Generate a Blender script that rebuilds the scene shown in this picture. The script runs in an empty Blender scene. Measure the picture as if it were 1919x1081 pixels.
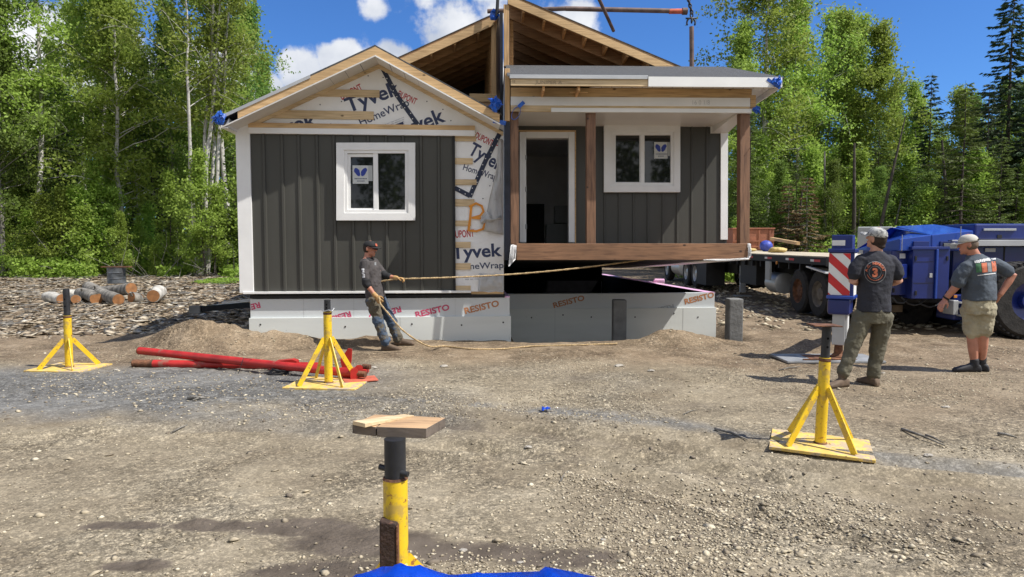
import bpy, bmesh, math, random
import numpy as np
from mathutils import Vector, Matrix, Euler
from mathutils.bvhtree import BVHTree

S = bpy.context.scene
COL = S.collection
R = math.radians

# ------------------------------------------------------------------ camera
FOC, CX, CY, CAMH = 1300.0, 959.5, 540.5, 1.6
PITCH = math.atan(85.5 / FOC)
cam_d = bpy.data.cameras.new('camera'); cam = bpy.data.objects.new('camera', cam_d); COL.objects.link(cam)
cam.location = (0, 0, CAMH); cam.rotation_euler = (math.pi / 2 - PITCH, 0, 0)
cam_d.sensor_width = 36; cam_d.lens = 36 * FOC / 1919
cam_d.clip_start = 0.05; cam_d.clip_end = 800
S.camera = cam

# ------------------------------------------------------------------ light
SUN_EL, SUN_AZ = R(55), R(18)          # azimuth measured from +X towards the camera
SUN_DIR = Vector((math.cos(SUN_EL) * math.cos(SUN_AZ), -math.cos(SUN_EL) * math.sin(SUN_AZ), math.sin(SUN_EL)))
sl = bpy.data.lights.new('sun', 'SUN'); sl.energy = 4.6; sl.angle = R(0.5); sl.color = (1, .955, .88)
so = bpy.data.objects.new('sun', sl); COL.objects.link(so)
so.rotation_euler = SUN_DIR.to_track_quat('Z', 'Y').to_euler(); so.location = (20, -8, 30)

W = bpy.data.worlds.new('World'); S.world = W; W.use_nodes = True
nt = W.node_tree; nt.nodes.clear()
def N(nt, t, **k):
    n = nt.nodes.new(t)
    for a, b in k.items():
        if a.startswith('i_'):
            n.inputs[int(a[2:]) if a[2:].isdigit() else a[2:].replace('_', ' ')].default_value = b
        else: setattr(n, a, b)
    return n
def L(nt, a, ao, b, bi): nt.links.new(a.outputs[ao], b.inputs[bi])
def ramp(nt, pts, interp='LINEAR'):
    r = nt.nodes.new('ShaderNodeValToRGB'); e = r.color_ramp.elements; r.color_ramp.interpolation = interp
    while len(e) > 1: e.remove(e[-1])
    e[0].position = pts[0][0]; e[0].color = (*pts[0][1], 1) if not isinstance(pts[0][1], float) else (pts[0][1],) * 3 + (1,)
    for p, c in pts[1:]:
        q = e.new(p); q.color = (*c, 1) if not isinstance(c, float) else (c, c, c, 1)
    return r
sky = N(nt, 'ShaderNodeTexSky', sky_type='NISHITA', sun_disc=False, sun_elevation=SUN_EL,
        sun_rotation=math.pi / 2 + SUN_AZ, air_density=1.0, dust_density=0.4, ozone_density=3.0, altitude=300)
tc = N(nt, 'ShaderNodeTexCoord')
def cloud_mask():
    """cumulus built in direction space; soft lobes give the banks their places, noise gives the edges"""
    tot = None
    def dirpx(px, py):
        d = Vector(((px - CX) / FOC, math.cos(PITCH) + (CY - py) / FOC * math.sin(PITCH), (CY - py) / FOC * math.cos(PITCH) - math.sin(PITCH)))
        return d.normalized()
    lobes = [((560, 140), .045, 1.0), ((640, 122), .042, 1.0), ((745, 118), .042, 1.0), ((850, 60), .07, 1.0), ((930, -10), .06, .95), ((820, -10), .05, .8),
             ((690, 5), .03, .5), ((500, 180), .05, 1.0), ((60, 110), .085, 1.0), ((230, 160), .09, 1.0), ((400, 170), .09, 1.0), ((1080, 40), .045, .75), ((1000, -20), .05, .7),
             ((1268, 58), .008, .35), ((-150, 200), .12, 1.0), ((700, 250), .13, 1.0), ((1000, 260), .15, .9), ((-500, 60), .2, .9), ((2500, 300), .2, .8)]
    # cloud banks added out of view to whiten and strengthen the fill light
    lobes += [(Vector(v).normalized(), r_, 1.0) for v, r_ in (((0, -1, .35), .75), ((-1, -.5, .4), .6), ((1, -.75, .35), .6), ((-.6, -.6, 1), .4), ((.2, -1, 1.1), .45), ((-1, .3, .25), .4), ((1, .2, .22), .35))]
    for (px, rad, wgt) in lobes:
        d = px if isinstance(px, Vector) else dirpx(*px)
        v = N(nt, 'ShaderNodeVectorMath', operation='DISTANCE'); v.inputs[1].default_value = d
        L(nt, tc, 'Generated', v, 0)
        m = N(nt, 'ShaderNodeMapRange', interpolation_type='SMOOTHSTEP')
        m.inputs['From Min'].default_value = rad * 1.35; m.inputs['From Max'].default_value = rad * .25; m.inputs['To Max'].default_value = wgt
        L(nt, v, 'Value', m, 'Value')
        if tot is None: tot = m
        else:
            x = N(nt, 'ShaderNodeMath', operation='MAXIMUM'); nt.links.new(tot.outputs[0], x.inputs[0]); L(nt, m, 0, x, 1); tot = x
    return tot
cm = cloud_mask()
nz = N(nt, 'ShaderNodeTexNoise'); nz.inputs['Scale'].default_value = 14; nz.inputs['Detail'].default_value = 9; nz.inputs['Roughness'].default_value = .58
L(nt, tc, 'Generated', nz, 'Vector')
a1 = N(nt, 'ShaderNodeMath', operation='MULTIPLY_ADD'); a1.inputs[1].default_value = 1.9; a1.inputs[2].default_value = -1.12; L(nt, nz, 0, a1, 0)
a2 = N(nt, 'ShaderNodeMath', operation='ADD'); L(nt, a1, 0, a2, 0); L(nt, cm, 0, a2, 1)
a3 = N(nt, 'ShaderNodeMapRange', interpolation_type='SMOOTHSTEP'); a3.inputs['From Min'].default_value = .28; a3.inputs['From Max'].default_value = .62; L(nt, a2, 0, a3, 0)
nz2 = N(nt, 'ShaderNodeTexNoise'); nz2.inputs['Scale'].default_value = 9; nz2.inputs['Detail'].default_value = 6
mp = N(nt, 'ShaderNodeMapping'); mp.inputs['Location'].default_value = (.02, 0, .05); L(nt, tc, 'Generated', mp, 0); L(nt, mp, 0, nz2, 'Vector')
cr = ramp(nt, [(.35, (4.2, 4.6, 5.4)), (.6, (7.4, 7.5, 7.7))]); L(nt, nz2, 0, cr, 0)
tint = N(nt, 'ShaderNodeMix', data_type='RGBA', blend_type='MULTIPLY'); tint.inputs[0].default_value = 1
tint.inputs[7].default_value = (.40, .70, 1.12, 1)
L(nt, sky, 0, tint, 6)
mx = N(nt, 'ShaderNodeMix', data_type='RGBA'); L(nt, a3, 0, mx, 0); L(nt, tint, 2, mx, 6); L(nt, cr, 0, mx, 7)
bg = N(nt, 'ShaderNodeBackground'); bg.inputs[1].default_value = .095
wo = N(nt, 'ShaderNodeOutputWorld'); L(nt, mx, 2, bg, 0); L(nt, bg, 0, wo, 0)

S.view_settings.view_transform = 'Standard'; S.view_settings.look = 'None'; S.view_settings.exposure = 0.5
S.view_settings.gamma = 1; S.view_settings.use_curve_mapping = False
S.cycles.max_bounces = 6; S.cycles.diffuse_bounces = 3; S.cycles.glossy_bounces = 3; S.cycles.transmission_bounces = 4
S.cycles.transparent_max_bounces = 6; S.cycles.use_denoising = True
S.cycles.caustics_reflective = False; S.cycles.caustics_refractive = False

# ------------------------------------------------------------------ measuring: a photo pixel plus a depth gives a point of the place
_F = Vector((0, math.cos(PITCH), -math.sin(PITCH))); _U = Vector((0, math.sin(PITCH), math.cos(PITCH)))
def ray(px, py): return Vector((1, 0, 0)) * ((px - CX) / FOC) + _U * ((CY - py) / FOC) + _F
C0 = Vector((0, 0, CAMH))
def at(px, py, Y):
    d = ray(px, py); return C0 + d * (Y / d.y)
def ground(px, py, z=0.0):
    d = ray(px, py); return C0 + d * ((z - CAMH) / d.z)
class Frame:
    """a thing's own axes; q(px, py, y) is the point of its plane local-y = y seen at that pixel"""
    def __init__(s, M): s.M = M; s.I = M.inverted(); s.o = s.I @ C0
    def q(s, px, py, y=0.0):
        d = s.I.to_3x3() @ ray(px, py); return s.o + d * ((y - s.o.y) / d.y)
    def qx(s, px, py, x):
        d = s.I.to_3x3() @ ray(px, py); return s.o + d * ((x - s.o.x) / d.x)

# ------------------------------------------------------------------ scene objects
def tag(o, label=None, cat=None, group=None, kind=None):
    if label: o['label'] = label
    if cat: o['category'] = cat
    if group: o['group'] = group
    if kind: o['kind'] = kind
    return o
def thing(name, label, cat, loc=(0, 0, 0), M=None, group=None, rz=0):
    o = bpy.data.objects.new(name, None); COL.objects.link(o); o.empty_display_size = .2
    if M is not None: o.matrix_world = M
    else: o.location = loc; o.rotation_euler = (0, 0, rz)
    return tag(o, label, cat, group)
def link(name, me, mat=None, parent=None, smooth=False, label=None):
    o = bpy.data.objects.new(name, me); COL.objects.link(o)
    if mat is not None and len(me.materials) == 0: me.materials.append(mat)
    if parent is not None: o.parent = parent
    if smooth: me.polygons.foreach_set('use_smooth', [True] * len(me.polygons))
    if label: o['label'] = label
    return o
class MB:
    """collects pieces of ONE mesh"""
    def __init__(s): s.v = []; s.f = []
    def add(s, vs, fs):
        n = len(s.v); s.v += [tuple(v) for v in vs]; s.f += [tuple(i + n for i in f) for f in fs]; return s
    def box(s, a, b):
        x0, x1 = sorted((a[0], b[0])); y0, y1 = sorted((a[1], b[1])); z0, z1 = sorted((a[2], b[2]))
        return s.add([(x0,y0,z0),(x1,y0,z0),(x1,y1,z0),(x0,y1,z0),(x0,y0,z1),(x1,y0,z1),(x1,y1,z1),(x0,y1,z1)],
                     [(0,3,2,1),(4,5,6,7),(0,1,5,4),(1,2,6,5),(2,3,7,6),(3,0,4,7)])
    def hexa(s, p):      # 8 corners, bottom four then top four
        return s.add(p, [(0,3,2,1),(4,5,6,7),(0,1,5,4),(1,2,6,5),(2,3,7,6),(3,0,4,7)])
    def prism(s, poly, y0, y1):    # poly: (x, z) points, extruded along y
        n = len(poly); vs = [(x, y0, z) for x, z in poly] + [(x, y1, z) for x, z in poly]
        fs = [tuple(range(n)), tuple(range(2 * n - 1, n - 1, -1))] + [(i + n, (i + 1) % n + n, (i + 1) % n, i) for i in range(n)]
        return s.add(vs, [tuple(reversed(f)) for f in fs] if _area(poly) < 0 else fs)
    def bar(s, a, b, w, h, up=(0, 0, 1)):   # rectangular bar from a to b
        a, b = Vector(a), Vector(b); d = (b - a).normalized(); u = Vector(up)
        if abs(d.dot(u)) > .98: u = Vector((0, 1, 0))
        r = d.cross(u).normalized() * (w / 2); u = r.cross(d).normalized() * (h / 2)
        return s.hexa([a - r - u, a + r - u, b + r - u, b - r - u, a - r + u, a + r + u, b + r + u, b - r + u])
    def tube(s, pts, rad, n=12, caps=True):
        pts = [Vector(p) for p in pts]; m = len(pts); rr = rad if hasattr(rad, '__len__') else [rad] * m
        vs = []; prev = None
        for i, p in enumerate(pts):
            t = (pts[min(i + 1, m - 1)] - pts[max(i - 1, 0)]).normalized()
            if prev is None:
                ref = Vector((0, 0, 1)) if abs(t.z) < .9 else Vector((1, 0, 0)); u = t.cross(ref).normalized()
            else: u = (prev - t * prev.dot(t)).normalized()
            prev = u; w = t.cross(u)
            for k in range(n):
                a = 2 * math.pi * k / n; vs.append(p + (u * math.cos(a) + w * math.sin(a)) * rr[i])
        fs = [(i*n+k, i*n+(k+1)%n, (i+1)*n+(k+1)%n, (i+1)*n+k) for i in range(m-1) for k in range(n)]
        if caps: fs += [tuple(range(n - 1, -1, -1)), tuple(range((m - 1) * n, m * n))]
        return s.add(vs, fs)
    def lathe(s, prof, c=(0, 0, 0), axis='Z', n=32, caps=True):   # prof: (radius, height)
        vs = []
        for r, h in prof:
            for k in range(n):
                a = 2 * math.pi * k / n; x, y = r * math.cos(a), r * math.sin(a)
                p = {'Z': (x, y, h), 'X': (h, x, y), 'Y': (y, h, x)}[axis]
                vs.append((p[0] + c[0], p[1] + c[1], p[2] + c[2]))
        m = len(prof); fs = [(i*n+k, i*n+(k+1)%n, (i+1)*n+(k+1)%n, (i+1)*n+k) for i in range(m-1) for k in range(n)]
        if caps: fs += [tuple(range(n - 1, -1, -1)), tuple(range((m - 1) * n, m * n))]
        return s.add(vs, fs)
    def mesh(s, name):
        me = bpy.data.meshes.new(name); me.from_pydata(s.v, [], s.f); me.validate(); 
        bm = bmesh.new(); bm.from_mesh(me); bmesh.ops.recalc_face_normals(bm, faces=bm.faces); bm.to_mesh(me); bm.free()
        return me
    def build(s, name, mat, parent=None, smooth=False, bevel=0, label=None, auto=False):
        o = link(name, s.mesh(name), mat, parent, smooth, label)
        if bevel:
            m = o.modifiers.new('bevel', 'BEVEL'); m.width = bevel; m.segments = 2; m.limit_method = 'ANGLE'; m.angle_limit = R(40)
        if auto: smooth_by_angle(o.data)
        return o
def _area(p): return sum(p[i][0] * p[(i + 1) % len(p)][1] - p[(i + 1) % len(p)][0] * p[i][1] for i in range(len(p)))
def smooth_by_angle(me, ang=35):
    me.polygons.foreach_set('use_smooth', [True] * len(me.polygons))
    bm = bmesh.new(); bm.from_mesh(me)
    for e in bm.edges:
        if len(e.link_faces) == 2 and e.calc_face_angle(0) > R(ang): e.smooth = False
    bm.to_mesh(me); bm.free()
def np_mesh(name, V, F):
    """V (n,3), F (m,k) arrays -> mesh, quickly"""
    me = bpy.data.meshes.new(name); k = F.shape[1]
    me.vertices.add(len(V)); me.vertices.foreach_set('co', np.ascontiguousarray(V, np.float32).ravel())
    me.loops.add(F.size); me.loops.foreach_set('vertex_index', np.ascontiguousarray(F, np.int32).ravel())
    me.polygons.add(len(F)); me.polygons.foreach_set('loop_start', np.arange(0, F.size, k, dtype=np.int32))
    me.polygons.foreach_set('loop_total', np.full(len(F), k, np.int32))
    me.update(calc_edges=True); return me
def copy_tree(o, parent=None):
    c = o.copy(); COL.objects.link(c)
    if parent is not None: c.parent = parent
    for ch in [x for x in bpy.data.objects if x.parent == o]: copy_tree(ch, c)
    return c

# ------------------------------------------------------------------ materials
def mat(name, col, rough=.6, var=.12, scale=6, stretch=(1, 1, 1), bump=0, bscale=None, metal=0, spots=None, coat=0, rand=0, spec=.5):
    """plain surface with broken-up colour; spots = (colour, scale, threshold) adds dirt or wear of its own shape"""
    m = bpy.data.materials.new(name); m.use_nodes = True; t = m.node_tree; b = t.nodes['Principled BSDF']
    co = N(t, 'ShaderNodeTexCoord'); mp = N(t, 'ShaderNodeMapping'); mp.inputs['Scale'].default_value = stretch; L(t, co, 'Object', mp, 0)
    nz = N(t, 'ShaderNodeTexNoise'); nz.inputs['Scale'].default_value = scale; nz.inputs['Detail'].default_value = 6; L(t, mp, 0, nz, 'Vector')
    lo = tuple(c * (1 - var * 2) for c in col); hi = tuple(min(1, c * (1 + var * 1.4)) for c in col)
    r = ramp(t, [(.3, lo), (.7, hi)]); L(t, nz, 0, r, 0); last = (r, 0)
    if spots:
        for sc, ss, th in ([spots] if not isinstance(spots, list) else spots):
            n2 = N(t, 'ShaderNodeTexNoise'); n2.inputs['Scale'].default_value = ss; n2.inputs['Detail'].default_value = 8; n2.inputs['Roughness'].default_value = .65
            L(t, co, 'Object', n2, 'Vector')
            r2 = ramp(t, [(th, 0.0), (min(1, th + .06), 1.0)]); L(t, n2, 0, r2, 0)
            mx = N(t, 'ShaderNodeMix', data_type='RGBA'); L(t, r2, 0, mx, 0); t.links.new(last[0].outputs[last[1]], mx.inputs[6]); mx.inputs[7].default_value = (*sc, 1); last = (mx, 2)
    if rand:
        oi = N(t, 'ShaderNodeObjectInfo'); mr = N(t, 'ShaderNodeMapRange'); mr.inputs['To Min'].default_value = 1 - rand; mr.inputs['To Max'].default_value = 1 + rand
        L(t, oi, 'Random', mr, 0); hs = N(t, 'ShaderNodeHueSaturation'); L(t, mr, 0, hs, 'Value'); t.links.new(last[0].outputs[last[1]], hs.inputs['Color']); last = (hs, 0)
    t.links.new(last[0].outputs[last[1]], b.inputs['Base Color'])
    rr = N(t, 'ShaderNodeMapRange'); rr.inputs['To Min'].default_value = max(.03, rough - .1); rr.inputs['To Max'].default_value = min(1, rough + .12); L(t, nz, 0, rr, 0); L(t, rr, 0, b, 'Roughness')
    b.inputs['Metallic'].default_value = metal; b.inputs['Coat Weight'].default_value = coat; b.inputs['Specular IOR Level'].default_value = spec
    if bump:
        n3 = N(t, 'ShaderNodeTexNoise'); n3.inputs['Scale'].default_value = bscale or scale * 4; n3.inputs['Detail'].default_value = 5; L(t, mp, 0, n3, 'Vector')
        bp = N(t, 'ShaderNodeBump'); bp.inputs['Strength'].default_value = min(1, bump); bp.inputs['Distance'].default_value = .02; L(t, n3, 0, bp, 'Height'); L(t, bp, 0, b, 'Normal')
    return m
def wood(name, col, dark, grain=(1.2, 22, 22), var=.25, rough=.75, knots=True, spots=None):
    m = bpy.data.materials.new(name); m.use_nodes = True; t = m.node_tree; b = t.nodes['Principled BSDF']
    co = N(t, 'ShaderNodeTexCoord'); mp = N(t, 'ShaderNodeMapping'); mp.inputs['Scale'].default_value = grain; L(t, co, 'Object', mp, 0)
    nz = N(t, 'ShaderNodeTexNoise'); nz.inputs['Scale'].default_value = 2.2; nz.inputs['Detail'].default_value = 7; nz.inputs['Distortion'].default_value = .6; L(t, mp, 0, nz, 'Vector')
    r = ramp(t, [(.28, dark), (.5, col), (.75, tuple(min(1, c * (1 + var)) for c in col))]); L(t, nz, 0, r, 0)
    last = (r, 0)
    n2 = N(t, 'ShaderNodeTexNoise'); n2.inputs['Scale'].default_value = 1.1; n2.inputs['Detail'].default_value = 3; L(t, co, 'Object', n2, 'Vector')
    r2 = ramp(t, [(.3, .72), (.65, 1.1)]); L(t, n2, 0, r2, 0)
    mu = N(t, 'ShaderNodeMix', data_type='RGBA', blend_type='MULTIPLY'); mu.inputs[0].default_value = 1; L(t, r, 0, mu, 6); L(t, r2, 0, mu, 7); last = (mu, 2)
    if knots:
        v = N(t, 'ShaderNodeTexVoronoi'); v.inputs['Scale'].default_value = 2.6; mp2 = N(t, 'ShaderNodeMapping'); mp2.inputs['Scale'].default_value = (1, 1.6, 1.6); L(t, co, 'Object', mp2, 0); L(t, mp2, 0, v, 'Vector')
        r3 = ramp(t, [(.045, 1.0), (.085, 0.0)]); L(t, v, 'Distance', r3, 0)
        mk = N(t, 'ShaderNodeMix', data_type='RGBA'); L(t, r3, 0, mk, 0); t.links.new(last[0].outputs[last[1]], mk.inputs[6]); mk.inputs[7].default_value = (*[c * .35 for c in dark], 1); last = (mk, 2)
    t.links.new(last[0].outputs[last[1]], b.inputs['Base Color']); b.inputs['Roughness'].default_value = rough
    bp = N(t, 'ShaderNodeBump'); bp.inputs['Strength'].default_value = .35; bp.inputs['Distance'].default_value = .004; L(t, nz, 0, bp, 'Height'); L(t, bp, 0, b, 'Normal')
    return m
def glass(name, col=(.012, .014, .014), rough=.03):
    m = bpy.data.materials.new(name); m.use_nodes = True; b = m.node_tree.nodes['Principled BSDF']
    b.inputs['Base Color'].default_value = (*col, 1); b.inputs['Roughness'].default_value = rough; b.inputs['Specular IOR Level'].default_value = .6
    return m
def leafmat(name, c1, c2, trans=.35, rough=.55):
    m = bpy.data.materials.new(name); m.use_nodes = True; t = m.node_tree; t.nodes.clear()
    co = N(t, 'ShaderNodeTexCoord'); nz = N(t, 'ShaderNodeTexNoise'); nz.inputs['Scale'].default_value = 1.3; nz.inputs['Detail'].default_value = 9; nz.inputs['Roughness'].default_value = .8; L(t, co, 'Object', nz, 'Vector')
    r = ramp(t, [(.32, c1), (.66, c2)]); L(t, nz, 0, r, 0)
    oi = N(t, 'ShaderNodeObjectInfo'); mr = N(t, 'ShaderNodeMapRange'); mr.inputs['To Min'].default_value = .72; mr.inputs['To Max'].default_value = 1.25; L(t, oi, 'Random', mr, 0)
    hs = N(t, 'ShaderNodeHueSaturation'); L(t, mr, 0, hs, 'Value'); L(t, r, 0, hs, 'Color')
    mh = N(t, 'ShaderNodeMapRange'); mh.inputs['To Min'].default_value = .485; mh.inputs['To Max'].default_value = .515; L(t, oi, 'Random', mh, 0); L(t, mh, 0, hs, 'Hue')
    d = N(t, 'ShaderNodeBsdfPrincipled'); d.inputs['Roughness'].default_value = rough; d.inputs['Specular IOR Level'].default_value = .25; L(t, hs, 0, d, 0)
    tr = N(t, 'ShaderNodeBsdfTranslucent'); L(t, hs, 0, tr, 0)
    ms = N(t, 'ShaderNodeMixShader'); ms.inputs[0].default_value = trans; L(t, d, 0, ms, 1); L(t, tr, 0, ms, 2)
    o = N(t, 'ShaderNodeOutputMaterial'); L(t, ms, 0, o, 0); return m

M = {}
M['pine'] = wood('pine_board', (.60, .40, .20), (.42, .26, .12))
M['pine_v'] = wood('pine_board_upright', (.58, .37, .18), (.40, .23, .10), grain=(22, 22, 1.2))
M['pine_pale'] = wood('pale_strapping', (.66, .50, .30), (.50, .35, .19))
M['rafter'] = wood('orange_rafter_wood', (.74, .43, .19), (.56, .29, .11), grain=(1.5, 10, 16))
M['sheath'] = wood('roof_sheathing', (.42, .25, .13), (.28, .15, .07), grain=(3, 3, 3), knots=False)
M['stain'] = wood('brown_stained_timber', (.26, .135, .07), (.13, .062, .033), grain=(1.4, 16, 16), rough=.6)
M['stain_v'] = wood('brown_stained_post', (.205, .108, .06), (.10, .048, .027), grain=(16, 16, 1.4), rough=.6)
M['siding'] = mat('olive_grey_metal_siding', (.064, .063, .055), .45, .05, 2.5, (1, 1, .3), spec=.4, bump=.12, bscale=2.0)
M['white'] = mat('white_vinyl_trim', (.80, .80, .79), .45, .03, 3)
M['alum'] = mat('white_painted_aluminium', (.82, .82, .80), .35, .03, 2, spots=((.72, .72, .70), 2, .72))
M['wrap'] = mat('white_house_wrap', (.86, .86, .86), .55, .03, 2.2, bump=.6, bscale=9)
M['seam'] = mat('navy_seam_tape', (.016, .024, .06), .45, .1, 20)
M['navy'] = mat('navy_ink', (.035, .05, .12), .6, .05, 20)
M['red_ink'] = mat('red_ink', (.50, .05, .06), .6, .05, 20)
M['mag_ink'] = mat('faded_magenta_ink', (.52, .06, .14), .6, .12, 9)
M['brown_ink'] = mat('brown_ink', (.48, .20, .08), .6, .12, 9)
M['orange_paint'] = mat('orange_spray_paint', (.76, .29, .03), .6, .1, 9)
M['pencil'] = mat('pencil_marks', (.22, .17, .12), .8, .1, 20)
M['shingle'] = mat('grey_asphalt_shingles', (.085, .087, .09), .95, .22, 45, bump=.7, bscale=180)
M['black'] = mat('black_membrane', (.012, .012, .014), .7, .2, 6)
M['navyplastic'] = mat('navy_plastic_sheet', (.004, .005, .014), .35, .3, 4, bump=.5, bscale=6)
M['foam'] = mat('silver_grey_foam_board', (.60, .63, .64), .55, .025, 1.2, spots=((.50, .52, .53), 3, .76))
M['foamlow'] = mat('cement_board', (.66, .685, .66), .8, .04, 1.4, (.4, 1, 3), spots=[((.36, .33, .27), 2.4, .72), ((.43, .44, .42), 12, .68)])
M['pink'] = mat('pink_sill_gasket', (.72, .42, .62), .6, .1, 5)
M['tape'] = mat('blue_tarp_tape', (.02, .12, .55), .35, .25, 9, bump=.9, bscale=22)
M['tarp'] = mat('blue_plastic_tarp', (.006, .085, .66), .34, .12, 5, bump=.7, bscale=9)
M['yellow'] = mat('yellow_enamel', (.74, .50, .02), .42, .06, 5, spots=[((.30, .13, .04), 30, .585), ((.50, .34, .07), 6, .53)])
M['yellow_dusty'] = mat('dusty_yellow_plate', (.72, .50, .13), .7, .12, 7, spots=[((.44, .35, .24), 8, .50), ((.25, .15, .08), 22, .60)])
M['blacksteel'] = mat('black_steel', (.02, .021, .024), .5, .25, 12, spots=[((.10, .05, .03), 20, .72)])
M['rust'] = mat('rusty_steel', (.16, .07, .035), .85, .35, 14, bump=.5)
M['red'] = mat('red_enamel', (.42, .022, .018), .42, .15, 5, spots=[((.30, .10, .07), 3.5, .60)])
M['reddusty'] = mat('dusty_red_plate', (.50, .12, .07), .75, .15, 7)
M['concrete'] = mat('grey_concrete', (.17, .17, .165), .95, .15, 5, bump=.5, spots=((.10, .10, .10), 6, .66))
M['steel'] = mat('grey_steel', (.32, .33, .34), .5, .15, 6, metal=.3)
M['beam'] = mat('brown_grey_spreader_steel', (.15, .10, .085), .6, .25, 5)
M['rubber'] = mat('dusty_black_rubber', (.028, .026, .024), .9, .3, 9, bump=.3)
M['dark'] = mat('dark_chassis', (.014, .014, .015), .7, .3, 4, spots=((.05, .045, .04), 5, .68))
M['blue'] = mat('blue_crane_paint', (.008, .022, .16), .35, .12, 2, coat=.3, spots=((.03, .06, .20), 5, .70))
M['blue_sunlit'] = mat('sunlit_blue_paint', (.014, .06, .36), .32, .06, 2, coat=.4)  # lighter copy of the crane blue, sunlight put into the colour
M['signwhite'] = mat('white_reflective_sheet', (.78, .78, .76), .5, .04, 6)
M['signred'] = mat('red_reflective_sheet', (.60, .03, .03), .5, .06, 6)
M['galv'] = mat('silver_aluminium', (.50, .51, .52), .4, .06, 3, metal=.4)
M['deckwood'] = wood('weathered_deck_planks', (.52, .45, .33), (.34, .28, .19), grain=(18, .8, 18))
M['bark'] = mat('grey_bark', (.20, .185, .16), .95, .35, 9, (1, 1, .4), bump=.9)
M['endgrain'] = mat('orange_cut_wood', (.30, .135, .05), .85, .18, 9)
M['rope'] = mat('tan_rope', (.50, .36, .19), .85, .3, 60, bump=.8, bscale=90)
M['skin'] = mat('skin', (.52, .27, .18), .55, .08, 12)
M['skin_red'] = mat('sunburnt_skin', (.46, .20, .13), .55, .08, 12)

M['soffit'] = mat('perforated_white_soffit', (.66, .64, .60), .5, .05, 3)
M['drumsteel'] = mat('worn_drum_steel', (.13, .14, .15), .4, .3, 6, metal=.5, spots=((.16, .07, .03), 5, .62))
M['dustrim'] = mat('dusty_grey_wheel_rim', (.17, .15, .125), .8, .2, 8)
M['strapyellow'] = mat('yellow_lifting_strap', (.48, .36, .14), .85, .2, 12)
M['rock'] = mat('pale_field_rock', (.36, .33, .28), .95, .2, 9, bump=.5)
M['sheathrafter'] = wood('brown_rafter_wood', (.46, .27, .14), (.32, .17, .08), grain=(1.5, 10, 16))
M['rustdark'] = mat('dark_rusty_bracket', (.045, .025, .018), .85, .3, 14, bump=.5, spots=((.16, .08, .05), 12, .6))
M['pit'] = mat('pit_shade_black', (.004, .004, .005), .95, .2, 6, spec=.05)  # near-black colour standing in for deep shade in the pit and holes

def mud(m, z0, k, col=(.33, .26, .17)):
    """mud splashed on the foot of a wall"""
    t = m.node_tree; b = t.nodes['Principled BSDF']; src = b.inputs['Base Color'].links[0].from_socket
    co = N(t, 'ShaderNodeTexCoord'); sx = N(t, 'ShaderNodeSeparateXYZ'); L(t, co, 'Object', sx, 0); nz = N(t, 'ShaderNodeTexNoise'); nz.inputs['Scale'].default_value = 5; nz.inputs['Detail'].default_value = 9; nz.inputs['Roughness'].default_value = .75; L(t, co, 'Object', nz, 'Vector')
    a = N(t, 'ShaderNodeMath', operation='MULTIPLY_ADD'); a.inputs[1].default_value = -k; a.inputs[2].default_value = z0 * k; L(t, sx, 'Z', a, 0)
    c = N(t, 'ShaderNodeMath', operation='ADD'); L(t, a, 0, c, 0); L(t, nz, 0, c, 1); r = N(t, 'ShaderNodeMapRange', interpolation_type='SMOOTHSTEP'); r.inputs['From Min'].default_value = .55; r.inputs['From Max'].default_value = .95; r.inputs['To Max'].default_value = .5; L(t, c, 0, r, 0)
    mx = N(t, 'ShaderNodeMix', data_type='RGBA'); L(t, r, 0, mx, 0); t.links.new(src, mx.inputs[6]); mx.inputs[7].default_value = (*col, 1); L(t, mx, 2, b, 'Base Color')
mud(M['foamlow'], -.17, 2.6)
# ================================================================== GROUND
_rng = np.random.default_rng(5)
_tab = _rng.random((256, 256))
def vnoise(x, y, f):
    x = np.asarray(x, float) * f + 37.3; y = np.asarray(y, float) * f + 91.7
    xi = np.floor(x).astype(int); yi = np.floor(y).astype(int); fx = x - xi; fy = y - yi
    fx = fx * fx * (3 - 2 * fx); fy = fy * fy * (3 - 2 * fy)
    g = lambda a, b: _tab[a % 256, b % 256]
    return (g(xi, yi) * (1 - fx) + g(xi + 1, yi) * fx) * (1 - fy) + (g(xi, yi + 1) * (1 - fx) + g(xi + 1, yi + 1) * fx) * fy - .5
def fbm(x, y, f, o=4):
    s = 0; a = 1.0
    for i in range(o): s = s + a * vnoise(x, y, f * 2 ** i); a *= .5
    return s
def ss(a, b, x): t = np.clip((np.asarray(x, float) - a) / (b - a), 0, 1); return t * t * (3 - 2 * t)
def gpt(px, py, z=0): g = ground(px, py, z); return (g.x, g.y)
def pdist(x, y, pts):
    d = np.full(np.shape(x), 1e9)
    for (ax, ay), (bx, by) in zip(pts[:-1], pts[1:]):
        vx, vy = bx - ax, by - ay; t = np.clip(((x - ax) * vx + (y - ay) * vy) / (vx * vx + vy * vy), 0, 1)
        d = np.minimum(d, np.hypot(x - ax - t * vx, y - ay - t * vy))
    return d
BAND = [gpt(*p) for p in ((-60, 745), (300, 728), (560, 742), (740, 748), (900, 755), (1080, 775), (1250, 790), (1400, 815), (1700, 862), (1980, 890))]
RUT1 = [gpt(*p) for p in ((700, 775), (900, 800), (1100, 822), (1300, 850), (1560, 885), (1980, 925))]
RUT2 = [gpt(*p) for p in ((800, 840), (1050, 852), (1300, 880), (1600, 925), (1980, 980))]
RUT3 = [(x + .12, y + .34) for x, y in RUT1]; RUT4 = [gpt(*p) for p in ((-40, 830), (200, 812), (420, 800), (640, 800), (900, 845), (1100, 880), (1400, 960), (1650, 1040))]
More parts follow.
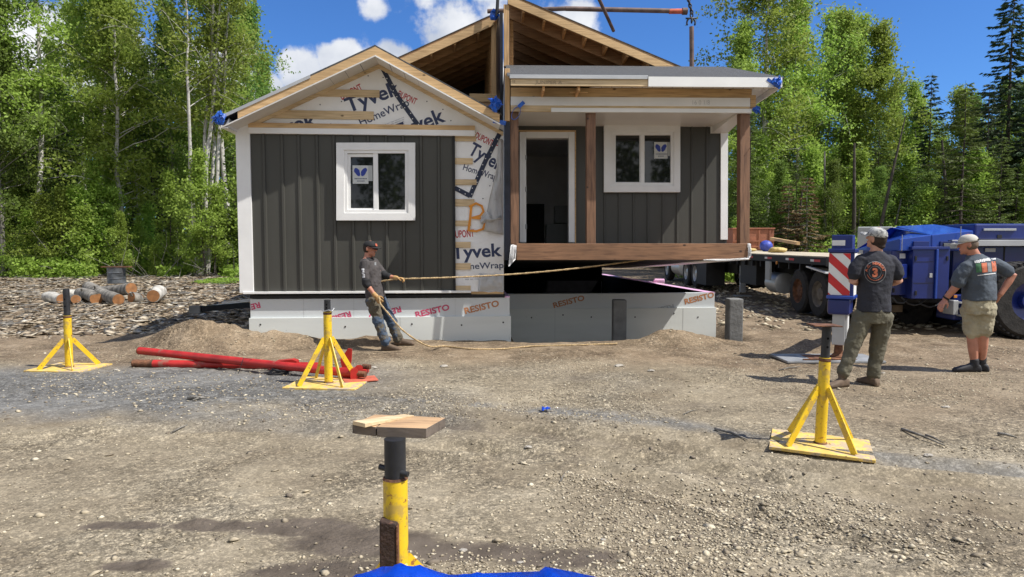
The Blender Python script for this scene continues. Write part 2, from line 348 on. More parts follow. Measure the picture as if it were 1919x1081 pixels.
# mounds of dug soil: (x, y, height, radius x, radius y)
m1 = at(385, 600, 10.75)
MOUNDS = [(m1.x, 10.55, .36, .85, .55), (-5.25, 11.3, .22, .9, .8), (-3.9, 10.55, .20, .8, .45), (-3.1, 10.6, .10, .6, .4), (-2.35, 10.75, .10, .5, .3), (at(745, 640, 10.8).x, 10.75, .10, .5, .28),
          (at(1250, 630, 11.2).x, 11.15, .22, .62, .5), (at(1310, 640, 11.4).x, 11.3, .13, .6, .5), (3.1, 11.9, .08, .8, .5), (5.3, 10.4, .10, .9, .5), (4.4, 10.9, .07, .6, .5), (7.4, 10.1, .06, .9, .4)]
def gz(x, y):
    x = np.asarray(x, float); y = np.asarray(y, float)
    left = ss(-2.5, -5.5, x)
    z = .36 * ss(12, 27, y) * left + .25 * ss(26, 60, y) + .06 * fbm(x, y, .25, 3)* ss(3, 8, y)
    rough = .35 + 1.7 * left * ss(11.5, 13, y) + .7 * ss(9.3, 10.6, y) * (1 - left)
    z = z + rough * (.028 * fbm(x, y, 1.1, 3) + .022 * fbm(x, y, 4.5, 3))
    for (mx_, my_, h, rx, ry) in MOUNDS:
        r2 = ((x - mx_) / rx) ** 2 + ((y - my_) / ry) ** 2
        z = z + h * np.exp(-r2 * 1.6) * (1 + .55 * fbm(x, y, 3.2, 3))
    for P in (RUT1, RUT2, RUT3, RUT4):
        d = pdist(x, y, P); z = z - .03 * np.exp(-(d / .11) ** 2) + .022 * np.exp(-((d - .2) / .08) ** 2)
    z = z - .36 * ss(-.1, .15, x) * ss(4.1, 3.6, x) * ss(10.95, 11.35, y) * ss(21, 19, y)
    lump = ss(.02, .35, fbm(x + 5, y - 3, .55, 3)) ; z = z + lump * .018 * fbm(x, y, 9, 2)
    return z
def gh(x, y): return float(gz(x, y))
def stretch_axis(lo, hi, step, far_lo, far_hi, g=1.16):
    a = list(np.arange(lo, hi, step)); s = step; v = a[-1]
    while v < far_hi: s *= g; v += s; a.append(v)
    s = step; v = a[0]; pre = []
    while v > far_lo: s *= g; v -= s; pre.append(v)
    return np.array(pre[::-1] + a)
gx = stretch_axis(-8.5, 8.5, .042, -170, 170); gy = stretch_axis(2.4, 13.0, .036, -80, 260, 1.05)
XX, YY = np.meshgrid(gx, gy); ZZ = gz(XX, YY)
def masks(x, y):
    n1 = fbm(x, y, .9, 4); n2 = fbm(x + 40, y, .5, 4)
    band = np.exp(-(pdist(x, y, BAND) / (.17 + .12 * n1)) ** 2) * (.85 - .25 * ss(-.5, 3.5, x)) * ss(-.25, .25, fbm(x + 7, y + 2, 2.3, 3) + .22)
    leftgrey = ss(-.2, -2.6, x + 1.1 * n2) * ss(5.6, 6.8, y + 1.1 * n1) * ss(9.4, 8.3, y + .6 * n2) * .85
    grey = np.clip(np.maximum(band, leftgrey) + ss(.15, .6, n2) * ss(9.5, 8.5, y) * .35, 0, 1)
    damp = np.zeros_like(x)
    for (px, py, rx, ry) in ((700, 1015, .62, .22), (870, 1030, .45, .17), (1010, 1045, .35, .12), (560, 985, .4, .16), (400, 985, .3, .09), (230, 985, .3, .07), (620, 1070, .5, .15), (250, 1060, .2, .08)):
        X, Y = gpt(px, py); damp = np.maximum(damp, np.exp(-(((x - X) / rx) ** 2 + ((y - Y) / ry) ** 2) * 1.1))
    damp = ss(.12, .62, damp + .5 * n1)
    tr = np.maximum(np.exp(-(pdist(x, y, RUT1) / .08) ** 2), np.exp(-(pdist(x, y, RUT2) / .08) ** 2)) * .35
    soil = np.clip(ss(8.3, 9.6, y + .8 * n1) + .55 * ss(2.0, 3.6, x) * ss(5.3, 6.5, y), 0, 1)
    for (mx_, my_, h, rx, ry) in MOUNDS[:8]:
        soil = np.maximum(soil, np.exp(-(((x - mx_) / rx) ** 2 + ((y - my_) / ry) ** 2)) * min(1, h * 7))
    deb = ss(-2.6, -4.6, x + .6 * n1) * ss(11.6, 12.6, y + .5 * n2)
    return grey, np.clip(damp + tr, 0, 1), np.clip(soil, 0, 1), deb
gr_, dm_, so_, db_ = masks(XX, YY)
ny, nx = XX.shape
V = np.stack([XX.ravel(), YY.ravel(), ZZ.ravel()], 1)
ii = (np.arange(ny - 1)[:, None] * nx + np.arange(nx - 1)[None, :]).ravel()
F_ = np.stack([ii, ii + 1, ii + nx + 1, ii + nx], 1)
gme = np_mesh('ground', V, F_)
ca = gme.color_attributes.new('zones', 'FLOAT_COLOR', 'POINT')
ca.data.foreach_set('color', np.stack([gr_.ravel(), dm_.ravel(), so_.ravel(), db_.ravel()], 1).astype(np.float32).ravel())
gme.polygons.foreach_set('use_smooth', [True] * len(gme.polygons))
gm = bpy.data.materials.new('gravel_and_dirt'); gm.use_nodes = True; t = gm.node_tree; b = t.nodes['Principled BSDF']
co = N(t, 'ShaderNodeTexCoord'); at_ = N(t, 'ShaderNodeAttribute', attribute_name='zones'); sep = N(t, 'ShaderNodeSeparateColor'); L(t, at_, 'Color', sep, 0)
def nzr(scale, det, ro, pts, dist=0):
    n = N(t, 'ShaderNodeTexNoise'); n.inputs['Scale'].default_value = scale; n.inputs['Detail'].default_value = det; n.inputs['Roughness'].default_value = ro; n.inputs['Distortion'].default_value = dist
    L(t, co, 'Object', n, 'Vector'); r = ramp(t, pts); L(t, n, 0, r, 0); return n, r
_, tan = nzr(.9, 10, .62, [(.33, (.235, .19, .13)), (.5, (.345, .288, .20)), (.68, (.46, .395, .285))])
_, greyc = nzr(6, 9, .7, [(.33, (.12, .122, .122)), (.55, (.22, .222, .218)), (.72, (.36, .36, .345))])
_, dampc = nzr(5, 8, .6, [(.35, (.085, .068, .052)), (.7, (.15, .122, .095))])
_, soilc = nzr(2.2, 10, .65, [(.32, (.20, .145, .095)), (.52, (.31, .235, .155)), (.7, (.40, .315, .22))])
def mixc(fac, a, b_, bt='MIX'):
    m = N(t, 'ShaderNodeMix', data_type='RGBA', blend_type=bt); t.links.new(fac, m.inputs[0]); t.links.new(a, m.inputs[6]); t.links.new(b_, m.inputs[7]); return m.outputs[2]
c = mixc(sep.outputs[2], tan.outputs[0], soilc.outputs[0])
c = mixc(sep.outputs[0], c, greyc.outputs[0])
c_flat = c
# stones of several sizes: voronoi cells, each with a shade of its own
bh = None
for sc, amt, lo_, hi_ in ((14, .45, .66, 1.35), (38, .75, .48, 1.55), (95, .8, .42, 1.6)):
    wn = N(t, 'ShaderNodeTexNoise'); wn.inputs['Scale'].default_value = sc * .7; L(t, co, 'Object', wn, 'Vector')
    wa = N(t, 'ShaderNodeMix', data_type='VECTOR'); wa.inputs[0].default_value = .05 * 16 / sc; L(t, co, 'Object', wa, 4); L(t, wn, 'Color', wa, 5)
    v = N(t, 'ShaderNodeTexVoronoi'); v.inputs['Scale'].default_value = sc; L(t, wa, 1, v, 'Vector')
    sp = N(t, 'ShaderNodeSeparateColor'); L(t, v, 'Color', sp, 0)
    r = ramp(t, [(.0, lo_), (.55, 1.0), (1.0, hi_)]); L(t, sp, 0, r, 0)
    edge = ramp(t, [(.25, 1.0), (.75, .62)]); L(t, v, 'Distance', edge, 0)
    f1 = N(t, 'ShaderNodeMix', data_type='RGBA', blend_type='MULTIPLY'); f1.inputs[0].default_value = 1; L(t, r, 0, f1, 6); L(t, edge, 0, f1, 7)
    m = N(t, 'ShaderNodeMix', data_type='RGBA', blend_type='MULTIPLY'); m.inputs[0].default_value = amt; t.links.new(c, m.inputs[6]); L(t, f1, 2, m, 7); c = m.outputs[2]
    inv = N(t, 'ShaderNodeMath', operation='MULTIPLY_ADD'); inv.inputs[1].default_value = -12.0 / sc; inv.inputs[2].default_value = 0; L(t, v, 'Distance', inv, 0)
    hsum = N(t, 'ShaderNodeMath', operation='MULTIPLY'); L(t, inv, 0, hsum, 0); L(t, sp, 0, hsum, 1)
    if bh is None: bh = hsum
    else:
        a_ = N(t, 'ShaderNodeMath', operation='ADD'); L(t, bh, 0, a_, 0); L(t, hsum, 0, a_, 1); bh = a_
# packed places show only fine grit, loose places show the stones
pn = N(t, 'ShaderNodeTexNoise'); pn.inputs['Scale'].default_value = .85; pn.inputs['Detail'].default_value = 6; pn.inputs['Distortion'].default_value = .8; L(t, co, 'Object', pn, 'Vector')
pk_ = ramp(t, [(.40, .0), (.62, 1.0)]); L(t, pn, 0, pk_, 0)
gf, grit = nzr(60, 6, .8, [(.3, .55), (.7, 1.05)]); c_flat = mixc(pk_.outputs[0], c_flat, c_flat)
gm_ = N(t, 'ShaderNodeMix', data_type='RGBA', blend_type='MULTIPLY'); gm_.inputs[0].default_value = .85; t.links.new(c_flat, gm_.inputs[6]); L(t, grit, 0, gm_, 7)
lo_f = N(t, 'ShaderNodeMapRange'); lo_f.inputs['To Min'].default_value = .5; L(t, pk_, 0, lo_f, 0)
c = mixc(lo_f.outputs[0], gm_.outputs[2], c)
dn = N(t, 'ShaderNodeTexNoise'); dn.inputs['Scale'].default_value = 7; dn.inputs['Detail'].default_value = 9; dn.inputs['Roughness'].default_value = .75; L(t, co, 'Object', dn, 'Vector')
da = N(t, 'ShaderNodeMath', operation='MULTIPLY_ADD'); da.inputs[1].default_value = 1.5; da.inputs[2].default_value = -.75; L(t, dn, 0, da, 0)
db = N(t, 'ShaderNodeMath', operation='ADD'); L(t, da, 0, db, 0); L(t, sep, 1, db, 1)
dc = N(t, 'ShaderNodeMapRange', interpolation_type='SMOOTHSTEP'); dc.inputs['From Min'].default_value = .15; dc.inputs['From Max'].default_value = .95; L(t, db, 0, dc, 0)
c = mixc(dc.outputs[0], c, dampc.outputs[0])
t.links.new(c, b.inputs['Base Color']); b.inputs['Roughness'].default_value = .95; b.inputs['Specular IOR Level'].default_value = .2
bp = N(t, 'ShaderNodeBump'); bp.inputs['Distance'].default_value = .035; L(t, bh, 0, bp, 'Height'); sb = N(t, 'ShaderNodeMapRange'); sb.inputs['To Min'].default_value = .3; sb.inputs['To Max'].default_value = .95; L(t, pk_, 0, sb, 0); L(t, sb, 0, bp, 'Strength'); L(t, bp, 0, b, 'Normal')
g_ob = link('ground', gme, gm); tag(g_ob, 'trampled gravel and dirt yard with tyre ruts', 'ground', kind='structure')

# ---- loose stones: real geometry, scattered
def stone_mesh(name, X, Y, size, flat, seed, lift=.3):
    rg = np.random.default_rng(seed); n = len(X); Z = gz(X, Y)
    base = np.array([[1,0,0],[.35,.9,0],[-.6,.75,0],[-1,-.1,0],[-.4,-.85,0],[.55,-.8,0],[.2,.15,1],[-.25,-.1,-.8]], float)
    Fb = np.array([[0,1,6],[1,2,6],[2,3,6],[3,4,6],[4,5,6],[5,0,6],[1,0,7],[2,1,7],[3,2,7],[4,3,7],[5,4,7],[0,5,7]])
    P = base[None] * (1 + .38 * (rg.random((n, 8, 3)) - .5)); P[:, :6, 2] += .35 * (rg.random((n, 6)) - .5)
    P[:, :, 0] *= 1 + .6 * rg.random(n)[:, None]
    P[:, :, 2] *= (flat * (.6 + .8 * rg.random(n)))[:, None]
    a = rg.random(n) * 6.283; ca, sa = np.cos(a)[:, None], np.sin(a)[:, None]
    tx, ty = (rg.random(n) - .5) * .6, (rg.random(n) - .5) * .6
    x = P[:, :, 0] * ca - P[:, :, 1] * sa; y = P[:, :, 0] * sa + P[:, :, 1] * ca; z = P[:, :, 2] + x * tx[:, None] + y * ty[:, None]
    s = size[:, None]
    V = np.stack([x * s + X[:, None], y * s + Y[:, None], z * s + (Z + size * flat * lift)[:, None]], 2).reshape(-1, 3)
    F = (Fb[None] + (np.arange(n) * 8)[:, None, None]).reshape(-1, 3)
    me = np_mesh(name, V, F)
    at2 = me.attributes.new('shade', 'FLOAT', 'POINT'); at2.data.foreach_set('value', np.repeat(rg.random(n), 8).astype(np.float32))
    return me
def stonemat(name, pts, rough=.9):
    m = bpy.data.materials.new(name); m.use_nodes = True; t = m.node_tree; b = t.nodes['Principled BSDF']
    a = N(t, 'ShaderNodeAttribute', attribute_name='shade'); r = ramp(t, pts); L(t, a, 'Fac', r, 0)
    co = N(t, 'ShaderNodeTexCoord'); nz = N(t, 'ShaderNodeTexNoise'); nz.inputs['Scale'].default_value = 40; nz.inputs['Detail'].default_value = 4; L(t, co, 'Object', nz, 'Vector')
    r2 = ramp(t, [(.3, .75), (.7, 1.15)]); L(t, nz, 0, r2, 0)
    mu = N(t, 'ShaderNodeMix', data_type='RGBA', blend_type='MULTIPLY'); mu.inputs[0].default_value = 1; L(t, r, 0, mu, 6); L(t, r2, 0, mu, 7); L(t, mu, 2, b, 'Base Color')
    b.inputs['Roughness'].default_value = rough; b.inputs['Specular IOR Level'].default_value = .25; return m
M['gravel'] = stonemat('gravel_stones', [(.0, (.16, .13, .10)), (.35, (.34, .285, .20)), (.75, (.48, .41, .29)), (1.0, (.64, .57, .43))])
M['chips'] = stonemat('weathered_wood_chips', [(.0, (.15, .105, .065)), (.25, (.31, .245, .17)), (.6, (.43, .355, .255)), (.85, (.51, .445, .34)), (1.0, (.62, .565, .46))])
def scatter(n, x0, x1, y0, y1, seed, dens=None):
    rg = np.random.default_rng(seed); X = x0 + (x1 - x0) * rg.random(n); u = rg.random(n); Y = 1 / ((1 / y0) * (1 - u) + (1 / y1) * u)   # denser near
    keep = np.abs(X) < Y * .82 + .4
    if dens is not None: keep &= rg.random(n) < dens(X, Y)
    return X[keep], Y[keep]
def near_d(x, y):
    g, d, s_, b_ = masks(x, y); p = ss(-.05, .45, fbm(x, y, .8, 4)); return np.clip(.05 + .95 * p, 0, 1) * (1 - .8 * d) * (1 - .55 * s_)
X, Y = scatter(230000, -8.5, 8.5, 2.9, 10.5, 3, near_d); rg = np.random.default_rng(8)
sz = .004 + .0085 * rg.random(len(X)) ** 2.6
o = link('gravel', stone_mesh('gravel', X, Y, sz, .55, 1), M['gravel']); tag(o, 'loose crushed gravel strewn over the yard', 'gravel', kind='stuff')
def patch_d(x, y): g, d, s_, b_ = masks(x, y); return ss(.12, .5, fbm(x + 9, y + 4, .55, 4)) * (1 - .6 * d)
X, Y = scatter(26000, -9.5, 9.5, 2.9, 12.2, 13, patch_d)
sz = .008 + .014 * rg.random(len(X)) ** 3
o = link('pebbles', stone_mesh('pebbles', X, Y, sz, .5, 2), M['gravel']); tag(o, 'coarser pebbles and stone chips on the dirt', 'pebbles', kind='stuff')
X, Y = scatter(700, -9.5, 9.5, 3.2, 12.6, 14)
o = link('scattered_stones', stone_mesh('scattered_stones', X, Y, .012 + .020 * rg.random(len(X)) ** 3, .42, 4), M['gravel']); tag(o, 'odd larger stones lying about the yard', 'stones', kind='stuff')
# debris slope on the left
def deb_d(x, y): return masks(x, y)[3] * .95
rg = np.random.default_rng(21); n = 60000; X = -26 + 24 * rg.random(n); Y = 11.4 + 19 * rg.random(n) ** 1.25
k = (X > -.83 * Y - .6) & (rg.random(n) < deb_d(X, Y)); X, Y = X[k], Y[k]
o = link('wood_chip_debris', stone_mesh('wood_chip_debris', X, Y, .03 + .085 * rg.random(len(X)) ** 2.4, .10, 5, .5), M['chips']); tag(o, 'slope of pale bark slabs, chips and flat stones beside the forest', 'debris', kind='stuff')
rg = np.random.default_rng(22); X = -1 + 22 * rg.random(7000); Y = 12.5 + 16 * rg.random(7000); k = (np.abs(X) < .8 * Y) & ~((X > -4.6) & (X < 3.75) & (Y < 21))
X, Y = X[k], Y[k]; o = link('rubble', stone_mesh('rubble', X, Y, .03 + .06 * rg.random(len(X)) ** 2, .4, 6), M['gravel']); tag(o, 'broken stone behind the house beneath the flatbed', 'rubble', kind='stuff')

# sticks and bark strips among the chips
rg = np.random.default_rng(33); n = 1500; X = -22 + 19.5 * rg.random(n); Y = 11.8 + 15 * rg.random(n); k = (X > -.85 * Y) & (rg.random(n) < deb_d(X, Y)); X, Y = X[k], Y[k]; n = len(X)
ln = .15 + .55 * rg.random(n) ** 2; an = rg.random(n) * 3.14; rd = .006 + .012 * rg.random(n); dx, dy = np.cos(an) * ln / 2, np.sin(an) * ln / 2
P0 = np.stack([X - dx, Y - dy, gz(X - dx, Y - dy) + .03 + .05 * rg.random(n)], 1); P1 = np.stack([X + dx, Y + dy, gz(X + dx, Y + dy) + .03 + .05 * rg.random(n)], 1)
o_ = np.stack([-np.sin(an) * rd, np.cos(an) * rd, 0 * rd], 1); u_ = np.stack([0 * rd, 0 * rd, rd * 1.3], 1)
VV = np.stack([P0 - o_, P0 + o_, P0 + u_, P1 - o_ * .6, P1 + o_ * .6, P1 + u_ * .6], 1).reshape(-1, 3)
FF = (np.array([[0, 2, 5, 3], [2, 1, 4, 5], [1, 0, 3, 4]])[None] + (np.arange(n) * 6)[:, None, None]).reshape(-1, 4)
tag(link('forest_litter', np_mesh('forest_litter', VV, FF), M['bark']), 'brown sticks and bark strips littering the debris slope', 'litter', kind='stuff')
# ================================================================== HOUSES
def text_mesh(s, bold=0.0, spacing=1.0):
    cu = bpy.data.curves.new('lettering', 'FONT'); cu.body = s; cu.size = 1; cu.offset = bold; cu.space_character = spacing; cu.resolution_u = 3
    ob = bpy.data.objects.new('lettering', cu); COL.objects.link(ob); dg = bpy.context.evaluated_depsgraph_get(); dg.update()
    me = bpy.data.meshes.new_from_object(ob.evaluated_get(dg)); V = np.array([v.co[:2] for v in me.vertices]); F = [tuple(p.vertices) for p in me.polygons]
    bpy.data.objects.remove(ob); bpy.data.curves.remove(cu); bpy.data.meshes.remove(me)
    V[:, 0] -= V[:, 0].min(); return V, F
def lettering(fr, s, a, b_, cap, yl, m, parent, name='lettering', bold=.012, clip=None, flip=False, capchar='T'):
    """a, b_: pixels of the baseline's two ends; cap: capital height in pixels; lies 2 mm proud of plane yl"""
    V, F = text_mesh(s, bold); H = text_mesh(capchar, bold)[0][:, 1].max(); Wd = V[:, 0].max()
    p0, p1 = fr.q(*a, yl), fr.q(*b_, yl); dx = Vector((p1.x - p0.x, 0, p1.z - p0.z)); ln = dx.length; dx.normalize(); up = Vector((-dx.z, 0, dx.x))
    pc = fr.q(a[0], a[1] - cap, yl); hh = abs(pc.z - p0.z); 
    if flip: up = -up
    bm = bmesh.new(); vs = [bm.verts.new(p0 + dx * (x / Wd * ln) + up * (y / H * hh)) for x, y in V]
    for f in F:
        try: bm.faces.new([vs[i] for i in f])
        except ValueError: pass
    for (co_, no) in (clip or []):
        bmesh.ops.bisect_plane(bm, geom=bm.verts[:] + bm.edges[:] + bm.faces[:], plane_co=co_, plane_no=no, clear_outer=True)
    if not bm.faces: bm.free(); return
    ex = bmesh.ops.extrude_face_region(bm, geom=bm.faces[:])
    for v in ex['geom']:
        if isinstance(v, bmesh.types.BMVert): v.co.y -= .0015
    for v in bm.verts: v.co.y -= .0015
    me = bpy.data.meshes.new(name); bmesh.ops.recalc_face_normals(bm, faces=bm.faces); bm.to_mesh(me); bm.free(); return link(name, me, m, parent)
def pxbar(fr, mb, x0, y0, x1, y1, ya, yb):
    """box whose front face (at ya) covers these pixels, running back to yb"""
    p = fr.q(x0, y1, ya); q = fr.q(x1, y0, ya); mb.box((p.x, ya, p.z), (q.x, yb, q.z)); return mb
def board(fr, name, x0, y0, x1, y1, ya, th, m, parent, bevel=.003, label=None):
    return pxbar(fr, MB(), x0, y0, x1, y1, ya, ya + th).build(name, m, parent, bevel=bevel, label=label)
def quad_board(fr, name, pts, ya, th, m, parent, bevel=.003, label=None):
    P = [fr.q(x, y, ya) for x, y in pts]; return MB().prism([(p.x, p.z) for p in P], ya, ya + th).build(name, m, parent, bevel=bevel, label=label)
def window(fr, yl, o, tr, sash, parent, mirror_left, sticker):
    """o: outer trim px rect, tr: inside edge of the trim; sash: (mullion x0, x1, top, bottom)"""
    w = bpy.data.objects.new('window', None); COL.objects.link(w); w.parent = parent
    # outer casing: four mitred boards as one frame
    def ring(mb, a, b2, ya, yb):
        ax0, ay0, ax1, ay1 = a; bx0, by0, bx1, by1 = b2
        A = [fr.q(x, y, ya) for x, y in ((ax0, ay0), (ax1, ay0), (ax1, ay1), (ax0, ay1))]; B = [fr.q(x, y, ya) for x, y in ((bx0, by0), (bx1, by0), (bx1, by1), (bx0, by1))]
        for i in range(4):
            j = (i + 1) % 4; mb.prism([(A[i].x, A[i].z), (A[j].x, A[j].z), (B[j].x, B[j].z), (B[i].x, B[i].z)], ya, yb)
        return mb
    ring(MB(), o, tr, yl - .045, yl + .02).build('casing', M['white'], w, bevel=.003)
    x0, y0, x1, y1 = tr; m0, m1, ty, by = sash
    ring(MB(), tr, (x0 + 6, y0 + 6, x1 - 6, y1 - 6), yl - .03, yl + .03).build('frame', M['white'], w, bevel=.003)
    board(fr, 'mullion', m0, ty - 6, m1, by + 6, yl - .02, .04, M['white'], w)
    s = MB(); 
    if mirror_left: ring(s, (x0 + 6, ty - 1, m0, by + 1), (x0 + 12, ty + 5, m0 - 1, by - 3), yl - .005, yl + .03)
    else: ring(s, (x0 + 6, ty - 3, m0, by + 3), (x0 + 9, ty, m0 - 2, by), yl - .005, yl + .03); 
    s.build('sash', M['white'], w, bevel=.002)
    for a_, b2 in (((x0 + 6, ty - 4), (m0, by + 4)), ((m1, ty - 4), (x1 - 6, by + 4))):
        P = fr.q(a_[0], b2[1], yl + .012); Q = fr.q(b2[0], a_[1], yl + .012)
        MB().box((P.x, yl + .012, P.z), (Q.x, yl + .018, Q.z)).build('pane', M['glass'], w)
    sx0, sy0, sx1, sy1 = sticker; st = board(fr, 'sticker', sx0, sy0, sx1, sy1, yl + .006, .004, M['paper'], w, bevel=0)
    board(fr, 'sticker', sx1 + .5, sy0, sx1 + 8, sy1 - 5, yl + .0075, .003, M['paper2'], w, bevel=0)
    cw = (sx1 - sx0); lob = MB()
    for cx_ in (.30, .72):
        cc = []; 
        for k in range(18):
            a = 2 * math.pi * k / 18; r = 1 - .12 * math.sin(a); lean = (.10 if cx_ < .5 else -.10)
            cc.append((sx0 + cw * (cx_ + .20 * math.cos(a) * r * (1 if math.sin(a) > 0 else .75) + lean * -math.sin(a)), sy0 + (sy1 - sy0) * (.36 - .23 * math.sin(a))))
        P = [fr.q(x, y, yl + .004) for x, y in cc]; lob.prism([(p.x, p.z) for p in P], yl + (.0035 if cx_ < .5 else .004), yl + .0055)
    lob.build('logo', M['logo'], st)
    for k, (u0, u1) in enumerate(((.12, .92), (.30, .72))):
        yy = sy1 - (sy1 - sy0) * (.26 - .13 * k); lb = MB(); rr = random.Random(k + int(sx0)); x = sx0 + cw * u0
        while x < sx0 + cw * u1:
            wl = rr.uniform(1.0, 2.2); pxbar(fr, lb, x, yy - 1.3, x + wl, yy + .4, yl + .0045, yl + .0055); x += wl + .7
        lb.build('small_print', M['navy'], st)
    return w
M['glass'] = glass('dark_window_glass'); M['paper'] = mat('sticker_paper', (.55, .57, .56), .7, .03); M['paper2'] = mat('grey_sticker_paper', (.40, .42, .42), .7, .03)
M['logo'] = mat('blue_logo_ink', (.02, .045, .30), .5, .05)
def bundle(fr, name, px, py, yl, rpx, seed, parent, n=9, m='tape'):
    """crumpled blue tape: folded strips round a lumpy core"""
    rr = random.Random(seed); c = fr.q(px, py, yl); e = fr.q(px + rpx, py, yl); r = abs(e.x - c.x)
    bm = bmesh.new(); bmesh.ops.create_icosphere(bm, subdivisions=3, radius=r * .72)
    for v in bm.verts:
        k = 1 + .35 * (vnoise(v.co.x / r * 3 + seed, v.co.z / r * 3 + v.co.y / r * 2, 1.0)) * 2; v.co *= k; v.co.y *= .5; v.co += c
    mb = MB(); me0 = bpy.data.meshes.new('x'); bm.to_mesh(me0); mb.add([v.co[:] for v in me0.vertices], [tuple(p.vertices) for p in me0.polygons]); bm.free(); bpy.data.meshes.remove(me0)
    for i in range(n):
        a = rr.uniform(0, 6.28); l = r * rr.uniform(.55, 1.05); p0 = c + Vector((math.cos(a) * r * .3, -r * .35, math.sin(a) * r * .3)); p1 = c + Vector((math.cos(a + .3) * l, -r * rr.uniform(.1, .5), math.sin(a + .3) * l))
        mb.bar(p0, (p0 + p1) / 2 + Vector((0, -r * .25, 0)), r * .35, .006, up=(rr.uniform(-1, 1), rr.uniform(-1, 1), .4)); mb.bar((p0 + p1) / 2 + Vector((0, -r * .25, 0)), p1, r * .35, .006, up=(rr.uniform(-1, 1), rr.uniform(-1, 1), .3))
    return mb.build(name, M[m], parent)
def strip(fr, name, pts, w_px, yl, m, parent, th=.004):
    mb = MB()
    for (a, b2) in zip(pts[:-1], pts[1:]):
        p, q = fr.q(*a, yl), fr.q(*b2, yl); d = (q - p); d.y = 0; d.normalize(); n = Vector((-d.z, 0, d.x)) * (abs(fr.q(a[0] + w_px, a[1], yl).x - p.x) / 2)
        mb.prism([((p + n).x, (p + n).z), ((q + n).x, (q + n).z), ((q - n).x, (q - n).z), ((p - n).x, (p - n).z)], yl - th, yl)
        yl -= .0015
    return mb.build(name, m, parent)

# ------------------------------------------------------------------ LEFT MODULE, set on the foundation
FL = Frame(Matrix.Translation((0, 11.3, 0)) @ Matrix.Rotation(R(4.5), 4, 'Z')); q = FL.q
HL = thing('house_module', 'grey gabled half of the small house with white house wrap, set down on the foundation', 'house', M=FL.M)
xl, xr = q(450, 400).x, q(944, 400).x
zb, zsill, zeave = q(600, 549).z, q(600, 545).z, q(456, 226).z
xs1 = q(851, 400).x
zt = q(600, 250).z
# body: wrapped wall box behind everything
pk = q(702, 112, 0); el_ = q(455, 232, 0); er_ = q(944, 232, 0)
HLEN = 8.4
bod = MB(); bod.prism([(xl, zb), (xr, zb), (xr, er_.z), (pk.x, pk.z), (xl, el_.z)], 0, .14)
wl = bod.build('wrapped_wall', M['wrap'], HL)
MB().box((xl, .14, zb), (xl + .14, HLEN, el_.z)).build('side_wall', M['siding'], HL)
MB().box((xr - .05, .14, zb), (xr, HLEN, q(944, 60, 1.2).z)).build('marriage_wall', M['navyplastic'], HL)
MB().box((xl, HLEN, zb), (xr, HLEN + .14, q(944, 60, 1.2).z)).build('rear_wall', M['siding'], HL)
MB().box((xl + .14, .14, zb), (xr - .05, HLEN, zb + .25)).build('floor', M['black'], HL)
# siding: flat sheet with raised ribs
sd = MB(); x0 = q(466, 400).x; sd.box((x0, -.022, zsill), (xs1, 0, zt))
for px in (498, 532, 563, 597, 628, 662, 692, 725, 757, 790, 823):
    x = q(px, 400).x; a, b2 = .016, .028
    vs = [(x - b2, -.022, zsill), (x - a, -.046, zsill), (x + a, -.046, zsill), (x + b2, -.022, zsill), (x - b2, -.022, zt), (x - a, -.046, zt), (x + a, -.046, zt), (x + b2, -.022, zt)]
    sd.add(vs, [(0, 1, 5, 4), (1, 2, 6, 5), (2, 3, 7, 6), (4, 5, 6, 7), (0, 3, 2, 1)])
sd.build('siding', M['siding'], HL)
board(FL, 'j_channel', 849.5, 250, 852.5, 546, -.052, .05, M['dark'], HL)
board(FL, 'corner_trim', 449, 222, 467, 549, -.06, .06, M['white'], HL)
board(FL, 'base_trim', 455, 544.5, 883, 551, -.075, .07, M['white'], HL)
board(FL, 'rim_board', 883, 546, 944, 556, -.01, .05, M['pine'], HL)
board(FL, 'sill_gap_strip', 468, 551, 946, 559, -.02, .3, M['black'], HL)  # black strip filling the gap between base trim and foundation
window(FL, -.064, (630, 267, 778, 413), (645, 281, 765, 399), (700.5, 708, 289, 393), HL, True, (661, 310, 690, 344))
# strapping
board(FL, 'strapping', 465, 235, 890, 243.5, -.075, .075, M['pine'], HL); board(FL, 'trim_strip', 465, 244, 890, 249.5, -.082, .08, M['white'], HL)
board(FL, 'strapping', 492, 208.5, 700, 221, -.022, .022, M['pine_pale'], HL); board(FL, 'strapping', 578, 168.5, 711, 180, -.022, .022, M['pine_pale'], HL)
for i, (ya, yb) in enumerate(((252, 264), (296, 307), (336, 346), (373, 386), (413, 423), (453, 464), (493, 505), (535, 545))):
    board(FL, 'strapping', 852.5, ya, (892, 886, 893, 889, 883, 882, 882, 882)[i], yb, -.022, .022, M['pine_pale'], HL)
for px, w_, y0_, y1_ in ((863, .6, 252, 545), (875, .6, 252, 545)): pass
